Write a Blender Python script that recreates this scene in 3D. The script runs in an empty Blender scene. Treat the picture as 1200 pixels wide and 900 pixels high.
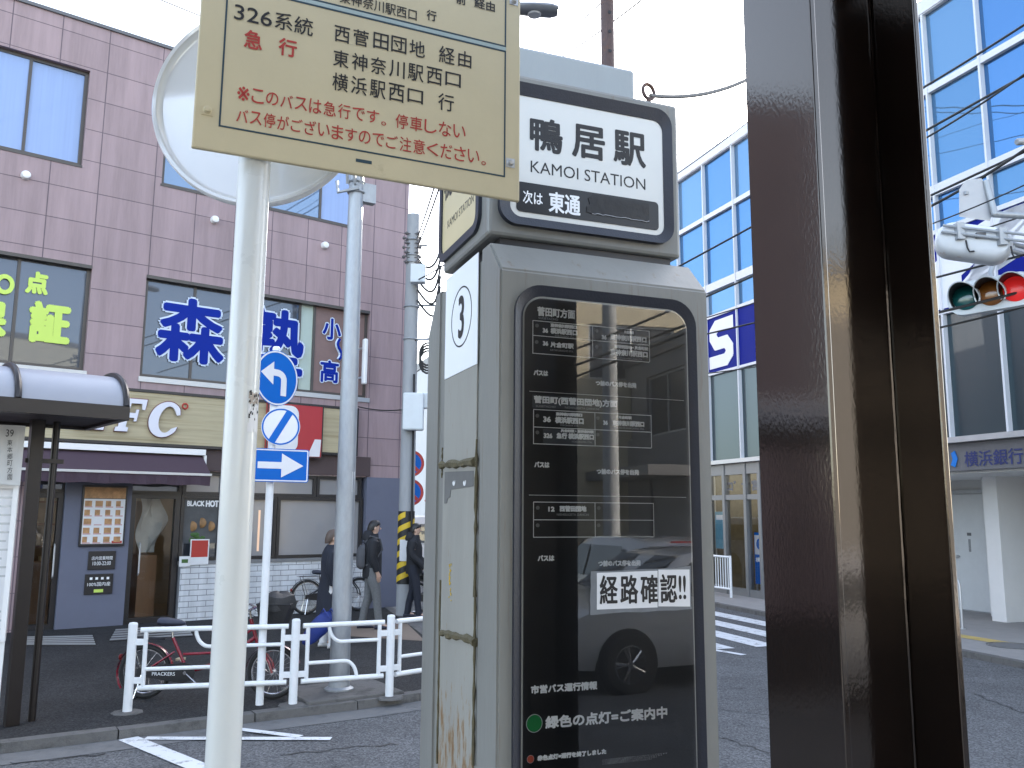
import bpy, bmesh, math, random
from mathutils import Vector, Matrix, Euler

random.seed(7)
SC = bpy.context.scene
COL = SC.collection
R = math.radians

# ------------------------------------------------------------------ camera
CAM_H, FPX, TANP, RHO = 2.0, 1012.0, 0.151, 0.0063
PITCH = math.atan(TANP)
ZR = 0.075            # road surface; the pavements are at 0.15
CF = Vector((0, math.cos(PITCH), math.sin(PITCH)))
_r0, _u0 = Vector((1, 0, 0)), Vector((0, -math.sin(PITCH), math.cos(PITCH)))
CR = _r0 * math.cos(RHO) + _u0 * math.sin(RHO)
CU = _u0 * math.cos(RHO) - _r0 * math.sin(RHO)
CO = Vector((0, 0, CAM_H))
cam = bpy.data.cameras.new('camera')
cam.sensor_width = 36.0
cam.lens = 36.0 * FPX / 1200.0
cam.clip_start = 0.05
cam.clip_end = 2000
camo = bpy.data.objects.new('camera', cam)
COL.objects.link(camo)
mw = Matrix((CR, CU, -CF)).transposed().to_4x4()
mw.translation = CO
camo.matrix_world = mw
SC.camera = camo

# ------------------------------------------------------------------ world, sun, exposure
SUN_AZ, SUN_EL = 30.0, 24.0
w = bpy.data.worlds.new('World')
SC.world = w
w.use_nodes = True
nt = w.node_tree
sky = nt.nodes.new('ShaderNodeTexSky')
sky.sky_type = 'NISHITA'
sky.sun_disc = False
sky.sun_elevation = R(SUN_EL)
sky.sun_rotation = R(SUN_AZ)
sky.dust_density = 2.0
sky.ozone_density = 1.0
hs = nt.nodes.new('ShaderNodeHueSaturation')       # a hazier, less saturated winter sky
hs.inputs['Saturation'].default_value = 0.66
nt.links.new(sky.outputs[0], hs.inputs['Color'])
nt.links.new(hs.outputs[0], nt.nodes['Background'].inputs[0])
nt.nodes['Background'].inputs[1].default_value = 0.12
sl = bpy.data.lights.new('sun', 'SUN')
sl.energy = 3.2
sl.angle = R(0.5)
sl.color = (1.0, 0.93, 0.82)
so = bpy.data.objects.new('sun', sl)
COL.objects.link(so)
_sd = Vector((math.sin(R(SUN_AZ)) * math.cos(R(SUN_EL)), math.cos(R(SUN_AZ)) * math.cos(R(SUN_EL)), math.sin(R(SUN_EL))))
so.rotation_euler = _sd.to_track_quat('Z', 'Y').to_euler()
SC.view_settings.view_transform = 'Standard'
SC.view_settings.look = 'None'
SC.view_settings.gamma = 1.0
SC.view_settings.use_curve_mapping = False
SC.view_settings.exposure = 2.9


# ------------------------------------------------------------------ helpers: pixel geometry (1200 x 900 frame)
def ray(x, y):
    return CF + CR * ((x - 600) / FPX) + CU * ((450 - y) / FPX)


def depth(x, y, Y):
    d = ray(x, y)
    return CO + d * (Y / d.y)


def ground(x, y, z=ZR):
    d = ray(x, y)
    return CO + d * ((z - CAM_H) / d.z)


class Frame:
    """vertical plane: u runs to the right as seen, d towards the viewer, z up"""
    def __init__(s, P, az):
        a = R(az)
        s.P = Vector((P[0], P[1], 0))
        s.U = Vector((math.sin(a), math.cos(a), 0))
        s.N = Vector((s.U.y, -s.U.x, 0))
        s.az = az

    def w(s, u, d, z):
        return s.P + s.U * u + s.N * d + Vector((0, 0, z))

    def px(s, x, y, d=0.0):
        r = ray(x, y)
        Q = s.P + s.N * d
        t = (Q - CO).dot(s.N) / r.dot(s.N)
        X = CO + r * t
        return ((X - Q).dot(s.U), X.z)

    def pz(s, x, y, d=0.0):
        return s.px(x, y, d)[1]

    def pu(s, x, y, d=0.0):
        return s.px(x, y, d)[0]


# ------------------------------------------------------------------ helpers: materials
def S(h):
    h = h.lstrip('#')
    c = [int(h[i:i + 2], 16) / 255 for i in (0, 2, 4)]
    return tuple(x / 12.92 if x <= .04045 else ((x + .055) / 1.055) ** 2.4 for x in c)


MATS = {}


def M(name, col, rough=.5, metal=0., var=.06, vs=6., bump=0., bs=80., coat=0., ior=1.5, emit=None, es=1., stretch=None, dirt=None, spec=.5):
    """painted / plain material with uneven colour, uneven gloss and a fine bump"""
    if isinstance(col, str):
        col = S(col)
    m = bpy.data.materials.new(name)
    m.use_nodes = True
    n, l = m.node_tree.nodes, m.node_tree.links
    b = n['Principled BSDF']
    tc = n.new('ShaderNodeTexCoord')
    mp = n.new('ShaderNodeMapping')
    if stretch:
        mp.inputs['Scale'].default_value = stretch
    l.new(tc.outputs['Object'], mp.inputs[0])
    nz = n.new('ShaderNodeTexNoise')
    nz.inputs['Scale'].default_value = vs
    nz.inputs['Detail'].default_value = 6
    nz.inputs['Roughness'].default_value = .65
    l.new(mp.outputs[0], nz.inputs['Vector'])
    mx = n.new('ShaderNodeMix')
    mx.data_type = 'RGBA'
    mx.inputs[6].default_value = tuple(c * (1 - var * 1.6) for c in col) + (1,)
    mx.inputs[7].default_value = tuple(min(1, c * (1 + var * 1.6)) for c in col) + (1,)
    l.new(nz.outputs['Fac'], mx.inputs[0])
    src = mx.outputs[2]
    if dirt:                                   # (colour, scale xyz, lo, hi): stains with a shape of their own
        dc, dsx, lo, hi = dirt
        if isinstance(dc, str):
            dc = S(dc)
        mp2 = n.new('ShaderNodeMapping')
        mp2.inputs['Scale'].default_value = dsx
        l.new(tc.outputs['Object'], mp2.inputs[0])
        n2 = n.new('ShaderNodeTexNoise')
        n2.inputs['Scale'].default_value = 1
        n2.inputs['Detail'].default_value = 8
        n2.inputs['Roughness'].default_value = .7
        l.new(mp2.outputs[0], n2.inputs['Vector'])
        rp = n.new('ShaderNodeMapRange')
        rp.inputs[1].default_value = lo
        rp.inputs[2].default_value = hi
        l.new(n2.outputs['Fac'], rp.inputs[0])
        m2 = n.new('ShaderNodeMix')
        m2.data_type = 'RGBA'
        m2.inputs[7].default_value = dc + (1,)
        l.new(rp.outputs[0], m2.inputs[0])
        l.new(src, m2.inputs[6])
        src = m2.outputs[2]
    l.new(src, b.inputs['Base Color'])
    rr = n.new('ShaderNodeMapRange')
    rr.inputs[3].default_value = max(.02, rough * .85)
    rr.inputs[4].default_value = min(1, rough * 1.15)
    l.new(nz.outputs['Fac'], rr.inputs[0])
    l.new(rr.outputs[0], b.inputs['Roughness'])
    b.inputs['Metallic'].default_value = metal
    b.inputs['IOR'].default_value = ior
    b.inputs['Specular IOR Level'].default_value = spec
    b.inputs['Coat Weight'].default_value = coat
    b.inputs['Coat Roughness'].default_value = .05
    if bump:
        nb = n.new('ShaderNodeTexNoise')
        nb.inputs['Scale'].default_value = bs
        nb.inputs['Detail'].default_value = 4
        l.new(mp.outputs[0], nb.inputs['Vector'])
        bp = n.new('ShaderNodeBump')
        bp.inputs['Strength'].default_value = bump
        bp.inputs['Distance'].default_value = .01
        l.new(nb.outputs['Fac'], bp.inputs['Height'])
        l.new(bp.outputs[0], b.inputs['Normal'])
        if coat:
            l.new(bp.outputs[0], b.inputs['Coat Normal'])
    if emit:
        b.inputs['Emission Color'].default_value = (S(emit) if isinstance(emit, str) else emit) + (1,)
        b.inputs['Emission Strength'].default_value = es
    MATS[name] = m
    return m


def glass_mat(name, tint=(1, 1, 1), ior=1.55, rough=.0, wob=.0, boost=0.0):
    """clear sheet: see-through with a fresnel reflection"""
    m = bpy.data.materials.new(name)
    m.use_nodes = True
    n, l = m.node_tree.nodes, m.node_tree.links
    n.remove(n['Principled BSDF'])
    out = n['Material Output']
    tr = n.new('ShaderNodeBsdfTransparent')
    tr.inputs[0].default_value = tint + (1,)
    gl = n.new('ShaderNodeBsdfGlossy')
    gl.inputs['Roughness'].default_value = rough
    fr = n.new('ShaderNodeFresnel')
    fr.inputs[0].default_value = ior
    mx = n.new('ShaderNodeMixShader')
    if boost:
        ad = n.new('ShaderNodeMath')
        ad.operation = 'ADD'
        ad.use_clamp = True
        ad.inputs[1].default_value = boost
        l.new(fr.outputs[0], ad.inputs[0])
        l.new(ad.outputs[0], mx.inputs[0])
    else:
        l.new(fr.outputs[0], mx.inputs[0])
    l.new(tr.outputs[0], mx.inputs[1])
    l.new(gl.outputs[0], mx.inputs[2])
    if wob:
        tc = n.new('ShaderNodeTexCoord')
        nz = n.new('ShaderNodeTexNoise')
        nz.inputs['Scale'].default_value = 1.2
        l.new(tc.outputs['Object'], nz.inputs['Vector'])
        bp = n.new('ShaderNodeBump')
        bp.inputs['Strength'].default_value = wob
        l.new(nz.outputs['Fac'], bp.inputs['Height'])
        l.new(bp.outputs[0], gl.inputs['Normal'])
        l.new(bp.outputs[0], fr.inputs['Normal'])
    l.new(mx.outputs[0], out.inputs[0])
    return m


def coated_glass(name, body, refl, fac, wob=.05, rough=.02):
    """reflective facade glass: dark body with a tinted mirror reflection"""
    m = bpy.data.materials.new(name)
    m.use_nodes = True
    n, l = m.node_tree.nodes, m.node_tree.links
    b = n['Principled BSDF']
    b.inputs['Base Color'].default_value = body + (1,)
    b.inputs['Roughness'].default_value = .4
    gl = n.new('ShaderNodeBsdfGlossy')
    gl.inputs[0].default_value = refl + (1,)
    gl.inputs['Roughness'].default_value = rough
    mx = n.new('ShaderNodeMixShader')
    mx.inputs[0].default_value = fac
    l.new(b.outputs[0], mx.inputs[1])
    l.new(gl.outputs[0], mx.inputs[2])
    l.new(mx.outputs[0], n['Material Output'].inputs[0])
    tc = n.new('ShaderNodeTexCoord')
    nz = n.new('ShaderNodeTexNoise')
    nz.inputs['Scale'].default_value = .7
    l.new(tc.outputs['Object'], nz.inputs['Vector'])
    bp = n.new('ShaderNodeBump')
    bp.inputs['Strength'].default_value = wob
    bp.inputs['Distance'].default_value = .1
    l.new(nz.outputs['Fac'], bp.inputs['Height'])
    l.new(bp.outputs[0], gl.inputs['Normal'])
    return m


# ------------------------------------------------------------------ helpers: meshes
class MB:
    def __init__(s):
        s.bm = bmesh.new()
        s.uv = s.bm.loops.layers.uv.new('uv')

    def face(s, pts):
        try:
            return s.bm.faces.new([s.bm.verts.new(p) for p in pts])
        except ValueError:
            return None

    def hexa(s, p, bevel=0.):
        """8 corners: bottom 4 then top 4, both the same way round"""
        v = [s.bm.verts.new(q) for q in p]
        fs = [s.bm.faces.new([v[i] for i in ix]) for ix in ((3, 2, 1, 0), (4, 5, 6, 7), (0, 1, 5, 4), (1, 2, 6, 5), (2, 3, 7, 6), (3, 0, 4, 7))]
        bmesh.ops.recalc_face_normals(s.bm, faces=fs)
        if bevel:
            ed = list({e for f in fs for e in f.edges})
            bmesh.ops.bevel(s.bm, geom=ed, offset=bevel, segments=2, affect='EDGES', profile=.5)
        return s

    def box(s, fr, u0, u1, d0, d1, z0, z1, bevel=0.):
        return s.hexa([fr.w(u0, d1, z0), fr.w(u1, d1, z0), fr.w(u1, d0, z0), fr.w(u0, d0, z0),
                       fr.w(u0, d1, z1), fr.w(u1, d1, z1), fr.w(u1, d0, z1), fr.w(u0, d0, z1)], bevel)

    def bx(s, x0, x1, y0, y1, z0, z1, bevel=0.):
        return s.hexa([Vector(q) for q in ((x0, y0, z0), (x1, y0, z0), (x1, y1, z0), (x0, y1, z0), (x0, y0, z1), (x1, y0, z1), (x1, y1, z1), (x0, y1, z1))], bevel)

    def prism(s, pts0, pts1):
        """two matching loops joined by side faces"""
        a = [s.bm.verts.new(p) for p in pts0]
        b = [s.bm.verts.new(p) for p in pts1]
        n = len(a)
        fs = [s.bm.faces.new(a), s.bm.faces.new(b)]
        for i in range(n):
            fs.append(s.bm.faces.new((a[i], a[(i + 1) % n], b[(i + 1) % n], b[i])))
        bmesh.ops.recalc_face_normals(s.bm, faces=fs)
        return s

    def poly(s, fr, pts, d0, d1):
        return s.prism([fr.w(u, d0, z) for u, z in pts], [fr.w(u, d1, z) for u, z in pts])

    def ringframe(s, fr, outer, inner, d0, d1, din=None):
        """closed frame between two loops with the same point count"""
        din = d1 if din is None else din
        n = len(outer)
        A = [s.bm.verts.new(fr.w(u, d0, z)) for u, z in outer]
        B = [s.bm.verts.new(fr.w(u, d1, z)) for u, z in outer]
        Cc = [s.bm.verts.new(fr.w(u, din, z)) for u, z in inner]
        D = [s.bm.verts.new(fr.w(u, d0, z)) for u, z in inner]
        fs = []
        for i in range(n):
            j = (i + 1) % n
            for P, Q in ((A, B), (B, Cc), (Cc, D), (D, A)):
                fs.append(s.bm.faces.new((P[i], P[j], Q[j], Q[i])))
        bmesh.ops.recalc_face_normals(s.bm, faces=fs)
        return s

    def loops(s, rings, closed=True, caps=True):
        """join successive rings of points"""
        vs = [[s.bm.verts.new(p) for p in r] for r in rings]
        n = len(vs[0])
        fs = []
        for a, b in zip(vs[:-1], vs[1:]):
            for i in range(n if closed else n - 1):
                j = (i + 1) % n
                fs.append(s.bm.faces.new((a[i], a[j], b[j], b[i])))
        if caps and closed:
            fs.append(s.bm.faces.new(vs[0]))
            fs.append(s.bm.faces.new(vs[-1]))
        bmesh.ops.recalc_face_normals(s.bm, faces=fs)
        return s

    def cyl(s, p0, p1, r0, r1=None, n=16):
        r1 = r0 if r1 is None else r1
        p0, p1 = Vector(p0), Vector(p1)
        t = (p1 - p0).normalized()
        a = t.orthogonal().normalized()
        b = t.cross(a)
        cs = [(math.cos(2 * math.pi * i / n), math.sin(2 * math.pi * i / n)) for i in range(n)]
        return s.loops([[p0 + (a * c + b * q) * r0 for c, q in cs], [p1 + (a * c + b * q) * r1 for c, q in cs]])

    def tube(s, pts, r, n=8, radii=None):
        pts = [Vector(p) for p in pts]
        rings = []
        a = None
        for i, p in enumerate(pts):
            t = ((pts[min(i + 1, len(pts) - 1)] - p).normalized() + (p - pts[max(i - 1, 0)]).normalized()).normalized()
            a = t.orthogonal().normalized() if a is None else (a - t * a.dot(t)).normalized()
            b = t.cross(a)
            q = radii[i] if radii else r
            rings.append([p + (a * math.cos(2 * math.pi * k / n) + b * math.sin(2 * math.pi * k / n)) * q for k in range(n)])
        return s.loops(rings)

    def ring(s, c, axis, R_, r, n=32, m=8):
        c, axis = Vector(c), Vector(axis).normalized()
        a = axis.orthogonal().normalized()
        b = axis.cross(a)
        rings = []
        for i in range(n):
            e = a * math.cos(2 * math.pi * i / n) + b * math.sin(2 * math.pi * i / n)
            rings.append([c + e * (R_ + r * math.cos(2 * math.pi * k / m)) + axis * r * math.sin(2 * math.pi * k / m) for k in range(m)])
        rings.append(rings[0])
        return s.loops(rings, caps=False)

    def lathe(s, c, axis, prof, n=24):
        """prof: list of (radius, distance along axis)"""
        c, axis = Vector(c), Vector(axis).normalized()
        a = axis.orthogonal().normalized()
        b = axis.cross(a)
        return s.loops([[c + axis * h + (a * math.cos(2 * math.pi * i / n) + b * math.sin(2 * math.pi * i / n)) * max(q, 1e-4) for i in range(n)] for q, h in prof])

    def ball(s, c, rx, ry=None, rz=None, n=14, m=9, rot=0.):
        ry, rz = ry or rx, rz or rx
        c = Vector(c)
        cr, sr = math.cos(rot), math.sin(rot)
        rings = []
        for j in range(m + 1):
            t = -math.pi / 2 + math.pi * j / m
            q = max(math.cos(t), 1e-3)
            rings.append([c + Vector((rx * q * math.cos(2 * math.pi * i / n) * cr - ry * q * math.sin(2 * math.pi * i / n) * sr,
                                      rx * q * math.cos(2 * math.pi * i / n) * sr + ry * q * math.sin(2 * math.pi * i / n) * cr, rz * math.sin(t))) for i in range(n)])
        return s.loops(rings)

    def wall(s, fr, u0, u1, z0, z1, holes=(), d=0., reveal=.15, uvf=None):
        """front sheet with openings and their reveals"""
        us = sorted({u0, u1} | {h[0] for h in holes} | {h[2] for h in holes})
        zs = sorted({z0, z1} | {h[1] for h in holes} | {h[3] for h in holes})
        us = [u for u in us if u0 <= u <= u1]
        zs = [z for z in zs if z0 <= z <= z1]
        for a, b in zip(us[:-1], us[1:]):
            for c, e in zip(zs[:-1], zs[1:]):
                mu, mz = (a + b) / 2, (c + e) / 2
                if any(h[0] < mu < h[2] and h[1] < mz < h[3] for h in holes):
                    continue
                f = s.face([fr.w(a, d, c), fr.w(b, d, c), fr.w(b, d, e), fr.w(a, d, e)])
                for lp, q in zip(f.loops, ((a, c), (b, c), (b, e), (a, e))):
                    lp[s.uv].uv = uvf(*q) if uvf else q
        for a, c, b, e in holes:
            for p, q in (((a, c), (b, c)), ((b, c), (b, e)), ((b, e), (a, e)), ((a, e), (a, c))):
                f = s.face([fr.w(p[0], d, p[1]), fr.w(q[0], d, q[1]), fr.w(q[0], d - reveal, q[1]), fr.w(p[0], d - reveal, p[1])])
                for lp in f.loops:
                    lp[s.uv].uv = (.3, .3)
        return s

    def text(s, fr, d, body, u0, u1, zc, h, bold=0., skew=0., flip=False):
        """lettering fitted to u0..u1, centred on zc with glyph height h; bold = stroke widening in metres"""
        cu = bpy.data.curves.new('tmp', 'FONT')
        cu.body = body
        cu.resolution_u = 3
        ob = bpy.data.objects.new('tmp', cu)
        COL.objects.link(ob)
        dg = bpy.context.evaluated_depsgraph_get()
        me = bpy.data.meshes.new_from_object(ob.evaluated_get(dg))
        bpy.data.objects.remove(ob)
        bpy.data.curves.remove(cu)
        xs = [v.co.x for v in me.vertices]
        ys = [v.co.y for v in me.vertices]
        if not xs:
            return s
        xa, xb, ya, yb = min(xs), max(xs), min(ys), max(ys)
        su, sz = (u1 - u0 - 2 * bold) / (xb - xa), (h - 2 * bold) / (yb - ya)
        offs = [(0, 0)]
        if bold:
            k = 8
            offs += [(bold * math.cos(2 * math.pi * i / k), bold * math.sin(2 * math.pi * i / k)) for i in range(k)]
        for i, (ox, oz) in enumerate(offs):
            vs = []
            for v in me.vertices:
                uu = u0 + bold + (v.co.x - xa) * su + ox
                zz = zc + (v.co.y - (ya + yb) / 2) * sz + oz
                vs.append(s.bm.verts.new(fr.w(uu + skew * (zz - zc), d + i * (.00003 + bold * .012), zz)))
            for p in me.polygons:
                try:
                    s.bm.faces.new([vs[j] for j in p.vertices])
                except ValueError:
                    pass
        bpy.data.meshes.remove(me)
        return s

    def textpx(s, fr, d, body, xl, yl, xr, yr, hpx, bold=0., skew=0.):
        u0, za = fr.px(xl, yl, d)
        u1, zb = fr.px(xr, yr, d)
        h = fr.pz(xl, yl - hpx / 2, d) - fr.pz(xl, yl + hpx / 2, d)
        return s.text(fr, d, body, u0, u1, (za + zb) / 2, h, bold, skew)

    def build(s, name, mat, parent=None, smooth=False, off=None):
        me = bpy.data.meshes.new(name)
        base = off if off is not None else (ROOT.get(parent, Vector()) if parent else Vector())
        if base.length:
            bmesh.ops.translate(s.bm, verts=s.bm.verts, vec=-base)
        if smooth:
            for f in s.bm.faces:
                f.smooth = True
            for e in s.bm.edges:
                if len(e.link_faces) == 2 and e.calc_face_angle(0) > R(38):
                    e.smooth = False
        s.bm.to_mesh(me)
        s.bm.free()
        o = bpy.data.objects.new(name, me)
        COL.objects.link(o)
        if mat:
            me.materials.append(mat)
        if parent:
            o.parent = parent
            ROOT[o] = base
        elif off is not None:
            o.location = off
            ROOT[o] = off
        return o


ROOT = {}


def thing(name, label, cat, loc=(0, 0, 0), group=None):
    o = bpy.data.objects.new(name, None)
    o.empty_display_size = .1
    COL.objects.link(o)
    o.location = loc
    ROOT[o] = Vector(loc)
    o['label'] = label
    o['category'] = cat
    if group:
        o['group'] = group
    return o


def tag(o, label, cat, group=None):
    o['label'] = label
    o['category'] = cat
    if group:
        o['group'] = group
    return o


def struct(o, kind='structure'):
    o['kind'] = kind
    return o


def copy_tree(o, parent=None):
    c = o.copy()
    COL.objects.link(c)
    c.parent = parent
    for ch in list(o.children):
        copy_tree(ch, c)
    return c


def rrect(u0, z0, u1, z1, r, n=6, corners=(1, 1, 1, 1)):
    """rounded rectangle, corners in the order bottom-left, bottom-right, top-right, top-left"""
    pts = []
    for (cu_, cz, a0), on in zip(((u0 + r, z0 + r, 180), (u1 - r, z0 + r, 270), (u1 - r, z1 - r, 0), (u0 + r, z1 - r, 90)), corners):
        for i in range(n + 1):
            a = R(a0 + 90 * i / n)
            if on:
                pts.append((cu_ + r * math.cos(a), cz + r * math.sin(a)))
            else:
                pts.append(((u0 if a0 in (180, 90) else u1), (z0 if a0 in (180, 270) else z1)))
    if not all(corners):
        out = []
        for i, p in enumerate(pts):       # nudge repeated corner points apart so loops stay matched
            out.append((p[0] + 1e-5 * (i % 7), p[1] + 1e-5 * (i % 5)))
        pts = out
    return pts


def circle(u, z, r, n=32, rz=None):
    rz = rz or r
    return [(u + r * math.cos(2 * math.pi * i / n), z + rz * math.sin(2 * math.pi * i / n)) for i in range(n)]


def arc3(c, a, b, r, a0, a1, n=6):
    return [c + a * r * math.cos(R(a0 + (a1 - a0) * i / n)) + b * r * math.sin(R(a0 + (a1 - a0) * i / n)) for i in range(n + 1)]


# ------------------------------------------------------------------ frames of the place
PAVE = 0.15
LF = Frame(ground(208, 728, PAVE), 52.5)          # left building facade
RF = Frame(ground(865, 698, PAVE), 160)           # right building facade
BS = Frame(depth(584, 603, 2.47), 69)             # bus stop front
BSS = Frame(depth(584, 603, 2.47), 159)           # bus stop left side
CL = Frame(depth(978, 603, 1.65), 69)             # steel column web direction
PL = Frame(depth(300, 180, 1.66), 66)             # route plate
Z3 = Vector((0, 0, 1))

# ------------------------------------------------------------------ materials
def asphalt(name, base, spread, patch):
    m = bpy.data.materials.new(name)
    m.use_nodes = True
    n, l = m.node_tree.nodes, m.node_tree.links
    b = n['Principled BSDF']
    tc = n.new('ShaderNodeTexCoord')
    v = n.new('ShaderNodeTexVoronoi')
    v.inputs['Scale'].default_value = 75
    l.new(tc.outputs['Object'], v.inputs['Vector'])
    nz = n.new('ShaderNodeTexNoise')
    nz.inputs['Scale'].default_value = .9
    nz.inputs['Detail'].default_value = 9
    nz.inputs['Roughness'].default_value = .72
    l.new(tc.outputs['Object'], nz.inputs['Vector'])
    r = n.new('ShaderNodeValToRGB')
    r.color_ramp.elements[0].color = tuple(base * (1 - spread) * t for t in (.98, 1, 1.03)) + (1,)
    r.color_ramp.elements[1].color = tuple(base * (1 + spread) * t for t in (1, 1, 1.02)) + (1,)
    l.new(v.outputs['Color'], r.inputs[0])
    mx = n.new('ShaderNodeMix')
    mx.data_type = 'RGBA'
    mx.blend_type = 'MULTIPLY'
    mx.inputs[0].default_value = 1
    r2 = n.new('ShaderNodeMapRange')
    r2.inputs[1].default_value = .3
    r2.inputs[2].default_value = .75
    r2.inputs[3].default_value = 1 - patch
    r2.inputs[4].default_value = 1 + patch
    l.new(nz.outputs['Fac'], r2.inputs[0])
    l.new(r.outputs[0], mx.inputs[6])
    l.new(r2.outputs[0], mx.inputs[7])
    n3 = n.new('ShaderNodeTexNoise')
    n3.inputs['Scale'].default_value = 38
    n3.inputs['Detail'].default_value = 6
    n3.inputs['Roughness'].default_value = .85
    l.new(tc.outputs['Object'], n3.inputs['Vector'])
    r3 = n.new('ShaderNodeMapRange')
    r3.inputs[1].default_value = .3
    r3.inputs[2].default_value = .7
    r3.inputs[3].default_value = .62
    r3.inputs[4].default_value = 1.38
    l.new(n3.outputs['Fac'], r3.inputs[0])
    m3 = n.new('ShaderNodeMix')
    m3.data_type = 'RGBA'
    m3.blend_type = 'MULTIPLY'
    m3.inputs[0].default_value = 1
    l.new(mx.outputs[2], m3.inputs[6])
    l.new(r3.outputs[0], m3.inputs[7])
    n4 = n.new('ShaderNodeTexNoise')              # oil spots and tar streaks
    n4.inputs['Scale'].default_value = 3.1
    n4.inputs['Detail'].default_value = 3
    n4.inputs['Distortion'].default_value = 1.2
    l.new(tc.outputs['Object'], n4.inputs['Vector'])
    r4 = n.new('ShaderNodeMapRange')
    r4.inputs[1].default_value = .60
    r4.inputs[2].default_value = .74
    r4.inputs[3].default_value = 1
    r4.inputs[4].default_value = .72
    l.new(n4.outputs['Fac'], r4.inputs[0])
    m4 = n.new('ShaderNodeMix')
    m4.data_type = 'RGBA'
    m4.blend_type = 'MULTIPLY'
    m4.inputs[0].default_value = 1
    l.new(m3.outputs[2], m4.inputs[6])
    l.new(r4.outputs[0], m4.inputs[7])
    l.new(m4.outputs[2], b.inputs['Base Color'])
    b.inputs['Roughness'].default_value = .9
    b.inputs['Specular IOR Level'].default_value = .18
    bp = n.new('ShaderNodeBump')
    bp.inputs['Strength'].default_value = .5
    bp.inputs['Distance'].default_value = .004
    l.new(v.outputs['Distance'], bp.inputs['Height'])
    l.new(bp.outputs[0], b.inputs['Normal'])
    return m


def worn_paint(name):
    """road paint with the asphalt showing through where it has worn off"""
    m = bpy.data.materials.new(name)
    m.use_nodes = True
    n, l = m.node_tree.nodes, m.node_tree.links
    b = n['Principled BSDF']
    tc = n.new('ShaderNodeTexCoord')
    nz = n.new('ShaderNodeTexNoise')
    nz.inputs['Scale'].default_value = 9
    nz.inputs['Detail'].default_value = 10
    nz.inputs['Roughness'].default_value = .8
    l.new(tc.outputs['Object'], nz.inputs['Vector'])
    r = n.new('ShaderNodeValToRGB')
    r.color_ramp.elements[0].position = .36
    r.color_ramp.elements[0].color = (.09, .09, .095, 1)
    r.color_ramp.elements[1].position = .47
    r.color_ramp.elements[1].color = (.66, .67, .68, 1)
    l.new(nz.outputs['Fac'], r.inputs[0])
    l.new(r.outputs[0], b.inputs['Base Color'])
    b.inputs['Roughness'].default_value = .7
    return m


def panel_wall(name, col, line):
    """large fibre-cement panels, seams laid out in the wall's own metres"""
    m = bpy.data.materials.new(name)
    m.use_nodes = True
    n, l = m.node_tree.nodes, m.node_tree.links
    b = n['Principled BSDF']
    uv = n.new('ShaderNodeUVMap')
    uv.uv_map = 'uv'
    br = n.new('ShaderNodeTexBrick')
    br.offset = 0
    br.inputs['Scale'].default_value = 1
    br.inputs['Brick Width'].default_value = 1
    br.inputs['Row Height'].default_value = 1
    br.inputs['Mortar Size'].default_value = .0115
    br.inputs['Mortar Smooth'].default_value = .2
    br.inputs['Color1'].default_value = tuple(c * .96 for c in col) + (1,)
    br.inputs['Color2'].default_value = tuple(c * 1.05 for c in col) + (1,)
    br.inputs['Mortar'].default_value = line + (1,)
    l.new(uv.outputs[0], br.inputs['Vector'])
    tc = n.new('ShaderNodeTexCoord')
    mp = n.new('ShaderNodeMapping')
    mp.inputs['Scale'].default_value = (2.4, 2.4, .22)
    l.new(tc.outputs['Object'], mp.inputs[0])
    nz = n.new('ShaderNodeTexNoise')
    nz.inputs['Scale'].default_value = 1.6
    nz.inputs['Detail'].default_value = 9
    nz.inputs['Roughness'].default_value = .72
    l.new(mp.outputs[0], nz.inputs['Vector'])
    r2 = n.new('ShaderNodeMapRange')
    r2.inputs[1].default_value = .25
    r2.inputs[2].default_value = .75
    r2.inputs[3].default_value = .70
    r2.inputs[4].default_value = 1.16
    l.new(nz.outputs['Fac'], r2.inputs[0])
    mx = n.new('ShaderNodeMix')
    mx.data_type = 'RGBA'
    mx.blend_type = 'MULTIPLY'
    mx.inputs[0].default_value = 1
    l.new(br.outputs['Color'], mx.inputs[6])
    l.new(r2.outputs[0], mx.inputs[7])
    l.new(mx.outputs[2], b.inputs['Base Color'])
    b.inputs['Roughness'].default_value = .55
    bp = n.new('ShaderNodeBump')
    bp.inputs['Strength'].default_value = .6
    bp.inputs['Distance'].default_value = .01
    bp.invert = True
    l.new(br.outputs['Fac'], bp.inputs['Height'])
    l.new(bp.outputs[0], b.inputs['Normal'])
    return m


def brick_wall(name, col, line, bw, rh, mort):
    m = panel_wall(name, col, line)
    br = [x for x in m.node_tree.nodes if x.type == 'TEX_BRICK'][0]
    br.offset = .5
    br.inputs['Brick Width'].default_value = bw
    br.inputs['Row Height'].default_value = rh
    br.inputs['Mortar Size'].default_value = mort
    return m


ASPH = asphalt('road asphalt', .115, .6, .22)
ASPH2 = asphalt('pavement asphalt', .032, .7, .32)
PAINT = worn_paint('worn road paint')
KERB = M('kerb concrete', (.125, .12, .115), .9, var=.3, vs=5, bump=.6, bs=90, dirt=((.045, .045, .042), (5, 5, 5), .48, .7))
GUT = M('gutter concrete', (.155, .155, .155), .9, var=.25, vs=3, bump=.4, bs=140, dirt=((.07, .07, .07), (3, 3, 3), .45, .75))
FLAG = M('concrete flags', (.27, .26, .25), .85, var=.15, vs=4, bump=.3, bs=150)
YELLOW = M('tactile yellow', (.5, .37, .12), .8, var=.15, vs=9, bump=.3, bs=60)
BROWNPAVE = M('brown paving', (.19, .145, .11), .85, var=.2, vs=20, bump=.3)
PINK = panel_wall('mauve panels', (.330, .240, .248), (.12, .085, .10))
REVEAL = M('reveal brown', (.20, .13, .12), .6, var=.12)
BRONZE = M('bronze window frame', (.075, .066, .06), .4, metal=.2, var=.08)
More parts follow.
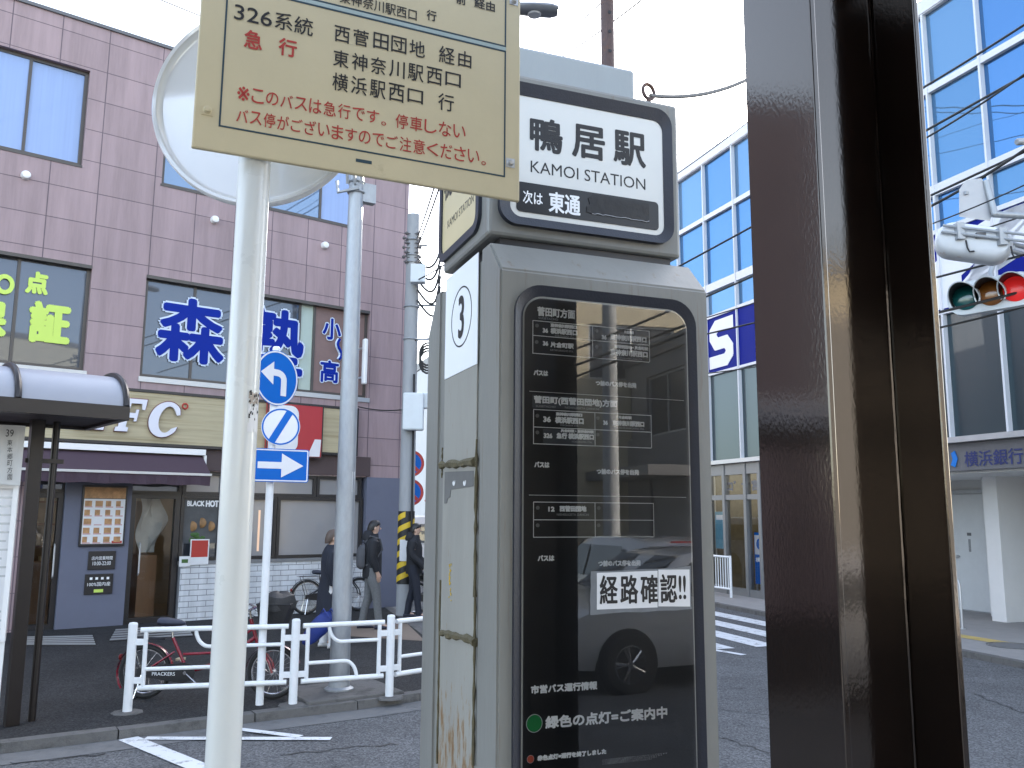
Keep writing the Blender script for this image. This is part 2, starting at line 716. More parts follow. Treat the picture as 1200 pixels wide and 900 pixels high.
DARK = M('dark metal', (.018, .017, .019), .35, var=.15)
BLACK = M('black rubber', (.012, .012, .014), .5, var=.15)
NAVYRUB = M('navy rubber seal', (.018, .021, .032), .42, var=.12, bump=.12, bs=160)
WHITE = M('white paint', (.78, .78, .77), .35, var=.05, coat=.3, bump=.03, bs=90, dirt=((.42, .38, .32), (9, 9, 2), .66, .9))
POLEW = M('cream white pole paint', (.66, .68, .66), .28, var=.05, vs=3, coat=.4, bump=.04, bs=60, dirt=((.33, .29, .22), (28, 28, 5), .69, .84))
RAILW = M('white rail paint', (.74, .76, .77), .4, var=.06, vs=14, bump=.05, bs=90, dirt=((.25, .2, .16), (14, 14, 6), .68, .8))
GALV = M('galvanised steel', (.34, .36, .38), .5, metal=.55, var=.16, vs=22, bump=.05, stretch=(1, 1, .3))
CONCPOLE = M('concrete pole', (.30, .31, .32), .8, var=.12, vs=9, bump=.1, stretch=(1, 1, .25))
CREAM = M('cream sign paint', (.57, .49, .31), .45, var=.07, vs=4, bump=.03, bs=60, dirt=((.26, .2, .1), (5, 5, 5), .64, .85))
CREAM2 = M('cream opal panel', (.62, .52, .30), .3, var=.05)
PANELW = M('opal white panel', (.66, .66, .62), .22, var=.03, coat=.2)
BSBODY = M('bus stop grey paint', (.205, .205, .188), .42, var=.16, vs=5, bump=.08, bs=50, stretch=(1, 1, .25), dirt=((.15, .10, .055), (30, 30, 1.8), .60, .78))
BSSIDE0 = M('side panel paint', (.285, .28, .25), .5, var=.12, vs=6, bump=.12, bs=40, stretch=(1, 1, .3), dirt=((.20, .10, .035), (14, 14, 4.5), .62, .74))
BSSIDE = BSSIDE0


def rust_low(m, z_lo, z_hi):
    """rust bloom that grows towards the foot of a panel, where splashed water sits"""
    n, l = m.node_tree.nodes, m.node_tree.links
    b_ = n['Principled BSDF']
    src = b_.inputs['Base Color'].links[0].from_socket
    tc = n.new('ShaderNodeTexCoord')
    sx = n.new('ShaderNodeSeparateXYZ')
    l.new(tc.outputs['Object'], sx.inputs[0])
    g_ = n.new('ShaderNodeMapRange')
    g_.inputs[1].default_value = z_hi
    g_.inputs[2].default_value = z_lo
    g_.inputs[3].default_value = -.24
    g_.inputs[4].default_value = .15
    l.new(sx.outputs['Z'], g_.inputs[0])
    mp = n.new('ShaderNodeMapping')
    mp.inputs['Scale'].default_value = (30, 30, 9)
    l.new(tc.outputs['Object'], mp.inputs[0])
    nz = n.new('ShaderNodeTexNoise')
    nz.inputs['Scale'].default_value = 1
    nz.inputs['Detail'].default_value = 9
    nz.inputs['Roughness'].default_value = .7
    l.new(mp.outputs[0], nz.inputs['Vector'])
    ad = n.new('ShaderNodeMath')
    l.new(nz.outputs['Fac'], ad.inputs[0])
    l.new(g_.outputs[0], ad.inputs[1])
    rp = n.new('ShaderNodeValToRGB')
    rp.color_ramp.elements[0].position = .52
    rp.color_ramp.elements[0].color = (0, 0, 0, 1)
    rp.color_ramp.elements[1].position = .62
    rp.color_ramp.elements[1].color = (1, 1, 1, 1)
    l.new(ad.outputs[0], rp.inputs[0])
    rc = n.new('ShaderNodeValToRGB')
    rc.color_ramp.elements[0].color = (.24, .15, .06, 1)
    rc.color_ramp.elements[1].color = (.13, .055, .022, 1)
    rc.color_ramp.elements[0].position = .55
    rc.color_ramp.elements[1].position = .78
    l.new(ad.outputs[0], rc.inputs[0])
    mx = n.new('ShaderNodeMix')
    mx.data_type = 'RGBA'
    l.new(rp.outputs[0], mx.inputs[0])
    l.new(src, mx.inputs[6])
    l.new(rc.outputs[0], mx.inputs[7])
    l.new(mx.outputs[2], b_.inputs['Base Color'])


rust_low(BSSIDE, .9, 1.75)
SEAL = M('perished sealant', (.10, .085, .045), .8, var=.35, vs=30, bump=.8, bs=60)
BLACKP = M('black printed panel', (.008, .009, .011), .3, var=.15)
GREYBAND = M('greyed print band', (.055, .062, .075), .4, var=.1)
INKW = M('white lettering', (.90, .91, .92), .6, var=.01)
INKG = M('grey small lettering', (.46, .47, .49), .5, var=.02)
INKB = M('black lettering', (.012, .011, .011), .5, var=.05)
INKR = M('red lettering', (.42, .035, .025), .5, var=.08)
INKN = M('dark green-blue line', (.015, .045, .065), .5, var=.1)
INKY = M('yellow green lettering', (.56, .74, .13), .5, var=.02)
INKBL = M('blue lettering', (.003, .022, .27), .5, var=.04, spec=.12)
INKLB = M('pale blue outline', (.60, .68, .80), .4, var=.02)
PAPER = M('paper', (.72, .72, .72), .7, var=.05, vs=9)
PAPERG = M('grey tape', (.16, .17, .18), .5, var=.2, vs=25)
GREEND = M('green disc', (.0, .20, .045), .4, var=.05)
REDD = M('red disc', (.45, .07, .035), .4, var=.05)
COLP = M('dark brown gloss paint', (.0075, .0044, .0034), .09, var=.25, vs=7, bump=.022, bs=150, coat=.0, ior=1.9, stretch=(1, 1, .55))
SIGNBLUE = M('sign blue', (.0, .115, .47), .4, var=.06, spec=.2)
SIGNWHITE = M('sign white', (.70, .70, .72), .35, var=.05, coat=.2)
ALU = M('aluminium', (.48, .49, .50), .4, metal=.6, var=.08)
WOODP = M('pale wood boards', (.43, .37, .235), .55, var=.28, vs=1.6, stretch=(.35, .35, 9), dirt=((.30, .25, .14), (.25, .25, 11), .52, .62))
AWN = M('aubergine awning cloth', (.058, .034, .048), .8, var=.1, vs=8, bump=.1, bs=200)
BLUEGREY = M('blue grey render', (.135, .145, .195), .7, var=.08, vs=3, bump=.05)
TILEW = brick_wall('white glazed bricks', (.66, .68, .70), (.25, .26, .28), .30, .095, .006)
FROST = M('frosted pane', (.26, .26, .27), .25, var=.08, vs=.8, coat=.4)
CURTAIN = M('pale blue curtain', (.24, .34, .58), .6, var=.10, vs=16, coat=.8, stretch=(1.4, 1.4, .03))
BLIND = M('pale green blind', (.42, .50, .44), .5, var=.05, coat=.6)
WARMIN = M('warm shop interior', (.30, .215, .12), .7, var=.25, vs=2)
WOODIN = M('wooden counter', (.23, .115, .05), .5, var=.2, vs=5, stretch=(1, 1, .2))
CLEAR = glass_mat('clear glass', (.93, .95, .95), 1.5)
CASEGLASS = glass_mat('bus stop glass', (.98, .98, .98), 1.7, wob=.006, boost=.03)
WINDARK = coated_glass('dark window glass', (.020, .024, .032), (.62, .72, .9), .085, wob=.03)
BLUEGLS = [coated_glass('blue coated glass pane', b_, t_, f_, wob=.05) for b_, t_, f_ in (
    ((.010, .045, .10), (.14, .37, .74), .40), ((.016, .055, .115), (.15, .40, .76), .36), ((.03, .075, .13), (.16, .40, .72), .33), ((.075, .115, .15), (.16, .42, .76), .34), ((.008, .04, .09), (.13, .35, .72), .44))]
BLUEWIN = coated_glass('upper window glass', (.05, .08, .14), (.5, .68, .9), .22, wob=.03)
BLUEGL = coated_glass('blue coated glass', (.012, .05, .11), (.14, .38, .76), .40, wob=.02)
DARKGL = coated_glass('dark facade glass', (.014, .030, .038), (.45, .62, .68), .07, wob=.02)
WHITEFR = M('white window frame', (.62, .63, .66), .4, var=.05)
BANDBL = M('royal blue fascia', (.003, .011, .20), .5, var=.05, spec=.08)
GREYFAS = M('grey fascia', (.115, .115, .122), .45, var=.08)
WALLW = M('white wall', (.66, .66, .65), .7, var=.05, vs=2)
WALLG = M('grey concrete wall', (.20, .20, .20), .8, var=.15, vs=2, bump=.1)
BEIGE = M('beige wall', (.47, .42, .31), .8, var=.08, vs=1)
DOORG = M('grey white door', (.56, .57, .58), .45, var=.05)
SKIN = M('skin', (.50, .33, .25), .55, var=.05)
HAIRB = M('black hair', (.012, .011, .011), .45, var=.2, vs=60, bump=.3)
HAIRBR = M('brown hair', (.085, .058, .045), .5, var=.3, vs=60, bump=.3)
CLOTHB = M('black cloth', (.012, .013, .017), .8, var=.3, vs=10, bump=.2, bs=40)
CLOTHN = M('navy cloth', (.014, .017, .028), .85, var=.25, vs=10, bump=.2, bs=40)
CLOTHG = M('grey cloth', (.125, .13, .135), .85, var=.25, vs=30, bump=.15, bs=60)
CLOTHW = M('white cloth', (.60, .60, .60), .8, var=.08, bump=.1)
BAGG = M('grey bag cloth', (.07, .072, .08), .8, var=.2, bump=.1)
SHOEB = M('dark blue shoes', (.02, .022, .04), .6, var=.2)
REDP = M('red bike paint', (.22, .008, .022), .25, var=.06, coat=.5)
TYRE = M('tyre rubber', (.018, .018, .018), .75, var=.2, bump=.2, bs=120)
CHROME = M('chrome', (.6, .6, .61), .18, metal=1, var=.05)
BASKB = M('black basket', (.014, .014, .015), .55, var=.2, bump=.4, bs=60)
BLUEBAG = M('blue bag cloth', (.012, .032, .20), .6, var=.25, vs=8, bump=.4, bs=18)
YELB = M('yellow stripe', (.62, .42, .02), .5, var=.12)
BOXW = M('pale box plastic', (.58, .62, .64), .45, var=.06)
SILVER = M('silver car paint', (.60, .61, .62), .3, metal=.25, var=.02, coat=1)
CARGL = coated_glass('car glass', (.008, .009, .01), (.8, .85, .9), .15, wob=.0)
REDL = M('red lamp', (.5, .01, .01), .25, var=.02, coat=.5, emit=(1, .03, .02), es=.04)
REDREF = M('red reflector', (.16, .008, .008), .3, var=.02)
REDON = M('lit red signal', (.6, .02, .02), .25, var=.02, emit=(1, .03, .03), es=.035)
GREENL = M('unlit green lens', (.004, .085, .085), .15, var=.1, coat=.6)
AMBERL = M('unlit amber lens', (.22, .075, .01), .15, var=.1, coat=.6)
TUBE = M('lit shop tube', (.8, .8, .75), .4, emit=(1, .93, .78), es=.55)
COLP.node_tree.nodes['Principled BSDF'].inputs['Specular Tint'].default_value = (1, .89, .78, 1)
MENUR = M('menu picture', (.42, .23, .10), .5, var=.6, vs=9)
PLANT = M('leaf green', (.05, .12, .025), .6, var=.3, vs=20)
WIRE = M('black cable', (.012, .012, .013), .6, var=.1)
ROPE = M('grey cable', (.16, .16, .16), .7, var=.1)
POLYCARB = M('translucent roof sheet', (.29, .30, .34), .4, var=.08, vs=2, coat=.1)
SHELTER = M('brown shelter steel', (.012, .008, .007), .35, var=.15, bump=.05)
RUSTP = M('rusty brown pipe', (.095, .06, .055), .7, var=.3, vs=18, bump=.3, dirt=((.16, .07, .03), (12, 12, 12), .55, .7))
GREYCAP = M('grey cap paint', (.30, .33, .34), .45, var=.08, vs=6, bump=.05, stretch=(1, 1, .3), dirt=((.2, .16, .11), (20, 20, 2), .7, .85))

# ------------------------------------------------------------------ setting: ground
Zr = 0.0


def sheet(name, pts, z, mat, kind='structure'):
    b = MB()
    b.face([Vector((p[0], p[1], z)) for p in pts])
    o = b.build(name, mat)
    o['kind'] = kind
    return o


def grid_sheet(name, x0, x1, y0, y1, z, mat):
    b = MB()
    b.face([(x0, y0, z), (x1, y0, z), (x1, y1, z), (x0, y1, z)])
    return struct(b.build(name, mat))


grid_sheet('road', -400, 400, -400, 400, ZR, ASPH)

kerb = [(-30, -9.6), (-12, 2.13), (-4.08, 7.27), (-3.34, 7.74), (-2.36, 8.39), (-1.5, 8.93), (-.93, 9.36), (-.60, 9.75), (-.42, 10.25), (-.40, 10.9), (-.55, 11.6), (-2.2, 17.2), (-9.5, 42.0), (-24, 90)]
kerb = [Vector((x, y, 0)) for x, y in kerb]


def offset_line(pts, d):
    out = []
    for i, p in enumerate(pts):
        a = (pts[min(i + 1, len(pts) - 1)] - p)
        b = (p - pts[max(i - 1, 0)])
        t = ((a.normalized() if a.length else b.normalized()) + (b.normalized() if b.length else a.normalized())).normalized()
        out.append(p + Vector((t.y, -t.x, 0)) * d)
    return out


def kerb_and_gutter(pts, closed_back, pave_mat, names, gut=.32):
    kin = offset_line(pts, -.16)
    sheet(names[0], [(p.x, p.y) for p in kin] + closed_back, PAVE, pave_mat)
    b = MB()
    top = .004
    for i in range(len(pts) - 1):
        p, q, r, s_ = pts[i], pts[i + 1], kin[i + 1], kin[i]
        L = (q - p).length
        k = max(1, min(40, int(L / .6)))
        for j in range(k):                      # separate kerb stones with a thin joint
            a0, a1 = (j + .006) / k, (j + .994) / k
            A, B_, C_, D = p.lerp(q, a0), p.lerp(q, a1), s_.lerp(r, a1), s_.lerp(r, a0)
            dz = random.uniform(-.003, .003)
            Z = lambda v, z: Vector((v.x, v.y, z))
            off = (A - D).normalized() * .02
            b.hexa([Z(A, -.05), Z(B_, -.05), Z(C_, -.05), Z(D, -.05), Z(A - off, PAVE + top + dz), Z(B_ - off, PAVE + top + dz), Z(C_, PAVE + top + dz), Z(D, PAVE + top + dz)])
    struct(b.build(names[1], KERB))
    g = offset_line(pts, gut)
    b = MB()
    for i in range(len(pts) - 1):
        b.face([Vector((v.x, v.y, ZR + .004)) for v in (pts[i], pts[i + 1], g[i + 1], g[i])])
    struct(b.build(names[2], GUT))


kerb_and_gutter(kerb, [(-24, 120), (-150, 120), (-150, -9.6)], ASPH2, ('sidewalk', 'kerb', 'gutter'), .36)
rk = [RF.w(16, 2.1, 0), RF.w(8, 1.75, 0), RF.w(4, 1.5, 0), RF.w(0, 1.3, 0), RF.w(-20, 1.2, 0), RF.w(-60, 1.2, 0)]
kerb_and_gutter(rk, [(RF.w(-60, -40, 0).x, RF.w(-60, -40, 0).y), (RF.w(16, -40, 0).x, RF.w(16, -40, 0).y)], FLAG, ('bank_sidewalk', 'bank_kerb', 'bank_gutter'), .3)
isl = [BS.w(-9, -1.1, 0), BS.w(1.6, -1.1, 0), BS.w(2.4, -.8, 0), BS.w(2.7, 0, 0), BS.w(2.7, 2.4, 0), BS.w(2.4, 3.2, 0), BS.w(1.6, 3.5, 0), BS.w(-9, 3.5, 0)]
isl = isl[::-1]
kerb_and_gutter(isl, [], FLAG, ('bus_island', 'island_kerb', 'island_gutter'), .25)
# brown paving band on the far pavement and the yellow tactile strip by the bank
sheet('brown_paving', [(-2.55, 13.6), (-1.25, 13.1), (-1.75, 15.1), (-3.0, 15.4)], PAVE + .004, BROWNPAVE)
b = MB()
for k in range(10):
    b.face([RF.w(x, y, PAVE + .004) for x, y in ((5.0 + k * .32, .50), (5.31 + k * .32, .50), (5.31 + k * .32, .80), (5.0 + k * .32, .80))])
struct(b.build('tactile_paving', YELLOW))
q = ground(1186, 757, PAVE)
b = MB()
b.lathe((q.x, q.y, PAVE + .003), Z3, [(.30, 0), (.30, .003), (.27, .004)], 32)
b.ring((q.x, q.y, PAVE + .006), Z3, .33, .008, 40, 6)
tag(b.build('manhole_cover', GUT, None), 'round iron cover set in the pavement in front of the bank', 'manhole cover')

P_a = [ground(x, y) for x, y in ((845, 792), (1010, 806), (1010, 850), (842, 832))]
sheet('road_patch', [(p.x, p.y) for p in P_a], ZR + .003, asphalt('newer asphalt patch', .100, .6, .2))
CRACK = M('tar crack', (.022, .022, .023), .7, var=.2)
b = MB()
for x0, y0, x1, y1 in ((1138, 812, 1215, 842), (838, 862, 905, 884), (330, 884, 470, 872), (10, 896, 120, 884)):
    p, q = ground(x0, y0), ground(x1, y1)
    pts = [p.lerp(q, i / 14) + Vector((random.uniform(-.03, .03), random.uniform(-.05, .05), 0)) for i in range(15)]
    for a, c in zip(pts[:-1], pts[1:]):
        t_ = (c - a).normalized()
        n_ = Vector((-t_.y, t_.x, 0)) * random.uniform(.004, .011)
        b.face([v + Z3 * .0055 for v in (a - n_, c - n_, c + n_, a + n_)])
struct(b.build('road_crack', CRACK))

# road markings
b = MB()


def strip(b, p, q, wd, z=ZR + .008):
    p, q = Vector((p[0], p[1], z)), Vector((q[0], q[1], z))
    t = (q - p).normalized()
    nn = Vector((-t.y, t.x, 0)) * wd / 2
    k = max(1, int((q - p).length / .4))
    for i in range(k):
        a, c = p.lerp(q, i / k), p.lerp(q, (i + 1) / k)
        b.face([a - nn, c - nn, c + nn, a + nn])


strip(b, ground(150, 866)[:2], ground(262, 912)[:2], .17)
strip(b, ground(170, 866.5)[:2], ground(388, 867)[:2], .10, ZR + .0115)
strip(b, ground(270, 855)[:2], ground(352, 865)[:2], .09, ZR + .015)
struct(b.build('road_marking', PAINT))
b = MB()
for k in range(5):
    d0 = 1.95 + k * .78
    strip(b, RF.w(-1.5, d0 + .2, 0)[:2], RF.w(6.5, d0 + .45, 0)[:2], .40)
strip(b, ground(836, 762)[:2], ground(872, 768)[:2], .12)
struct(b.build('crosswalk', PAINT))

# ------------------------------------------------------------------ left building
bld = thing('commercial_building', 'mauve panelled three storey building with the restaurant at street level', 'building', LF.w(0, 0, 0))
ROOF = 10.42
U0, U1 = -10.5, 4.36


def wmap(u, z):
    if u < -1.79:
        uu = (u + 1.79) / .75
    elif u < -.87:
        uu = (u + 1.79) / .92
    else:
        uu = 1 + (u + .87) / .735
    return (uu + 40, (z - 7.40) / .555 + 40)


zA0, zA1 = 7.84, 9.57          # top windows
zD0, zD1 = 4.32, 6.13          # second floor windows
uA1 = LF.pu(101, 140)
wins = [(-6.9, zA0, -4.7, zA1), (uA1 - 2.2, zA0, uA1, zA1), (-.76, zA0, 3.27, zA1), (-4.9, zD0, -1.78, zD1), (-.9, zD0, 3.5, zD1)]
ground_hole = (-2.45, PAVE, 4.36 - .02, 2.72)
b = MB()
b.wall(LF, U0, U1, 2.72, ROOF, wins, reveal=.14, uvf=wmap)
SIDE = Frame(LF.w(U1, 0, 0), LF.az - 90)          # right side wall runs back
b.wall(Frame(LF.w(U1, 0, 0), LF.az - 78), 0, 9.0, 2.72, ROOF, uvf=wmap)
b.wall(LF, U0, -2.45, PAVE, 2.72, uvf=wmap)
o = b.build('wall', PINK, bld)
b = MB()
b.box(LF, U0, U1, -9, -.3, ROOF - .3, ROOF - .01)
b.box(LF, U0, U1 - .02, -9, -8.7, PAVE, ROOF - .3)
b.box(LF, U0 - .02, U0 + .2, -9, -.01, PAVE, ROOF - .3)
b.build('roof', WALLG, bld)
b = MB()
b.box(LF, U0, U1 + .03, -.25, .035, ROOF, ROOF + .06)
b.build('coping', GREYFAS, bld)


def sash_window(fr, hole, mull, parent, frame_mat, panes, d=-.14, t=.06):
    """one window: a frame mesh, and its panes as sub-parts"""
    u0, z0, u1, z1 = hole
    b = MB()
    b.box(fr, u0, u1, d - .05, d + .05, z0, z0 + t)
    b.box(fr, u0, u1, d - .05, d + .05, z1 - t, z1)
    us = [u0] + mull + [u1]
    for i, u in enumerate(us):
        h = t if i in (0, len(us) - 1) else t * .8
        a = u if i == 0 else (u - h if i == len(us) - 1 else u - h / 2)
        b.box(fr, a, a + h, d - .048, d + .052, z0 + t, z1 - t)
    f = b.build('window', frame_mat, parent)
    for i, (a, c) in enumerate(zip(us[:-1], us[1:])):
        b = MB()
        dd = d + .034 - .018 * (i % 2)
        b.face([fr.w(a, dd, z0 + t / 2), fr.w(c, dd, z0 + t / 2), fr.w(c, dd, z1 - t / 2), fr.w(a, dd, z1 - t / 2)])
        b.build('pane', panes[i % len(panes)], f)
    return f


m1 = LF.pu(34, 110)
sash_window(LF, wins[0], [-5.8], bld, BRONZE, [CURTAIN])
sash_window(LF, wins[1], [m1], bld, BRONZE, [CURTAIN])
sash_window(LF, wins[2], [.25, 1.26, 2.35], bld, BRONZE, [BLUEWIN, BLUEWIN, BLUEWIN, CURTAIN])
wc = sash_window(LF, wins[3], [-3.4, LF.pu(20, 350)], bld, BRONZE, [WINDARK])
wd = sash_window(LF, wins[4], [-.02, .95, 2.02, 2.33], bld, BRONZE, [WINDARK, WINDARK, WINDARK, BLIND, REVEAL])
# a pale blind behind part of the big window
for hole in wins:
    b = MB()
    b.box(LF, hole[0] - .02, hole[2] + (.04 if hole[1] < 6 else .0), -.10, .03 if hole[1] < 6 else .012, hole[1] - (.09 if hole[1] < 6 else .04), hole[1] - .002)
    b.build('sill', ALU if hole[1] < 6 else BRONZE, bld)
    if hole[1] < 6:
        b = MB()
        b.box(LF, hole[0] + .002, hole[2] - .002, -.10, .018, hole[3] - .06, hole[3] - .002)
        b.build('lintel_trim', BRONZE, bld)
for x, y in ((30, 206), (251, 258), (380, 288)):
    u, z = LF.px(x, y)
    b = MB()
    b.lathe(LF.w(u, 0, z), LF.N, [(.075, 0), (.075, .05), (.06, .09), (.03, .10)], 16)
    b.build('vent_cap', WHITE, bld, smooth=True)
# window lettering
b = MB()
zt = LF.pz(50, 330)
b.textpx(LF, -.084, '○', -6, 331, 17, 335, 24, bold=.02)
b.textpx(LF, -.084, '点', 30, 329, 57, 334, 27, bold=.02)
b.textpx(LF, -.084, '保', -42, 372, 9, 372, 46, bold=.035)
b.textpx(LF, -.084, '証', 33, 377, 83, 380, 50, bold=.035)
b.build('lettering', INKY, wc)
for nm, mat, bo, d in (('lettering_outline', INKLB, .066, -.084), ('lettering', INKBL, .034, -.075)):
    b = MB()
    for ch, a in (('森', (181, 384, 266, 391, 82)), ('塾', (282, 396, 358, 402, 84))):
        u0, z = LF.px(a[0], a[1], d)
        u1 = LF.pu(a[2], a[3], d)
        h = LF.pz(a[0], a[1] - a[4] / 2, d) - LF.pz(a[0], a[1] + a[4] / 2, d)
        g = .066 - bo
        b.text(LF, d, ch, u0 + g, u1 - g, LF.pz((a[0] + a[2]) / 2, (a[1] + a[3]) / 2, d), h - 2 * g, bo)
    b.build(nm, mat, wd)
for nm, mat, bo, d in (('lettering_outline', INKLB, .034, -.085), ('lettering', INKBL, .013, -.078)):
    b = MB()
    g = .034 - bo
    for ch, a in (('小', (377, 384, 401, 387, 28)), ('〜', (392, 409, 402, 410, 24)), ('高', (374, 434, 398, 437, 29)), ('３', (399, 437, 420, 439, 28))):
        u0, z = LF.px(a[0], a[1], d)
        u1 = LF.pu(a[2], a[3], d)
        h = LF.pz(a[0], a[1] - a[4] / 2, d) - LF.pz(a[0], a[1] + a[4] / 2, d)
        if ch == '〜':                          # set upright like the photograph's wave dash
            d2 = d + (.0 if bo > .02 else .04)
            pts = [LF.w((u0 + u1) / 2 + .045 * math.sin(t * 6.28), d2, z - h / 2 + h * t) for t in [i / 12 for i in range(13)]]
            b.tube(pts, .018 + bo * .8, 6)
            continue
        b.text(LF, d, ch, u0 + g, u1 - g, z, h - 2 * g, bo)
    b.build(nm, mat, wd)

# ground floor front
zT = 2.72
b = MB()
b.box(LF, -2.45, 3.6, -.3, .04, 2.74, 3.12)
b.build('brown_band', M('brown band', (.075, .05, .05), .6, var=.1), bld)
for a, c, d in ((LF.pu(75, 600), LF.pu(153, 600), .02), (LF.pu(427, 640), U1 + .01, .03)):    # blue grey piers
    b = MB()
    b.box(LF, a, c, -.4, d, PAVE, zT)
    b.build('pier', BLUEGREY, bld)
# interior room behind the doors and windows
b = MB()
b.box(LF, -2.45, 3.5, -3.2, -3.1, PAVE, 2.7)
b.box(LF, -2.45, 3.5, -3.1, -.4, PAVE - .05, PAVE + .01)
b.box(LF, -2.45, 3.5, -3.1, -.4, 2.66, 2.70)
b.build('interior', WARMIN, bld)
b = MB()
b.box(LF, -2.3, -1.0, -1.5, -.9, PAVE + .01, 1.15)
b.box(LF, -.55, -.24, -1.2, -.6, PAVE + .01, 1.25)
b.box(LF, -.6, -.2, -1.9, -1.5, PAVE + .01, 2.2)
for k in range(4):
    b.box(LF, -2.2, -1.1, -3.08, -2.9, .9 + k * .42, .94 + k * .42)
b.build('counter', WOODIN, bld)
b = MB()
for k in range(26):
    u = random.uniform(-2.3, -.2)
    z = random.choice((.96, 1.38, 1.80, 2.2))
    b.box(LF, u, u + random.uniform(.05, .12), -2.95, -2.85, z, z + random.uniform(.1, .26))
b.build('stock', M('shop stock', (.45, .33, .2), .6, var=.9, vs=5), bld)
b = MB()
pts = []
for i in range(13):
    f_ = i / 12
    pts.append([LF.w(-.60 + .05 * math.sin(f_ * 7 + j) + j * .09 * (1 - .5 * abs(f_ - .4)), -.55 - .03 * math.sin(j * 2.1 + f_ * 5), 2.25 - f_ * .95) for j in range(6)])
b.loops(pts, closed=False)
b.build('plastic_sheet', M('milky plastic', (.42, .41, .38), .4, var=.15), bld, smooth=True)
b = MB()
for u in (-2.0, -.6):
    b.box(LF, u, u + .9, -2.0, -1.9, 2.58, 2.64)
b.build('ceiling_lamp', TUBE, bld)


def glazed(name, u0, u1, z0, z1, pane, d=-.12, t=.06, mull=(), handle=None, frame=DARK):
    b = MB()
    b.ringframe(LF, [(u0, z0), (u1, z0), (u1, z1), (u0, z1)], [(u0 + t, z0 + t), (u1 - t, z0 + t), (u1 - t, z1 - t), (u0 + t, z1 - t)], d - .06, d + .06)
    for m in mull:
        b.box(LF, m - t / 2, m + t / 2, d - .05, d + .05, z0 + t, z1 - t)
    f = b.build(name, frame, bld)
    b = MB()
    b.face([LF.w(u0 + t / 2, d, z0 + t / 2), LF.w(u1 - t / 2, d, z0 + t / 2), LF.w(u1 - t / 2, d, z1 - t / 2), LF.w(u0 + t / 2, d, z1 - t / 2)])
    b.build('pane', pane, f)
    if handle:
        b = MB()
        b.tube([LF.w(handle, d + .06, .95), LF.w(handle, d + .10, .98), LF.w(handle, d + .10, 1.45), LF.w(handle, d + .06, 1.48)], .014)
        b.build('handle', ALU, f)
    return f


uP0, uP1 = LF.pu(75, 600), LF.pu(153, 600)
uD1 = LF.pu(212, 620)
glazed('door', -2.42, uP0 - .005, PAVE, 2.3, CLEAR, handle=-1.99, t=.08)
glazed('door', uP1 + .005, uD1 - .01, PAVE, 2.32, CLEAR, handle=uP1 + .2, t=.09)
glazed('transom_window', -2.42, uD1, 2.302, zT, WINDARK, mull=(uP0, uP1))
wz0 = 1.16
glazed('shop_window', uD1, LF.pu(262, 600), wz0, 2.30, WINDARK)
wk = glazed('shop_window', LF.pu(262, 600) + .01, LF.pu(326, 600), wz0, 2.30, FROST)
glazed('shop_window', LF.pu(326, 600) + .01, LF.pu(427, 600) - .01, wz0, 2.30, FROST)
glazed('transom_window', uD1 + .01, LF.pu(372, 580), 2.302, zT - .003, FROST, mull=(LF.pu(262, 570),))
glazed('transom_window', LF.pu(372, 580) + .01, LF.pu(425, 580), 2.302, zT - .003, FROST)
b = MB()
b.wall(LF, uD1 + .02, LF.pu(426, 690), PAVE, wz0 - .06, d=.05)
b.box(LF, uD1 + .02, LF.pu(426, 690), -.3, .045, PAVE, wz0 - .065)
b.build('glazed_brick_plinth', TILEW, bld)
b = MB()
b.box(LF, uD1, LF.pu(427, 690), -.1, .07, wz0 - .058, wz0 - .003)
b.build('sill', WALLG, bld)
# warm lamp strip behind the frosted window
b = MB()
b.box(LF, LF.pu(306, 620) - .02, LF.pu(306, 620) + .02, -.117, -.112, 1.3, 2.05)
b.build('lamp_strip', M('warm strip', (.7, .5, .35), .5, emit=(1, .62, .4), es=.06), wk)

# awning: case, cloth, valance
aw = [LF.pu(30, 540, .1), LF.pu(240, 531, .1)]
b = MB()
b.box(LF, aw[0] - .5, aw[1], .045, .16, 3.00, 3.10)
b.box(LF, aw[1] - .02, aw[1] + .03, .045, .13, 2.78, 3.0)
b.build('awning_case', WHITE, bld)
dz = .62
ue = LF.pu(247, 556, dz)
zf = LF.pz(247, 556, dz)
zv = LF.pz(243, 569, dz)
b = MB()
b.hexa([LF.w(aw[0] - .5, dz, zf - .012), LF.w(ue, dz, zf - .012), LF.w(aw[1] - .03, .10, 2.96), LF.w(aw[0] - .5, .10, 2.96),
        LF.w(aw[0] - .5, dz, zf), LF.w(ue, dz, zf), LF.w(aw[1] - .03, .10, 2.975), LF.w(aw[0] - .5, .10, 2.975)])
rings = []
for k in range(41):
    u = aw[0] - .5 + (ue - aw[0] + .5) * k / 40
    rings.append((u, dz + .015 * math.sin(k * 1.7), zf - .025, zv + .008 * math.sin(k * .9)))
for a, c in zip(rings[:-1], rings[1:]):
    b.face([LF.w(a[0], dz, a[2]), LF.w(c[0], dz, c[2]), LF.w(c[0], c[1], c[3]), LF.w(a[0], a[1], a[3])])
awn = b.build('awning', AWN, bld)
b = MB()
b.box(LF, aw[0] - .5, ue + .015, dz - .02, dz + .02, zf - .028, zf + .012)
b.build('front_bar', ALU, awn)

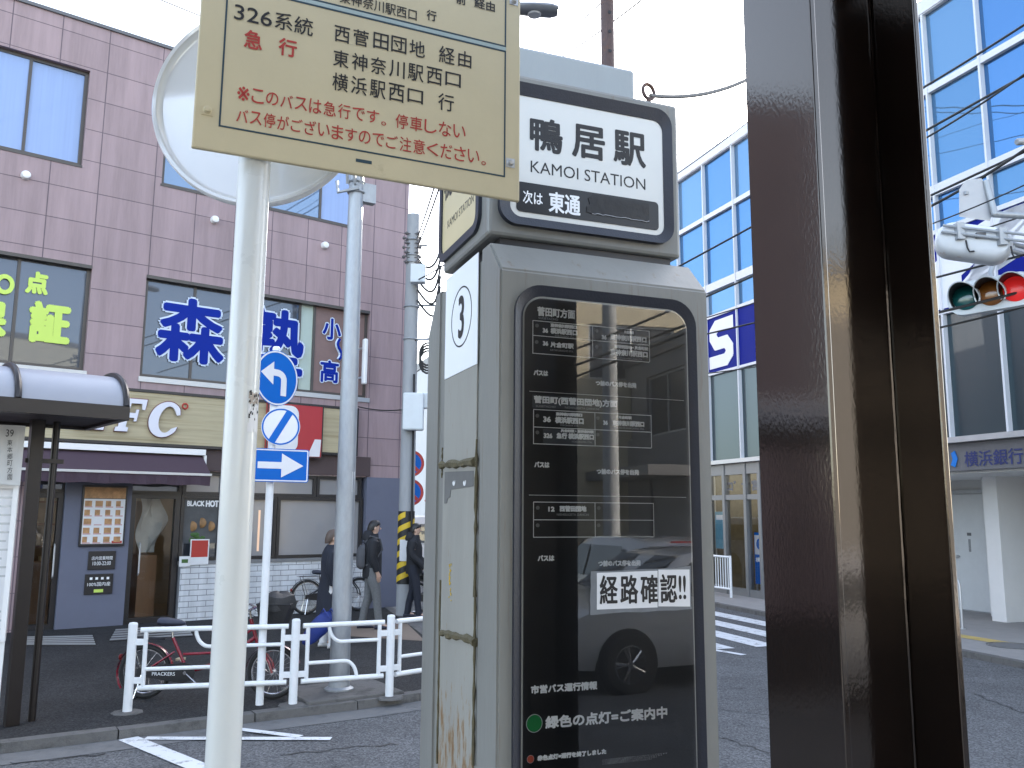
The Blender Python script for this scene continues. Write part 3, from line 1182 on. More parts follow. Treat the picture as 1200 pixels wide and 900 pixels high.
# restaurant fascia sign
SU1 = LF.pu(419, 510, .12)
sg = thing('shop_fascia_sign', 'long pale wood fascia sign with white serif letters above the aubergine awning', 'shop sign', LF.w(0, .04, 3.6))
b = MB()
b.wall(LF, -4.2, SU1 - .03, 3.17, 4.03, d=.125)
b.build('board', WOODP, sg)
b = MB()
b.ringframe(LF, [(-4.25, 3.12), (SU1, 3.12), (SU1, 4.08), (-4.25, 4.08)], [(-4.2, 3.165), (SU1 - .03, 3.165), (SU1 - .03, 4.035), (-4.2, 4.035)], .002, .15)
b.box(LF, -4.2, SU1 - .03, .002, .12, 3.165, 4.035)
b.build('casing', DARK, sg)


def italic_letters(b, d0, d1, grow=0.):
    """K F C drawn as slab-serif italics from their outlines, 1 unit high"""
    Kp = [(0, 0), (.42, 0), (.42, .12), (.34, .14), (.34, .40), (.42, .48), (.60, .14), (.54, .12), (.54, 0), (1.0, 0), (1.0, .12), (.92, .14), (.62, .62), (.86, .87), (.96, .88), (.96, 1), (.56, 1), (.56, .89), (.62, .87), (.34, .58), (.34, .87), (.42, .88), (.42, 1), (0, 1), (0, .88), (.08, .86), (.08, .14), (0, .12)]
    Fp = [(0, 0), (.46, 0), (.46, .12), (.36, .14), (.36, .42), (.60, .42), (.60, .32), (.70, .32), (.70, .68), (.60, .68), (.60, .57), (.36, .57), (.36, .86), (.76, .86), (.82, .68), (.92, .68), (.92, 1), (0, 1), (0, .88), (.09, .86), (.09, .14), (0, .12)]
    Cp = []
    for i in range(25):
        a = R(38 + (322 - 38) * i / 24)
        Cp.append((.5 + .50 * math.cos(a), .5 + .54 * math.sin(a)))
    Cp += [(.93, .02), (.80, .10)] if False else []
    inn = []
    for i in range(25):
        a = R(318 - (318 - 44) * i / 24)
        inn.append((.56 + .26 * math.cos(a), .5 + .40 * math.sin(a)))
    Cp = Cp + [(.93, .30)] + inn + [(.84, .64), (.94, .66)]
    for P, (x0, yb, x1, yt) in ((Kp, (88, 503, 131, 465)), (Fp, (134, 506, 176, 467)), (Cp, (170, 511, 217, 472))):
        u0, z0 = LF.px(x0, yb, d1)
        ub = LF.pu(x1, yt, d1)
        z1 = LF.pz((x0 + x1) / 2, yt, d1)
        z0 = LF.pz((x0 + x1) / 2, yb, d1)
        sh = .17 * (z1 - z0)
        W = ub - u0 - sh
        cx, cz = .5, .5
        pts = []
        for x, y in P:
            x2 = cx + (x - cx) * (1 + grow / .5)
            y2 = cz + (y - cz) * (1 + grow / .5)
            pts.append((u0 + x2 * W + sh * y2, z0 + (z1 - z0) * y2))
        b.poly(LF, pts, d0, d1)


b = MB()
italic_letters(b, .13, .165, .022)
b.build('letter_backing', M('dark red edge', (.14, .012, .02), .5), sg)
b = MB()
italic_letters(b, .166, .20)
b.build('letters', M('letter white', (.68, .68, .74), .4, var=.02), sg)
b = MB()
u, z = LF.px(217, 476, .15)
b.ring(LF.w(u, .15, z), LF.N, .045, .014, 20, 6)
b.build('registered_mark', INKR, sg)

pn = thing('shop_logo_sign', 'square red panel with a white corner fixed over the wood fascia sign', 'sign', LF.w(1.6, .16, 3.5))
pu0, pu1 = LF.pu(312, 500, .2), LF.pu(378, 500, .2)
pz0, pz1 = LF.pz(345, 536, .2), LF.pz(345, 473, .2)
b = MB()
b.box(LF, pu0, pu1, .152, .22, pz0, pz1, .01)
b.build('panel', M('panel red', (.40, .022, .03), .4, var=.04, coat=.3), pn)
b = MB()
b.poly(LF, rrect(pu0 + .12, pz0 + .10, pu0 + .62, pz1 - .05, .16), .221, .226)
b.poly(LF, [(pu1 - .30, pz0 + .03), (pu1 - .05, pz0 + .03), (pu1 - .03, pz0 + .36), (pu1 - .16, pz0 + .36)], .221, .226)
b.build('white_shape', SIGNWHITE, pn)
b = MB()
b.ringframe(LF, [(pu0, pz0), (pu1, pz0), (pu1, pz1), (pu0, pz1)], [(pu0 + .02, pz0 + .02), (pu1 - .02, pz0 + .02), (pu1 - .02, pz1 - .02), (pu0 + .02, pz1 - .02)], .222, .23)
b.build('frame', DARK, pn)

# menu board and small signs on the pier
mb = thing('menu_board', 'backlit menu board with food pictures on the blue grey pier', 'menu board', LF.w(-1.4, .02, 1.9))
mu = (LF.pu(95, 600, .06), LF.pu(148, 600, .06))
mz = (LF.pz(120, 640, .06), LF.pz(120, 569, .06))
b = MB()
b.box(LF, mu[0], mu[1], .022, .07, mz[0], mz[1], .008)
b.build('frame', DARK, mb)
b = MB()
b.box(LF, mu[0] + .03, mu[1] - .03, .071, .075, mz[0] + .04, mz[1] - .22)
b.build('sheet', PAPER, mb)
b = MB()
b.box(LF, mu[0] + .03, mu[1] - .03, .071, .075, mz[1] - .21, mz[1] - .03)
b.build('food_picture', MENUR, mb)
W_, H_ = mu[1] - mu[0] - .06, mz[1] - mz[0] - .26
for i in range(4):
    for j in range(5):
        if random.random() < .82:
            b = MB()
            a = mu[0] + .035 + i * W_ / 4
            c = mz[0] + .045 + j * H_ / 5
            b.box(LF, a + .01, a + W_ / 4 * random.uniform(.5, .8), .0755, .0775, c + .02, c + H_ / 5 * .75)
            b.build('food_picture', MENUR, mb)
b = MB()
for i in range(4):
    for j in range(5):
        a = mu[0] + .035 + i * W_ / 4
        c = mz[0] + .045 + j * H_ / 5
        b.box(LF, a + .01, a + W_ / 4 * .8, .0755, .077, c + .004, c + .014)
b.box(LF, mu[1] - .2, mu[1] - .04, .0755, .077, mz[0] + .045, mz[0] + .085)
b.build('caption', INKR, mb)
for nm, lab, bx_, rows in (('info_plaque', 'upper dark notice plate with white writing under the menu board', (103, 646, 135, 668), 2), ('info_plaque', 'lower dark notice plate with a green stripe below the other plate', (101, 673, 134, 697), 3)):
    t = thing(nm, lab, 'notice', LF.w(-1.4, .02, 1.0))
    ua, ub = LF.pu(bx_[0], 660, .04), LF.pu(bx_[2], 660, .04)
    zb, za = LF.pz(bx_[0], bx_[3], .04), LF.pz(bx_[0], bx_[1], .04)
    b = MB()
    b.box(LF, ua, ub, .022, .045, zb, za, .006)
    b.build('plate', DARK, t)
    b = MB()
    hh = za - zb
    if rows == 2:
        b.text(LF, .047, '店内営業時間', ua + .05, ub - .05, zb + hh * .62, hh * .2)
        b.text(LF, .047, '10:00-22:00', ua + .07, ub - .07, zb + hh * .34, hh * .2)
    else:
        for k in range(4):
            b.box(LF, ua + .07 + k * .085, ua + .11 + k * .085, .0455, .048, zb + hh * .72, zb + hh * .84)
        b.text(LF, .047, '100%国内産', ua + .04, ub - .04, zb + hh * .50, hh * .2)
    b.build('lettering', INKW, t)
    if rows == 3:
        b = MB()
        b.box(LF, (ua + ub) / 2 - .07, (ua + ub) / 2 + .07, .0455, .048, zb + .03, zb + .08)
        b.build('green_stripe', INKY, t)

t = thing('window_poster', 'dark food poster with large white lettering inside the shop window', 'poster', LF.w(.2, -.1, 1.8))
ua, ub = LF.pu(217, 600, -.05), LF.pu(259, 600, -.05)
za, zb = LF.pz(230, 637, -.05), LF.pz(230, 582, -.05)
b = MB()
b.box(LF, ua, ub, -.115, -.105, za, zb)
b.build('sheet', M('poster grey', (.075, .08, .085), .5, var=.5, vs=4), t)
b = MB()
b.text(LF, -.10, 'BLACK', ua + .04, ua + (ub - ua) * .55, zb - .12, .10, .006)
b.text(LF, -.10, 'HOT', ua + (ub - ua) * .58, ub - .03, zb - .12, .12, .008)
b.build('lettering', INKW, t)
b = MB()
for k in range(3):
    b.ball(LF.w(ua + .15 + .16 * k, -.10, za + .30 + .06 * (k % 2)), .09, .015, .09)
b.build('burger_picture', M('burger brown', (.28, .15, .055), .5, var=.5, vs=12), t, smooth=True)
b = MB()
for k in range(14):
    u = ua + .08 + .30 * random.random()
    z = za + .05 + .14 * random.random()
    b.ball(LF.w(u, -.092, z), .05, .01, .03, 8, 5)
b.build('leaf_picture', PLANT, t)
for lab, bx_, mt in (('red and white notice stuck low on the shop window', (223, 632, 245, 662), 'r'), ('small white notice stuck beside the red and white one', (211, 652, 224, 664), 'w')):
    t = thing('window_notice', lab, 'notice', LF.w(0, .06, 1.2))
    ua, ub = LF.pu(bx_[0], 640, .07), LF.pu(bx_[2], 640, .07)
    za, zb = LF.pz(bx_[0], bx_[3], .07), LF.pz(bx_[0], bx_[1], .07)
    b = MB()
    b.box(LF, ua, ub, .071, .075, za, zb)
    b.build('sheet', PAPER, t)
    b = MB()
    if mt == 'r':
        b.box(LF, ua + .02, ub - .02, .076, .078, za + (zb - za) * .3, zb - .02)
    else:
        b.box(LF, ua + .04, ub - .04, .076, .078, za + .06, zb - .05)
    b.build('print', INKR if mt == 'r' else PLANT, t)
t = thing('bracket_sign', 'narrow white sign on brackets beside the big upstairs window', 'sign', LF.w(3.2, 0, 4.8))
b = MB()
u, z = LF.px(429, 424, .3)
b.box(LF, u - .045, u + .045, .18, .30, z - .45, z + .48, .03)
b.build('case', WHITE, t)
b = MB()
for dzz in (-.3, .3):
    b.box(LF, u - .02, u + .02, .002, .18, z + dzz - .02, z + dzz + .02)
b.build('bracket', ALU, t)
# striped mats at the doors
for lab, pp in (('striped entrance mat left of the blue grey pier', ((24, 757), (112, 757), (108, 745), (28, 747))), ('striped entrance mat in front of the right hand shop door', ((128, 752), (226, 746), (218, 733), (136, 738)))):
    P4 = [ground(x, y, PAVE) for x, y in pp]
    t = thing('entrance_mat', lab, 'mat', (P4[0] + P4[2]) / 2)
    b = MB()
    b.prism([p + Z3 * .002 for p in P4], [p + Z3 * .014 for p in P4])
    b.build('base', DARK, t)
    b = MB()
    for k in range(5):
        a, c = (k + .25) / 5, (k + .6) / 5
        q = [P4[0].lerp(P4[3], a), P4[1].lerp(P4[2], a), P4[1].lerp(P4[2], c), P4[0].lerp(P4[3], c)]
        b.prism([p + Z3 * .015 for p in q], [p + Z3 * .02 for p in q])
    b.build('stripe', ALU, t)

# ------------------------------------------------------------------ bus stop with lit information panels
W = BS.pu(836, 603)
zc = BS.pz(640, 320)                                   # top of the front face
DC = .17                                               # depth of the front cabinet
_, ztop = BS.px(680, 297, -.10)
bs = thing('bus_stop_pillar', 'grey bus stop pillar with a station name box and black information window', 'bus stop', BS.w(W / 2, -.25, PAVE))
zb = PAVE


def dside(x, y=603):
    """distance back from the front face of a point seen on the left side"""
    return -BSS.pu(x, y)


D1, D2, D3, D4 = dside(561), dside(555), dside(516), dside(510)
D5 = dside(498.5)
b = MB()
# front cabinet: straight sides, sloped top, small rounded edge
prof = [(0, zb), (0, zc), (-.10, ztop), (-D1, ztop), (-D1, zb)]
b.prism([BS.w(0, d, z) for d, z in prof], [BS.w(W, d, z) for d, z in prof])
bmesh.ops.bevel(b.bm, geom=[e for e in b.bm.edges], offset=.006, segments=2, affect='EDGES')
b.build('front_cabinet', BSBODY, bs)
b = MB()
prof = [(-D4, zb), (-D4, ztop - .02), (-D4 - .05, ztop - .02), (-D5 - .03, zc - .05), (-D5 - .03, zb)]
b.prism([BS.w(.005, d, z) for d, z in prof], [BS.w(W - .005, d, z) for d, z in prof])
bmesh.ops.bevel(b.bm, geom=[e for e in b.bm.edges], offset=.006, segments=2, affect='EDGES')
b.build('rear_cabinet', BSBODY, bs)
b = MB()
b.box(BS, .012, W - .012, -D4 - .02, -D1 + .02, zb, ztop - .03)
b.build('core', BSBODY, bs)
b = MB()
b.box(BS, .006, .012, -D3 + .004, -D2 - .004, zb + .02, ztop - .06, .002)
side = b.build('side_panel', BSSIDE, bs)
# perished sealant along the side panel
b = MB()


def sside(x, y):
    u, z = BSS.px(x, y, -.004)
    return -u, z


for x, ya, yb, wd in ((557.5, 515, 700, .010), (517, 525, 560, .006), (558, 700, 900, .009), (517.5, 680, 900, .007)):
    dA, _ = sside(x, 603)
    _, z0 = sside(x, yb)
    _, z1 = sside(x, ya)
    z0 = max(z0, zb + .02)
    n = 16
    pts = [BS.w(.004, -dA + random.uniform(-.002, .002), z0 + (z1 - z0) * i / n) for i in range(n + 1)]
    b.tube(pts, wd * .5, 6, radii=[wd * random.uniform(.3, .7) for _ in pts])
for ya, yb in ((545, 541), (741, 752)):
    dA, z0 = sside(518, ya)
    dB, z1 = sside(557, yb)
    n = 9
    pts = [BS.w(.005, -dA + (dA - dB) * i / n, (z0 + z1) / 2 + (z1 - z0) * (i / n - .5) + random.uniform(-.003, .003)) for i in range(n + 1)]
    b.tube(pts, .01, 6, radii=[random.uniform(.007, .017) for _ in pts])
b.build('sealant', SEAL, bs)
# grey patch with two pale scraps, and the stop number card
b = MB()
dA, z1 = sside(521, 553)
dB, z2 = sside(555, 553)
_, z0 = sside(530, 588)
b.poly(BSS, [(-dA, z0 - .005), (-dA - -.03, z0 - .004), (-dA + .04, z0 + .012), (-dA + .065, z0 + .015), (-dA + .075, z0 + .04), (-dB - .004, z0 + .045), (-dB - .004, z2 + .004), (-dA, z1)], -.007, -.0045)
b.build('patch', M('dark grey patch', (.13, .13, .125), .6, var=.2, vs=30), bs)
b = MB()
for x in (532, 544.5):
    dd, zz = sside(x, 565)
    b.poly(BSS, [(-dd + .014 * math.cos(a), zz + .012 * math.sin(a)) for a in [R(180 + 180 * i / 10) for i in range(11)]] + [(-dd + .012, zz + .006), (-dd + .003, zz - .003), (-dd - .004, zz + .005)], -.0042, -.003)
b.build('paper_scrap', PAPER, bs)
c3 = [BSS.px(x, y, -.004) for x, y in ((521, 446), (559, 425), (559, 299), (521, 328))]
b = MB()
zlo, zhi = (c3[0][1] + c3[1][1]) / 2, (c3[2][1] + c3[3][1]) / 2
ua, ub = c3[0][0], c3[1][0]
b.box(BSS, ua, ub, -.0062, -.0035, zlo, zhi)
card = b.build('number_card', M('number card white', (.80, .82, .84), .5, var=.03), bs)
b = MB()
uc, zcn = BSS.px(540.5, 371, -.003)
b.ringframe(BSS, circle(uc, zcn, (ub - ua) * .315, 48, .103), circle(uc, zcn, (ub - ua) * .315 - .005, 48, .098), -.0034, -.0026)
b.text(BSS, -.0026, '3', uc - .031, uc + .031, zcn, .148, .004)
b.build('lettering', INKB, card)
# yellow flaking strip
b = MB()
for k in range(26):
    dd, zz = sside(527 + random.uniform(-1.2, 1.2), random.uniform(660, 705))
    b.ball(BS.w(.0052, -dd, zz), .002, .004, random.uniform(.002, .006), 6, 4)
b.build('flaked_paint', YELB, bs)

# window: rubber seal, black printed panel, glass
fo = BS.pu(601, 603), BS.pu(819, 603)
fi = BS.pu(615, 603), BS.pu(807.5, 603)
zo = BS.pz(700, 342.5)
zi = BS.pz(700, 358)
z0o, z0i = .62, .665
rO, rI = .085, .06
b = MB()
b.ringframe(BS, rrect(fo[0], z0o, fo[1], zo, rO, 8), rrect(fi[0], z0i, fi[1], zi, rI, 8), -.03, .012, din=-.004)
b.build('window_seal', NAVYRUB, bs, smooth=True)
b = MB()
b.ringframe(BS, rrect(fi[0] - .006, z0i - .006, fi[1] + .006, zi + .006, rI, 8), rrect(fi[0] + .012, z0i + .012, fi[1] - .008, zi - .012, rI - .01, 8), -.028, -.006)
b.build('inner_trim', BRONZE, bs)
b = MB()
b.poly(BS, rrect(fi[0] - .004, z0i - .004, fi[1] + .004, zi + .004, rI, 8), .001, .0015)
pan = b.build('printed_panel', BLACKP, bs)
b = MB()
b.face([BS.w(u, .0075, z) for u, z in rrect(fi[0] - .004, z0i - .004, fi[1] + .004, zi + .004, rI, 8)])
b.build('window_glass', CASEGLASS, bs)
P_ = .0022


def zt4(x, y):
    return 590 + x / 5, 330 + y / 5


def zt5(x, y):
    return 590 + x / 5, 450 + y / 5


def zt6(x, y):
    return 590 + x / 5, 570 + y / 5


def zt7(x, y):
    return 590 + x / 5, 720 + y / 5


band = MB()
lines = MB()
white = MB()
small = MB()
dots = MB()


def tline(zt, x0, y0, x1, y1, wd=.0021):
    a = BS.px(*zt(x0, y0), P_)
    c = BS.px(*zt(x1, y1), P_)
    if abs(a[0] - c[0]) > abs(a[1] - c[1]):
        z = (a[1] + c[1]) / 2
        lines.box(BS, a[0], c[0], P_, P_ + .0004, z - wd / 2, z + wd / 2)
    else:
        u = (a[0] + c[0]) / 2
        lines.box(BS, u - wd / 2, u + wd / 2, P_, P_ + .00045, min(a[1], c[1]), max(a[1], c[1]))


def wtext(zt, body, xl, yl, xr, yr, h, mb=None, bold=.0013):
    a, c = zt(xl, yl), zt(xr, yr)
    (mb or white).textpx(BS, P_ + .0005, body, a[0], a[1], c[0], c[1], h / 5, bold)


def dot(zt, x, y, r=.0055):
    u, z = BS.px(*zt(x, y), P_)
    dots.poly(BS, circle(u, z, r, 14), P_, P_ + .002)


def brect(zt, x0, y0, x1, y1):
    a = BS.px(*zt(x0, y0), P_)
    c = BS.px(*zt(x1, y1), P_)
    band.box(BS, a[0], c[0], .0016, .0019, min(a[1], c[1]), max(a[1], c[1]))


# first route table
wtext(zt4, '菅田町方面', 198, 180, 420, 186, 56)
wtext(zt4, 'SUGETACHO', 205, 213, 320, 222, 12, small, 0)
for y0, y1 in ((227, 291), (322, 366), (422, 470)):
    tline(zt4, 172, y0, 855, y1)
for x, y0, y1 in ((172, 227, 422), (522, 258, 445), (855, 290, 470)):
    tline(zt4, x, y0, x, y1)
wtext(zt4, '東神奈川駅西口', 275, 257, 430, 266, 24)
wtext(zt4, '36', 229, 286, 262, 288, 28)
wtext(zt4, '横浜駅西口', 275, 290, 432, 298, 36)
wtext(zt4, 'YOKOHAMA STA.', 300, 318, 415, 326, 11, small, 0)
wtext(zt4, '36', 230, 361, 263, 364, 28)
wtext(zt4, '片倉町駅', 275, 370, 412, 377, 34)
wtext(zt4, 'KATAKURACHO STA.', 275, 400, 410, 410, 11, small, 0)
wtext(zt4, '片倉町駅', 705, 296, 765, 300, 20)
wtext(zt4, '36', 575, 325, 605, 328, 26)
wtext(zt4, '東神奈川駅西口', 625, 328, 838, 338, 36)
wtext(zt4, '西菅田団地・片倉町駅', 650, 382, 848, 392, 22)
wtext(zt4, '東神奈川駅西口', 625, 412, 845, 428, 38)
wtext(zt4, 'HIGASHIKANAGAWA STA.', 660, 356, 815, 366, 11, small, 0)
wtext(zt4, 'HIGASHIKANAGAWA STA.', 660, 447, 815, 457, 11, small, 0)
for x, y in ((196, 258), (194, 354), (545, 290), (545, 384)):
    dot(zt4, x, y)
wtext(zt4, 'バスは', 176, 532, 262, 538, 34)
wtext(zt4, 'つ前のバス停を出発', 540, 597, 780, 606, 32)
# second route table
brect(zt5, 170, 62, 445, 152)
brect(zt5, 232, 262, 532, 360)
wtext(zt5, '菅田町(西菅田団地)方面', 178, 92, 668, 120, 52)
wtext(zt5, 'SUGETACHO', 190, 130, 305, 133, 12, small, 0)
wtext(zt5, 'NISHISUGETA DANCHI', 360, 138, 560, 147, 12, small, 0)
for y0, y1 in ((152, 182), (255, 279), (352, 373)):
    tline(zt5, 175, y0, 866, y1)
for x, y0, y1 in ((176, 152, 352), (536, 168, 362), (866, 182, 373)):
    tline(zt5, x, y0, x, y1)
wtext(zt5, '東神奈川駅西口', 306, 176, 462, 182, 22)
wtext(zt5, '36', 232, 206, 278, 208, 34)
wtext(zt5, '横浜駅西口', 302, 211, 470, 217, 40)
wtext(zt5, 'YOKOHAMA STA.', 330, 240, 440, 246, 11, small, 0)
wtext(zt5, '片倉町駅・東神奈川駅', 335, 274, 530, 280, 20)
wtext(zt5, '326', 235, 302, 287, 304, 30)
wtext(zt5, '急行 横浜駅西口', 310, 304, 530, 310, 36)
wtext(zt5, 'YOKOHAMA STA.', 400, 338, 520, 342, 11, small, 0)
wtext(zt5, '36', 583, 226, 612, 228, 28)
wtext(zt5, '東神奈川駅西口', 638, 229, 825, 235, 34)
wtext(zt5, '片倉町駅', 672, 195, 752, 198, 20)
wtext(zt5, 'HIGASHIKANAGAWA STA.', 650, 257, 825, 262, 11, small, 0)
for x, y in ((198, 186), (198, 284), (552, 200), (552, 296)):
    dot(zt5, x, y)
wtext(zt5, 'バスは', 180, 471, 270, 474, 36)
wtext(zt5, 'つ前のバス停を出発', 545, 513, 795, 517, 34)
# third route table
for y0, y1 in ((692, 699), (796, 798), (897, 896)):
    tline(zt5, 175, y0, 880, y1)
for x, y0, y1 in ((176, 692, 897), (537, 695, 896), (880, 699, 896)):
    tline(zt5, x, y0, x, y1)
wtext(zt5, '12', 262, 733, 300, 733, 30)
wtext(zt5, '西菅田団地', 328, 731, 487, 731, 36)
wtext(zt5, 'NISHISUGETA DANCHI', 313, 765, 500, 766, 14, small, 0)
for x, y in ((200, 725), (200, 828), (557, 727), (557, 828)):
    dot(zt5, x, y)
wtext(zt6, 'バスは', 200, 420, 298, 420, 36)
wtext(zt6, 'つ前のバス停を出発', 555, 451, 805, 449, 36)
# lower notices
wtext(zt7, '市営バス運行情報', 160, 443, 550, 414, 52)
wtext(zt7, '緑色の点灯=ご案内中', 245, 632, 960, 574, 76, bold=.0016)
wtext(zt7, '赤色点灯=運行を終了しました', 198, 840, 603, 805, 34)
for k in range(4):
    wtext(zt7, 'バスの接近情報は道路状況により変わることがあります', 578, 848 + k * 10, 960 - 30 * k, 818 + k * 10, 8, small, 0)
z_ = BS.px(*zt7(180, 638), P_)
for nm, mb_, xs_ in (('panel_seam', None, 0),):
    pass
for y0, y1 in ((640, 700), (1250, 1250)):
    a = BS.px(*zt4(120, y0), P_)
    lines.box(BS, fi[0] + .012, fi[1] - .01, .0016, .0018, a[1] - .0006, a[1] + .0006)
band.build('shaded_band', GREYBAND, pan)
lines.build('table_lines', INKW, pan)
white.build('lettering', INKW, pan)
small.build('small_lettering', INKG, pan)
dots.build('indicator_lamp', M('unlit indicator', (.16, .16, .165), .5, var=.1), pan)
for nm, xx, yy, r, mt in (('green_disc', 180, 638, .0245, GREEND), ('red_disc', 158, 848, .0105, REDD)):
    u, z = BS.px(*zt7(xx, yy), P_)
    b = MB()
    b.poly(BS, circle(u, z, r, 32), P_, P_ + .0008)
    o = b.build(nm, mt, pan)
    b = MB()
    b.ringframe(BS, circle(u, z, r, 32), circle(u, z, r * .93, 32), P_ + .0009, P_ + .0013)
    b.build('rim', INKG, o)
# the taped notice on the glass
t = thing('taped_notice', 'white paper notice in bold black writing taped with grey tape on the bus stop window', 'notice', BS.w(.5, .01, 1.8))
P6 = lambda x, y: BS.px(*zt6(x, y), .010)
q = [P6(548, 722), P6(1094, 704), P6(1090, 487), P6(548, 507)]
g = [P6(512, 750), P6(1100, 720), P6(1098, 470), P6(510, 497)]
b = MB()
jag = []
for i in range(4):
    a, c = g[i], g[(i + 1) % 4]
    for k in range(6):
        f = k / 6
        jag.append((a[0] + (c[0] - a[0]) * f + random.uniform(-.0025, .0025), a[1] + (c[1] - a[1]) * f + random.uniform(-.0025, .0025)))
b.poly(BS, jag, .0085, .0092)
b.build('tape', PAPERG, t)
b = MB()
s0, s1 = P6(905, 709), P6(905, 494)
b.poly(BS, [q[0], (s0[0] - .001, s0[1]), (s1[0] - .001, s1[1]), q[3]], .0093, .0098)
b.poly(BS, [(s0[0] + .002, s0[1] + .003), q[1], q[2], (s1[0] + .002, s1[1] + .003)], .0093, .0099)
b.build('sheet', PAPER, t)
b = MB()
for ch, x0, x1, y in (('経', 563, 670, 606), ('路', 684, 790, 604), ('確', 802, 905, 602), ('認', 918, 1018, 598)):
    a = zt6(x0, y)
    c = zt6(x1, y - 2)
    b.textpx(BS, .0101, ch, a[0], a[1], c[0], c[1], 34, .0017)
for x in (1035, 1061):
    a = zt6(x - 9, 592)
    c = zt6(x + 9, 591)
    b.textpx(BS, .0101, '!', a[0], a[1], c[0], c[1], 28, .001)
b.build('lettering', INKB, t)

# station name box above
DB = .125
ub0, ub1 = .02, BS.pu(798, 300, -DB)
zb1 = BS.pz(790, 123, -DB)
DE = dside(512)
nb = thing
b = MB()
b.box(BS, ub0 - .015, ub1, -DE, -DB, ztop + .035, zb1, .012)
b.build('name_box', BSBODY, bs)
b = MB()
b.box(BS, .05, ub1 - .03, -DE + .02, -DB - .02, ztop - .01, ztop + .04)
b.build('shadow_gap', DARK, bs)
d_ = -DB
X2 = lambda x, y: BS.px(580 + x / 3.75, 80 + y / 3.75, d_ + .012)
oL, oR = BS.pu(585, 210, d_ + .012), X2(775, 440)[0]
oT, oB = X2(500, 140)[1], X2(500, 742)[1]
iL, iR = BS.pu(598, 210, d_ + .012), X2(740, 440)[0]
iT, iB = X2(500, 190)[1], X2(500, 705)[1]
b = MB()
b.ringframe(BS, rrect(oL, oB, oR, oT, .06, 8), rrect(iL, iB, iR, iT, .038, 8), d_ - .002, d_ + .022, din=d_ + .012)
sealn = b.build('name_seal', NAVYRUB, bs, smooth=True)
b = MB()
b.poly(BS, rrect(iL - .004, iB - .004, iR + .004, iT + .004, .04, 8), d_ + .002, d_ + .009)
pnl = b.build('name_panel', PANELW, bs)
b = MB()
e = d_ + .0095
for ch, x0, x1, y0, y1, h in (('鴨', 153, 298, 286, 304, 150), ('居', 338, 484, 316, 334, 148), ('駅', 520, 663, 345, 364, 152)):
    b.textpx(BS, e, ch, 580 + x0 / 3.75, 80 + y0 / 3.75, 580 + x1 / 3.75, 80 + y1 / 3.75, h / 3.75, .0034)
b.textpx(BS, e, 'KAMOI STATION', 580 + 157 / 3.75, 80 + 438 / 3.75, 580 + 661 / 3.75, 80 + 504 / 3.75, 52 / 3.75)
b.build('lettering', INKB, pnl)
sL, sR = X2(95, 560)[0], X2(719, 600)[0]
sT, sB = X2(500, 556)[1], X2(400, 668)[1]
b = MB()
b.poly(BS, rrect(sL, sB, sR, sT, .014, 4), e, e + .0015)
strp = b.build('next_stop_strip', BLACKP, pnl)
b = MB()
b.textpx(BS, e + .002, '次は', 580 + 123 / 3.75, 80 + 564 / 3.75, 580 + 210 / 3.75, 80 + 575 / 3.75, 58 / 3.75, .0006)
b.textpx(BS, e + .002, '東通', 580 + 236 / 3.75, 80 + 587 / 3.75, 580 + 376 / 3.75, 80 + 604 / 3.75, 92 / 3.75, .0018)
b.build('lettering', INKW, strp)
b = MB()
tl, tr = X2(402, 600)[0], X2(676, 620)[0]
tt, tb = X2(540, 575)[1], X2(540, 655)[1]
pts = [(tl + .02, tb - .002)]
n = 22
pts = [(tl + (tr - tl) * i / n, tb + random.uniform(-.003, .003)) for i in range(n + 1)] + [(tr, tt), (tl + .02, tt + .003), (tl + .006, tt - .012), (tl + .012, (tt + tb) / 2), (tl, tb + .02)]
b.poly(BS, pts, e + .0018, e + .004)
b.build('black_tape', M('black tape', (.008, .008, .009), .5, var=.2, bump=.2, bs=30), strp)
b = MB()
fr_ = [BS.w(tl + .02 + (tr - tl - .02) * i / n, e + .0042, tb + random.uniform(-.002, .002)) for i in range(n + 1)]
b.tube(fr_, .0011, 5)
b.build('torn_edge', INKG, strp)
# name panel on the left side of the box
FS = Frame(BS.w(ub0 - .015, 0, 0), 159)
uA, uB = FS.pu(517, 300), FS.pu(564, 300)
zSB = FS.pz(541, 285)
zST = iT
b = MB()
b.ringframe(FS, rrect(uA, oB, uB, oT, .06, 8), rrect(uA + .03, iB, uB - .03, iT, .036, 8), -.002, .012)
b.build('side_seal', NAVYRUB, bs, smooth=True)
b = MB()
b.poly(FS, rrect(uA + .026, iB - .004, uB - .026, iT + .004, .036, 8), .001, .005)
sp = b.build('side_name_panel', CREAM2, bs)
b = MB()
b.textpx(FS, .0055, 'KAMOI STATION', 524.5, 259, 555, 236, 9)
zk = FS.pz(540, 200)
for i, ch in enumerate('鴨居駅'):
    ww = (uB - uA - .08) / 3
    b.text(FS, .0055, ch, uA + .045 + i * ww, uA + .045 + (i + .82) * ww, zk, .11, .0025)
b.build('lettering', INKB, sp)
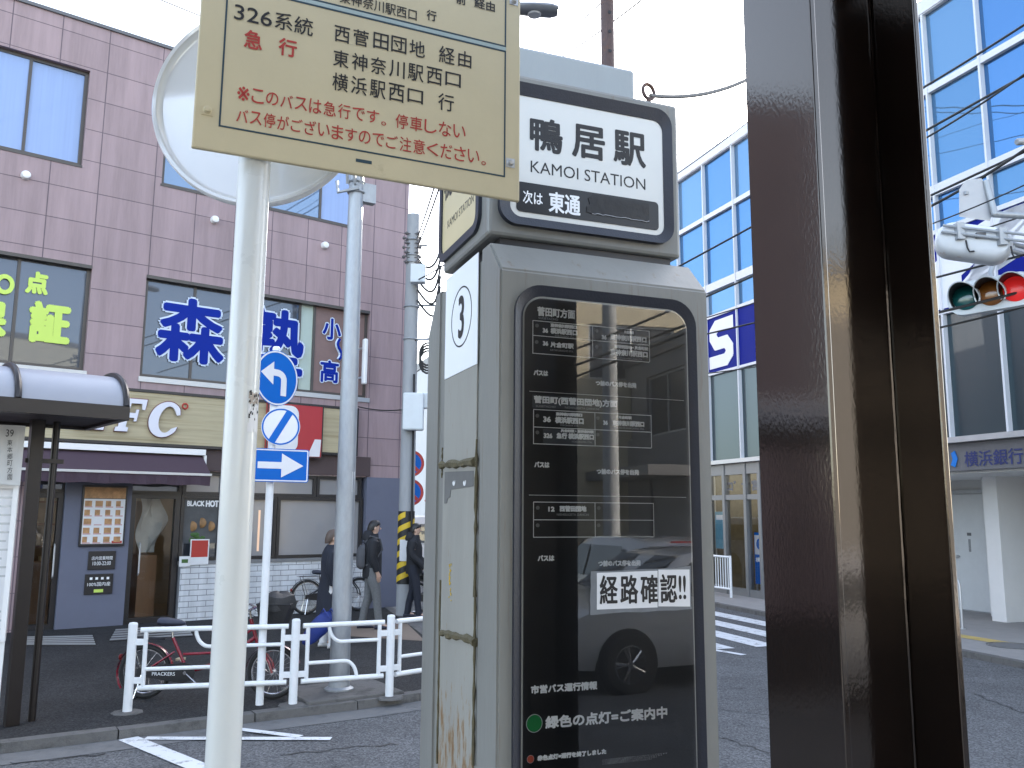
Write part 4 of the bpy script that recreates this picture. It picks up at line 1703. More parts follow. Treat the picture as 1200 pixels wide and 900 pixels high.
# cap, holed pipe, lifting eye
cu1 = BS.pu(744, 84, -.19)
zcp = BS.pz(744, 82, -.19)
b = MB()
b.box(BS, .06, cu1, -DE + .04, -.19, zb1 - .005, zcp, .012)
b.build('cap', GREYCAP, bs)
pu_, _ = BS.px(712, 50, -.28)
pb = BS.w(pu_, -.28, zcp - .01)
b = MB()
b.cyl(pb, pb + Z3 * .75, .024, .024, 20)
pp = b.build('holed_pipe', RUSTP, bs, smooth=True)
b = MB()
vd = (CO - pb)
vd.z = 0
vd.normalize()
vv = (vd + Vector((.35, 0, 0))).normalized()
for k in range(8):
    c = pb + Z3 * (.03 + k * .075) + vv * .0235
    b.cyl(c, c + vv * .0015, .0068, .0068, 12)
b.build('bolt_hole', BLACK, pp)
eu, ez = BS.px(760, 110, -.20)
c = BS.w(eu, -.20, ez - .004)
b = MB()
b.ring(c + Z3 * .012, BS.N + BS.U * .25, .027, .0065, 28, 8)
b.cyl(BS.w(eu, -.20, zb1 - .01), c + Z3 * -.018, .009)
b.build('lifting_eye', RUSTP, bs, smooth=True)

# ------------------------------------------------------------------ cream pole with route plate and round disc
pc = depth(276.5, 603, 1.72)
px_, py_ = pc.x, pc.y
rp_ = .0325
pole = thing('bus_route_pole', 'cream white pole carrying a cream route plate and a round white disc', 'bus stop pole', (px_, py_, PAVE))
b = MB()
b.cyl((px_, py_, PAVE), (px_, py_, 3.32), rp_, rp_, 40)
p_ = b.build('pole', POLEW, pole, smooth=True)
b = MB()
b.lathe((px_, py_, 3.32), Z3, [(rp_, 0), (rp_ * .8, .02), (.002, .03)], 24)
b.build('end_cap', POLEW, p_, smooth=True)
b = MB()
b.lathe((px_, py_, PAVE), Z3, [(.10, 0), (.10, .012), (.05, .014), (.045, .05)], 24)
b.build('foot', GALV, p_, smooth=True)
# sticker remains on the pole
for lab, yy, hh, mt in (('torn_sticker', 491, .055, PAPER), ('torn_sticker', 468, .025, M('faded sticker', (.42, .36, .30), .7, var=.3, vs=80))):
    z = CAM_H + (depth(290, yy, py_).z - CAM_H)
    b = MB()
    rows, cols = 9, 9
    a0 = math.atan2(-py_, -px_)
    for i in range(cols):
        for j in range(rows):
            edge = min(i, cols - 1 - i, j, rows - 1 - j)
            if random.random() < (.62 if edge == 0 else .9):
                aa, ab = a0 + R(22) + R(5.5) * i, a0 + R(22) + R(5.5) * (i + 1)
                za, zb_ = z - hh / 2 + hh * j / rows, z - hh / 2 + hh * (j + 1) / rows
                rr = rp_ + .0006
                b.face([(px_ + rr * math.cos(a), py_ + rr * math.sin(a), q_) for a, q_ in ((aa, za), (ab, za), (ab, zb_), (aa, zb_))])
    s_ = b.build(lab, mt, p_)
    b = MB()
    for k in range(9):
        aa = a0 + R(22) + R(49) * random.random()
        zz = z + hh * random.uniform(-.45, .45)
        rr = rp_ + .001
        b.face([(px_ + rr * math.cos(a), py_ + rr * math.sin(a), q_) for a, q_ in ((aa, zz), (aa + R(random.uniform(3, 9)), zz), (aa + R(random.uniform(3, 9)), zz + .006), (aa, zz + .004))])
    b.build('sticker_print', INKB, s_)
# plate
PLp = Frame(Vector((px_, py_, 0)), 66)
dP = rp_ + .004
P1 = lambda x, y: PLp.px(x, y, dP + .012)
uL = (P1(226, 172)[0] + P1(234, 0)[0]) / 2
uR = (P1(607, 236)[0] + P1(612, 0)[0]) / 2
zB = (P1(226, 172)[1] + P1(607, 236)[1]) / 2
zTp = zB + .62
b = MB()
b.box(PLp, uL, uR, dP, dP + .012, zB, zTp, .003)
plate = b.build('route_plate', CREAM, pole)
e = dP + .0125
bb = MB()
X3 = lambda x, y: PLp.px(350 + x / 4, y / 4, e)
xl = PLp.pu(259, 100, e)
xr = X3(970, 500)[0]
yb_ = (PLp.pz(256, 151, e) + X3(965, 820)[1]) / 2
yt_ = X3(975, 240)[1]
yt2 = X3(975, 222)[1]
wl = .0035
for za in (yb_, yt_ - wl, yt2, zTp - .03):
    bb.box(PLp, xl, xr, e - .0005, e + .0004, za, za + wl)
for ua in (xl, xr - wl):
    bb.box(PLp, ua, ua + wl, e - .0005, e + .0005, yb_ + wl, yt_ - wl)
    bb.box(PLp, ua, ua + wl, e - .0005, e + .0005, yt2 + wl, zTp - .03)
a = X3(268, 750)
c = X3(343, 750)
bb.box(PLp, a[0], c[0], e - .0005, e + .0005, a[1] - .0035, a[1] + .0035)
bb.build('border_lines', INKN, plate)
b = MB()
b.box(PLp, xl, xr, e - .0005, e + .0002, yt_ + .0006, yt2 - .0006)
b.build('pale_band', M('pale blue green band', (.36, .44, .42), .5), plate)
kk = MB()


def kt(body, x0, y0, x1, y1, h, mb_, bold=.0003):
    mb_.textpx(PLp, e + .0006, body, x0, y0, x1, y1, h, bold)


kt('326', 274.5, 15.5, 319, 21, 18, kk)
kt('系統', 322, 25, 367, 31, 21, kk)
for i, (ch, x, y) in enumerate((('西', 392, 39.5), ('菅', 414, 43.5), ('田', 437.5, 47.5), ('団', 458.5, 51.5), ('地', 480, 56))):
    kt(ch, x, y - .5, x + 18, y + 2.5, 19, kk)
kt('経', 514.5, 63, 533, 66.5, 20, kk)
kt('由', 537, 68, 552.5, 71, 19, kk)
for i, ch in enumerate('東神奈川駅西口'):
    x = 390.5 + i * 21.9
    y = 67.5 + i * 4.05
    kt(ch, x, y, x + 18.2, y + 3, 20 if ch != '口' else 16, kk)
for i, ch in enumerate('横浜駅西口'):
    x = 389.5 + i * 22
    y = 95 + i * 4.1
    kt(ch, x, y, x + 18.4, y + 3, 21 if ch != '口' else 16, kk)
kt('行', 513.5, 118.5, 532, 121.5, 20, kk)
kt('東神奈川駅西口', 398, 0, 488.5, 14, 14, kk, .0002)
kt('行', 500, 17, 511.5, 19.5, 12.5, kk, .0005)
kt('前', 534.5, -1.5, 546, 0, 12, kk, .0005)
kt('経由', 556, 3, 580, 8, 12, kk, .0005)
kt('西菅田団地', 398, -22, 466, -10.5, 14, kk, .0002)
kt('36系統', 274.5, -36, 345, -24, 21, kk)
kk.build('lettering', INKB, plate)
rr_ = MB()
kt('急', 286, 45, 307.5, 48.5, 22, rr_, .0009)
kt('行', 326.5, 54, 348, 57.5, 21, rr_, .0009)


def row(s_, x0, y0, x1, y1, h, mb_, bold=.0002):
    n_ = len(s_)
    for i, ch in enumerate(s_):
        a = i / n_
        c = (i + .86) / n_
        hh = h
        sm = 1.0
        if ch == '。':
            kt(ch, x0 + (x1 - x0) * a, y0 + (y1 - y0) * a + h * .36, x0 + (x1 - x0) * (a + .34 / n_), y0 + (y1 - y0) * (a + .3 / n_) + h * .36, h * .28, mb_, bold)
            continue
        if ch in 'でしいくのすごバス':
            sm = .9
        kt(ch, x0 + (x1 - x0) * a, y0 + (y1 - y0) * a, x0 + (x1 - x0) * c, y0 + (y1 - y0) * c, hh * sm, mb_, bold)


row('※このバスは急行です。停車しない', 278, 108.5, 548, 156, 17, rr_)
row('バス停がございますのでご注意ください。', 277, 134.5, 580, 187.5, 17, rr_)
rr_.build('lettering', INKR, plate)
for x, y in ((243, 129), (598, 191), (602, 1)):
    u, z = PLp.px(x, y, e)
    b = MB()
    b.lathe(PLp.w(u, dP + .010, z), PLp.N, [(.009, 0), (.009, .003), (.0065, .006), (.006, .012), (.002, .013)], 14)
    b.box(PLp, u - .011, u + .011, dP + .0115, dP + .0135, z - .011, z + .011)
    b.build('bolt', ALU if x > 300 else CREAM, plate, smooth=True)
# pole clamps behind the plate and disc
b = MB()
for z in (zB + .08, zTp - .08):
    b.box(PLp, -.06, .06, -rp_ - .008, dP, z - .012, z + .012)
b.build('clamp', GALV, pole)
b = MB()
b.box(PLp, -.025, .025, -.13, -rp_, zB + .20, zB + .24)
b.build('disc_bracket', GALV, pole)
# disc: pressed steel with a turned rim
DR = .238
DF = Frame(Vector((px_, py_, 0)), 88)
dc = depth(304, 124, py_ + .12)
du, dz_ = (dc - DF.P).dot(DF.U), dc.z
dd_ = -.115
b = MB()
cpt = DF.w(du, dd_ - .014, dz_)
b.lathe(cpt, DF.N, [(.001, .004), (DR - .022, .004), (DR - .016, .007), (DR - .010, .017), (DR - .003, .019), (DR, .014), (DR, 0), (DR - .004, -.004), (.001, -.004)], 96)
b.build('round_plate', M('disc enamel', (.80, .81, .81), .08, var=.04, vs=3, ior=2.4), pole, smooth=True)

# ------------------------------------------------------------------ steel H column
bF, hW, tF, tW = .222, .298, .014, .010
col = thing('steel_column', 'dark brown glossy steel H column standing close to the viewer', 'column', CL.w(hW / 2, -bF / 2, PAVE))
HT = 3.395
b = MB()
b.box(CL, 0, tF, -bF, 0, PAVE, HT, .0025)
b.build('flange', COLP, col)
b = MB()
b.box(CL, hW - tF, hW, -bF, 0, PAVE, HT, .0025)
b.build('flange', COLP, col)
b = MB()
b.box(CL, tF - .001, hW - tF + .001, -.122 - tW, -.122, PAVE, HT)
b.build('web', COLP, col)
b = MB()
for u in (tF + .004, hW - tF - .004):
    n = 90
    pts = [CL.w(u + random.uniform(-.0003, .0003), -.120 + random.uniform(-.0003, .0003), PAVE + .01 + (HT - PAVE - .02) * i / n) for i in range(n + 1)]
    b.tube(pts, .004, 6, radii=[random.uniform(.0028, .0045) for _ in pts])
b.build('weld_bead', COLP, col, smooth=True)
b = MB()
b.box(CL, -.08, hW + .08, -bF - .08, .08, PAVE - .01, PAVE + .022)
b.build('base_plate', COLP, col)

# ------------------------------------------------------------------ right building
rb = thing('bank_building', 'glass fronted bank building with blue lettered fascia bands', 'building', RF.w(0, 0, 0))
RT = 11.4
RU0, RU1 = -14.0, 13.0
ul = [-14.0, -12.7, -11.4, -10.1, -8.8, -7.5, -6.2, -4.9, -3.6, -2.3, -.98, .345, 1.56, 2.78, 4.0, 5.22, 6.42, 7.54, 8.7, 9.9, 11.2, 13.0]
rows = [('d', 3.36, 5.50), ('b', 5.56, 6.96), ('r3', 7.04, 7.66), ('r2', 7.86, 9.60), ('r1', 9.72, 11.14)]
b = MB()
b.box(RF, RU0, RU1, -9, -.25, 3.2, RT - .05)
b.box(RF, RU0, -1.35, -9, -.25, PAVE, 3.2)
b.box(RF, .9, 3.4, -9, -.3, PAVE, 3.2)
b.box(RF, 3.4, RU1, -9, -2.7, PAVE, 3.2)
b.box(RF, RU0, -1.2, -.25, -.03, PAVE, 3.24)
b.build('wall', WALLW, rb)
b = MB()
b.box(RF, RU0, RU1, -.2, .05, 11.16, 11.42)
b.build('coping', WHITEFR, rb)
b = MB()
b.box(RF, RU0, RU1, -.25, .09, 3.25, 3.345)
b.build('ledge', ALU, rb)
b = MB()
for z0, z1 in ((5.50, 5.56), (6.96, 7.04), (7.66, 7.86), (9.60, 9.72), (11.14, 11.17)):
    b.box(RF, RU0, RU1, -.2, .03, z0, z1)
for u in ul:
    h = .038
    b.box(RF, u - h / 2, u + h / 2, -.2, .045, 3.35, 11.15)
b.build('window_frame', WHITEFR, rb)
for nm, z0, z1 in rows:
    if nm == 'b':
        continue
    for i, (a, c) in enumerate(zip(ul[:-1], ul[1:])):
        t = random.uniform(-.004, .004)
        t2 = random.uniform(-.004, .004)
        b = MB()
        b.face([RF.w(a, -.05 + t, z0 - .02), RF.w(c, -.05 - t, z0 - .02), RF.w(c, -.05 - t + t2, z1 + .02), RF.w(a, -.05 + t + t2, z1 + .02)])
        b.build('window', DARKGL if nm == 'd' else random.choice(BLUEGLS), rb)
b = MB()
b.box(RF, RU0, RU1, -.2, .0, 5.52, 7.0)
bandp = b.build('fascia_band', BANDBL, rb)
LW = M('fascia letter white', (.72, .73, .76), .4, var=.03)
b = MB()
# the big S seen beside the bus stop, drawn as a squared stroke
sa, sb2 = -.88, .14
S0, S1 = 5.66, 6.86
st = .30
spts = []
mid = (S0 + S1) / 2
cxs = (sa + sb2) / 2
path = [(sb2 - .04, S1 - .15), (sa + .32, S1 - .15), (sa + .16, S1 - .28), (sa + .16, mid + .18), (sa + .3, mid), (sb2 - .3, mid), (sb2 - .16, mid - .16), (sb2 - .16, S0 + .28), (sb2 - .32, S0 + .15), (sa + .04, S0 + .15)]
for a, c in zip(path[:-1], path[1:]):
    v = Vector((c[0] - a[0], c[1] - a[1]))
    n_ = Vector((-v.y, v.x)).normalized() * .155
    e_ = v.normalized() * .06
    k = len(spts)
    spts.append(1)
    b.poly(RF, [(a[0] - e_.x + n_.x, a[1] - e_.y + n_.y), (a[0] - e_.x - n_.x, a[1] - e_.y - n_.y), (c[0] + e_.x - n_.x, c[1] + e_.y - n_.y), (c[0] + e_.x + n_.x, c[1] + e_.y + n_.y)], .002, .010 + .0006 * k)
b.build('fascia_letter', LW, bandp)
b = MB()
# the sweeping white mark further along the band, partly hidden by the signal
sw = []
for i in range(17):
    a = R(90 + 90 * i / 16)
    sw.append((8.0 + 2.2 * math.cos(a), 5.58 + 1.36 * math.sin(a)))
sw2 = [(8.0 + 1.35 * math.cos(R(180 - 90 * i / 16)), 5.58 + .72 * math.sin(R(180 - 90 * i / 16))) for i in range(17)]
b.poly(RF, sw + [(8.6, 6.94), (8.6, 6.3)] + sw2[::-1], .002, .008)
b.box(RF, 5.9, 6.85, .002, .0075, 5.6, 6.3)
b.build('fascia_mark', LW, bandp)
# ground floor shop front by the crossing
shp = [(-1.2, -.55), (-.5, .30), (.36, .86)]
b = MB()
for z0, z1 in ((PAVE, .32), (2.38, 2.50), (2.98, 3.24)):
    b.box(RF, -1.2, .9, -.16, -.04, z0, z1)
for u in (-1.2, -.52, .35, .9):
    b.box(RF, u - .05, u + .05, -.17, -.02, PAVE, 3.24)
b.build('shopfront_frame', M('grey shopfront frame', (.20, .205, .21), .4, metal=.4, var=.08), rb)
for a, c in ((-1.15, -.57), (-.47, .30), (.40, .85)):
    b = MB()
    b.face([RF.w(a - .02, -.10, .3), RF.w(c + .02, -.10, .3), RF.w(c + .02, -.10, 2.4), RF.w(a - .02, -.10, 2.4)])
    b.build('shop_window', CLEAR, rb)
    b = MB()
    b.face([RF.w(a - .02, -.10, 2.48), RF.w(c + .02, -.10, 2.48), RF.w(c + .02, -.10, 3.0), RF.w(a - .02, -.10, 3.0)])
    b.build('transom_window', CLEAR, rb)
b = MB()
b.box(RF, -1.3, .9, -2.6, -2.5, PAVE, 3.2)
b.box(RF, -1.3, .9, -2.5, -.2, PAVE - .05, PAVE + .01)
b.box(RF, -1.32, -1.3, -2.5, -.2, PAVE, 3.2)
b.build('interior', M('shop interior', (.20, .165, .10), .8, var=.3), rb)
b = MB()
for k in range(4):
    b.box(RF, -1.1, .8, -.75 - k * .5, -.69 - k * .5, 3.08, 3.13)
b.build('ceiling_lamp', TUBE, rb)
b = MB()
b.box(RF, -.95, -.1, -2.0, -1.6, PAVE + .01, 1.3)
for k in range(3):
    b.box(RF, -.9, .7, -2.48, -2.3, .6 + k * .5, .64 + k * .5)
b.box(RF, .1, .3, -1.0, -.8, PAVE + .02, 1.7)
b.build('shop_shelf', WOODIN, rb)
b = MB()
b.text(RF, -.095, 'コ゛サ 宮', -.45, .82, 2.71, .26, .012)
b.build('lettering', GREYFAS, rb)
t = thing('blue_poster_stand', 'blue and white poster standing inside the shopfront by the crossing', 'poster', RF.w(.6, -.3, PAVE))
b = MB()
b.box(RF, .42, .84, -.24, -.20, .45, 1.62)
b.build('board', SIGNBLUE, t)
b = MB()
b.box(RF, .44, .82, -.199, -.195, 1.12, 1.56)
b.build('sheet', SIGNWHITE, t)
b = MB()
b.ball(RF.w(.64, -.19, 1.36), .08, .02, .13)
b.build('mark', SIGNBLUE, t, smooth=True)
b = MB()
b.text(RF, -.194, '横浜', .46, .80, 1.0, .11, .004)
b.build('lettering', INKW, t)
b = MB()
for u in (.44, .80):
    b.box(RF, u, u + .03, -.235, -.205, PAVE + .005, .45)
b.build('leg', ALU, t)
t = thing('window_poster', 'pale blue poster hanging in the narrow shop window behind the white railing', 'poster', RF.w(-.85, -.2, 1.2))
b = MB()
b.box(RF, -1.1, -.68, -.16, -.15, 1.2, 2.1)
b.build('sheet', M('pale blue poster', (.16, .38, .50), .5, var=.2), t)
b = MB()
b.box(RF, -1.05, -.75, -.149, -.147, 1.9, 2.02)
b.build('print', INKW, t)
# bank entrance recess: fascia, pier, door
b = MB()
b.box(RF, 3.4, RU1, -.24, -.05, 2.78, 3.245)
fz = b.build('entrance_fascia', GREYFAS, rb)
b = MB()
fx = -.04
b.textpx(RF, fx, '横浜銀行', 1130, 538, 1199, 534, 18, .004)
b.build('lettering', M('navy lettering', (.015, .025, .12), .5), fz)
b = MB()
u, z = RF.px(1118, 538, fx)
b.poly(RF, [(u - .07, z - .1), (u + .02, z - .14), (u + .08, z), (u + .03, z + .14), (u - .05, z + .10), (u - .02, z)], fx, fx + .01)
b.build('logo_mark', M('logo blue', (.0, .16, .55), .4), fz)
dRec = -2.66
Xd = lambda x, y: RF.px(x, y, dRec)
b = MB()
b.box(RF, 3.4, RU1, -2.7, -.25, 2.74, 2.78)
b.build('entrance_ceiling', WALLW, rb)
ud0, ud1 = Xd(1118, 640)[0], Xd(1161, 640)[0]
zd1 = Xd(1140, 579)[1]
b = MB()
b.box(RF, ud0 - .5, ud1, dRec, dRec + .05, PAVE + .01, zd1, .006)
dr = b.build('entrance_door', DOORG, rb)
b = MB()
b.ringframe(RF, [(ud0 - .58, PAVE), (ud1 + .09, PAVE), (ud1 + .09, zd1 + .09), (ud0 - .58, zd1 + .09)], [(ud0 - .5, PAVE + .005), (ud1 + .005, PAVE + .005), (ud1 + .005, zd1 + .005), (ud0 - .5, zd1 + .005)], dRec, dRec + .08)
b.build('frame', ALU, dr)
b = MB()
for z in (.6, 1.75):
    b.box(RF, ud1 - .03, ud1 + .04, dRec + .05, dRec + .09, z, z + .12)
b.build('hinge', GREYFAS, dr)
b = MB()
u, z = Xd(1126, 652)
b.lathe(RF.w(u, dRec + .05, z), RF.N, [(.03, 0), (.03, .01), (.012, .012), (.012, .05), (.03, .055), (.028, .08), (.001, .085)], 14)
b.build('handle', ALU, dr, smooth=True)
b = MB()
u, z = Xd(1138, 626)
b.box(RF, u - .05, u + .05, dRec + .051, dRec + .055, z - .03, z + .03)
for k in range(3):
    b.box(RF, u - .03 + .02 * k, u - .02 + .02 * k, dRec + .051, dRec + .053, z - .35, z - .10)
b.build('door_notice', GREYFAS, dr)
b = MB()
b.box(RF, ud1 + .30, ud1 + .52, -2.66, -2.2, PAVE, 2.74)
b.box(RF, ud1 + .85, ud1 + 1.15, -2.66, -1.6, PAVE, 2.74)
b.build('pier', WALLW, rb)
b = MB()
b.box(RF, ud1 + 1.2, ud1 + 3.0, -2.65, -2.6, PAVE, 2.74)
b.build('entrance_screen', WINDARK, rb)
t = thing('door_rail', 'short upright stainless rail beside the bank entrance', 'handrail', ground(1128, 737, PAVE))
q = ground(1128, 737, PAVE)
b = MB()
b.tube([q, q + Z3 * .72, q + Z3 * .79 - RF.U * .02, q + Z3 * .82 - RF.U * .08, q + Z3 * .82 - RF.U * .7, q + Z3 * .79 - RF.U * .76, q + Z3 * .72 - RF.U * .78, q - RF.U * .78], .02, 10)
b.build('rail', ALU, t, smooth=True)
b = MB()
for uu in (0, .78):
    b.lathe(q - RF.U * uu, Z3, [(.05, 0), (.05, .01), (.02, .012)], 14)
b.build('foot', ALU, t)

# white railing on the pavement in front of the shop
t = thing('white_railing', 'white barred railing at the end of the crossing', 'railing', RF.w(-.9, .55, PAVE))
ra, rc = RF.pu(826, 700, .45), RF.pu(857, 700, .45)
dR = .45
za, zb_ = PAVE, 1.10
for u in (ra, rc):
    b = MB()
    b.cyl(RF.w(u, dR, za), RF.w(u, dR, zb_ - .01), .03, n=12)
    b.build('post', RAILW, t, smooth=True)
for z in (zb_ - .04, .34):
    b = MB()
    b.cyl(RF.w(ra, dR, z), RF.w(rc, dR, z), .024, n=10)
    b.build('rail', RAILW, t, smooth=True)
n = 11
for k in range(1, n):
    u = ra + (rc - ra) * k / n
    b = MB()
    b.cyl(RF.w(u, dR, .34), RF.w(u, dR, zb_ - .05), .0115, n=8)
    b.build('bar', RAILW, t, smooth=True)

# ------------------------------------------------------------------ traffic signal, lamp housing and sign board on their arm
spx = ground(1285, 800, PAVE)
sp_ = RF.w(10.2, 1.5, 0)
sig_pole = thing('signal_mast', 'grey signal mast with long arms standing at the bank kerb beyond the picture edge', 'signal mast', (sp_.x, sp_.y, PAVE))
b = MB()
b.cyl((sp_.x, sp_.y, PAVE), (sp_.x, sp_.y, 7.2), .10, .075, 20)
b.build('pole', GALV, sig_pole, smooth=True)
SY = 9.6
hL = depth(1128, 350, SY)
hR = depth(1210, 335, SY - .45)
ax = (hR - hL).normalized()
ts = thing('traffic_signal', 'horizontal three lamp traffic signal showing red under grey hoods', 'traffic light', depth(1165, 345, SY))
fz_ = ax.cross(Z3).normalized()
if fz_.dot(CO - hL) < 0:
    fz_ = -fz_
up_ = fz_.cross(ax).normalized()
if up_.z < 0:
    up_ = -up_
FA = lambda a, f, u: hL + ax * a + fz_ * f + up_ * u
cs_ = [depth(x, y, SY) for x, y in ((1133, 351), (1167, 344), (1198, 337))]
cs_ = [(c - hL).dot(ax) for c in cs_]
rl = .14
a0, a1 = cs_[0] - .20, cs_[2] + .20
b = MB()
lo = []
for f in (-.11, .0):
    r_ = []
    for (u, z) in rrect(a0, -.19, a1, .19, .17, 8):
        r_.append(FA(u, f, z))
    lo.append(r_)
b.prism(lo[0], lo[1])
b.build('housing', BOXW, ts, smooth=True)
for i, (c, mt) in enumerate(zip(cs_, (GREENL, AMBERL, REDON))):
    b = MB()
    b.lathe(FA(c, .001, 0), fz_, [(rl, 0), (rl, .012), (rl * .8, .03), (rl * .4, .042), (.001, .045)], 28)
    b.build('lens', mt, ts, smooth=True)
    b = MB()
    ro, ri = [], []
    for k in range(19):
        a = R(-32 + 244 * k / 18)
        s_ = math.sin(a)
        Lh = .10 + .22 * max(0, s_)
        ro.append((FA(c + (rl + .018) * math.cos(a), .001, (rl + .018) * math.sin(a)), FA(c + (rl + .022) * math.cos(a), Lh, (rl + .02) * math.sin(a) - .03)))
        ri.append((FA(c + (rl + .006) * math.cos(a), .001, (rl + .006) * math.sin(a)), FA(c + (rl + .010) * math.cos(a), Lh, (rl + .008) * math.sin(a) - .03)))
    vs = [[b.bm.verts.new(p) for p in (x[0], x[1], y[1], y[0])] for x, y in zip(ro, ri)]
    fs = []
    for v0, v1 in zip(vs[:-1], vs[1:]):
        for j in range(4):
            fs.append(b.bm.faces.new((v0[j], v0[(j + 1) % 4], v1[(j + 1) % 4], v1[j])))
    bmesh.ops.recalc_face_normals(b.bm, faces=fs)
    hd_ = b.build('hood', BOXW, ts, smooth=True)
    b = MB()
    rows_ = [[], [], []]
    for k in range(19):
        a = R(-32 + 244 * k / 18)
        Lh = .10 + .22 * max(0, math.sin(a)) - .004
        for j, f_ in enumerate((.002, Lh * .5, Lh)):
            rows_[j].append(FA(c + (rl + .003) * math.cos(a), f_, (rl + .002) * math.sin(a) - .03 * f_ / Lh))
    b.loops(rows_, closed=False)
    b.build('hood_lining', BLACK, hd_, smooth=True)
b = MB()
b.tube([FA((a0 + a1) / 2, -.11, .05), FA((a0 + a1) / 2, -.2, .3), FA((a0 + a1) / 2 + .1, -.2, .55)], .03)
top_j = FA((a0 + a1) / 2 + .1, -.2, .55)
b.build('bracket', GALV, ts, smooth=True)
b = MB()
for zz in (top_j.z + .02, top_j.z + .12):
    b.tube([Vector((sp_.x, sp_.y, zz + .02)), top_j.lerp(Vector((sp_.x, sp_.y, zz)), -.12) + Z3 * (zz - top_j.z)], .028, 10)
for f in (.15, .45, .8):
    q0 = top_j.lerp(Vector((sp_.x, sp_.y, top_j.z)), f)
    b.cyl(q0 + Z3 * .02, q0 + Z3 * .12, .02)
b.build('arm', GALV, sig_pole, smooth=True)
# second signal seen from behind: long pale housing with clamp tubes
hb0, hb1 = depth(1096, 279, SY - .6), depth(1186, 291, SY - .9)
ax2 = (hb1 - hb0).normalized()
nf2 = ax2.cross(Z3).normalized()
if nf2.dot(CO - hb0) < 0:
    nf2 = -nf2
up2 = nf2.cross(ax2)
if up2.z < 0:
    up2 = -up2
L2 = (hb1 - hb0).length
t = thing('traffic_signal', 'pale signal housing seen from behind with rusty top and clamp tubes', 'traffic light', (hb0 + hb1) / 2)
F2 = lambda a, f, u: hb0 + ax2 * a + nf2 * f + up2 * u
b = MB()
rings = []
for f, s_ in ((-.14, .85), (-.10, 1.0), (.03, 1.0), (.10, .86), (.13, .6)):
    rings.append([F2(L2 / 2 + (u - L2 / 2) * (1 - (1 - s_) * .25), f, z * s_) for u, z in rrect(0, -.19, L2, .19, .17, 8)])
b.loops(rings)
b.build('housing', M('pale signal paint', (.56, .58, .60), .45, var=.06, dirt=((.30, .16, .07), (3, 3, 9), .60, .75)), t, smooth=True)
b = MB()
for u in (.03, .10):
    b.cyl(F2(.05, .16, u), F2(L2 + .5, .16, u + .02), .016, n=8)
for a in (.22, L2 - .12):
    b.box(Frame(F2(a, .1, 0), 90), -.04, .04, -.08, .08, F2(a, .1, -.03).z, F2(a, .1, .16).z)
b.build('clamp', GALV, t, smooth=True)
b = MB()
for a in (.3, .72):
    b = MB()
    b.tube([F2(a, .135, -.02), F2(a + .03, .15, -.10), F2(a + .06, .15, -.14), F2(a + .1, .13, -.12)], .009, 6)
    b.build('cable', WIRE, t)
b = MB()
b.box(Frame(F2(L2 * .6, .13, 0), 90), -.05, .05, -.02, .02, F2(0, 0, -.1).z, F2(0, 0, -.04).z)
b.build('cable_box', GREYFAS, t)
b = MB()
je = F2(L2 + .45, .16, .06)
b.tube([je, Vector((sp_.x, sp_.y, je.z + .05))], .03, 10)
b.tube([je + Z3 * .08, Vector((sp_.x, sp_.y, je.z + .14))], .03, 10)
b.build('arm', GALV, sig_pole, smooth=True)
# grey back of a sign board
t = thing('sign_board_back', 'grey back of a tilted sign board above the signal housing', 'sign', depth(1140, 240, SY - .5))
pts = [depth(x, y, SY - .5) for x, y in ((1124, 254), (1124, 222), (1132, 211), (1150, 209), (1156, 216), (1163, 250), (1160, 259))]
b = MB()
bk = [p - ray(1140, 240) * .02 for p in pts]
b.prism(pts, bk)
b.build('plate', M('sign back grey', (.40, .41, .43), .5, metal=.3, var=.1), t)
b = MB()
b.cyl(depth(1155, 212, SY - .52), depth(1166, 252, SY - .56), .035)
b.cyl(depth(1163, 251, SY - .55), depth(1215, 254, SY - .6), .035)
b.box(Frame(depth(1130, 226, SY - .53), 60), 0, .35, 0, .02, depth(1130, 228, SY - .53).z, depth(1130, 224, SY - .53).z)
b.build('bracket', GALV, t, smooth=True)
b = MB()
q0 = depth(1210, 254, SY - .6)
b.tube([q0, Vector((sp_.x, sp_.y, q0.z))], .03, 10)
b.build('arm', GALV, sig_pole, smooth=True)
t = thing('security_camera', 'small camera on a wire bracket at the right edge by the glass facade', 'camera', depth(1198, 166, SY - .5))
b = MB()
q0 = depth(1197, 166, SY - .5)
b.lathe(q0, Vector((-1, -.3, -.2)), [(.035, -.1), (.04, -.05), (.04, .05), (.03, .07), (.001, .07)], 14)
b.build('body', GALV, t, smooth=True)
b = MB()
b.tube([q0, q0 + Vector((.25, 0, .05)), Vector((sp_.x, sp_.y, q0.z + .05))], .012)
b.build('bracket', GALV, t)

# ------------------------------------------------------------------ overhead cables
def cable(name, label, p, q, r=.012, sag=.1, mat=None, group='overhead cables', n=18):
    pts = []
    for i in range(n + 1):
        f = i / n
        v = p.lerp(q, f)
        pts.append(v - Z3 * (sag * 4 * f * (1 - f)))
    b = MB()
    b.tube(pts, r, 6)
    o = b.build(name, mat or WIRE, None, smooth=True)
    tag(o, label, 'cable', group)
    return o


def cab(label, x0, y0, Y0, x1, y1, Y1, r=.012, sag=.08, ext0=.3, ext1=.3, mat=None):
    p, q = depth(x0, y0, Y0), depth(x1, y1, Y1)
    v = q - p
    return cable('overhead_cable', label, p - v * ext0, q + v * ext1, r, sag, mat)


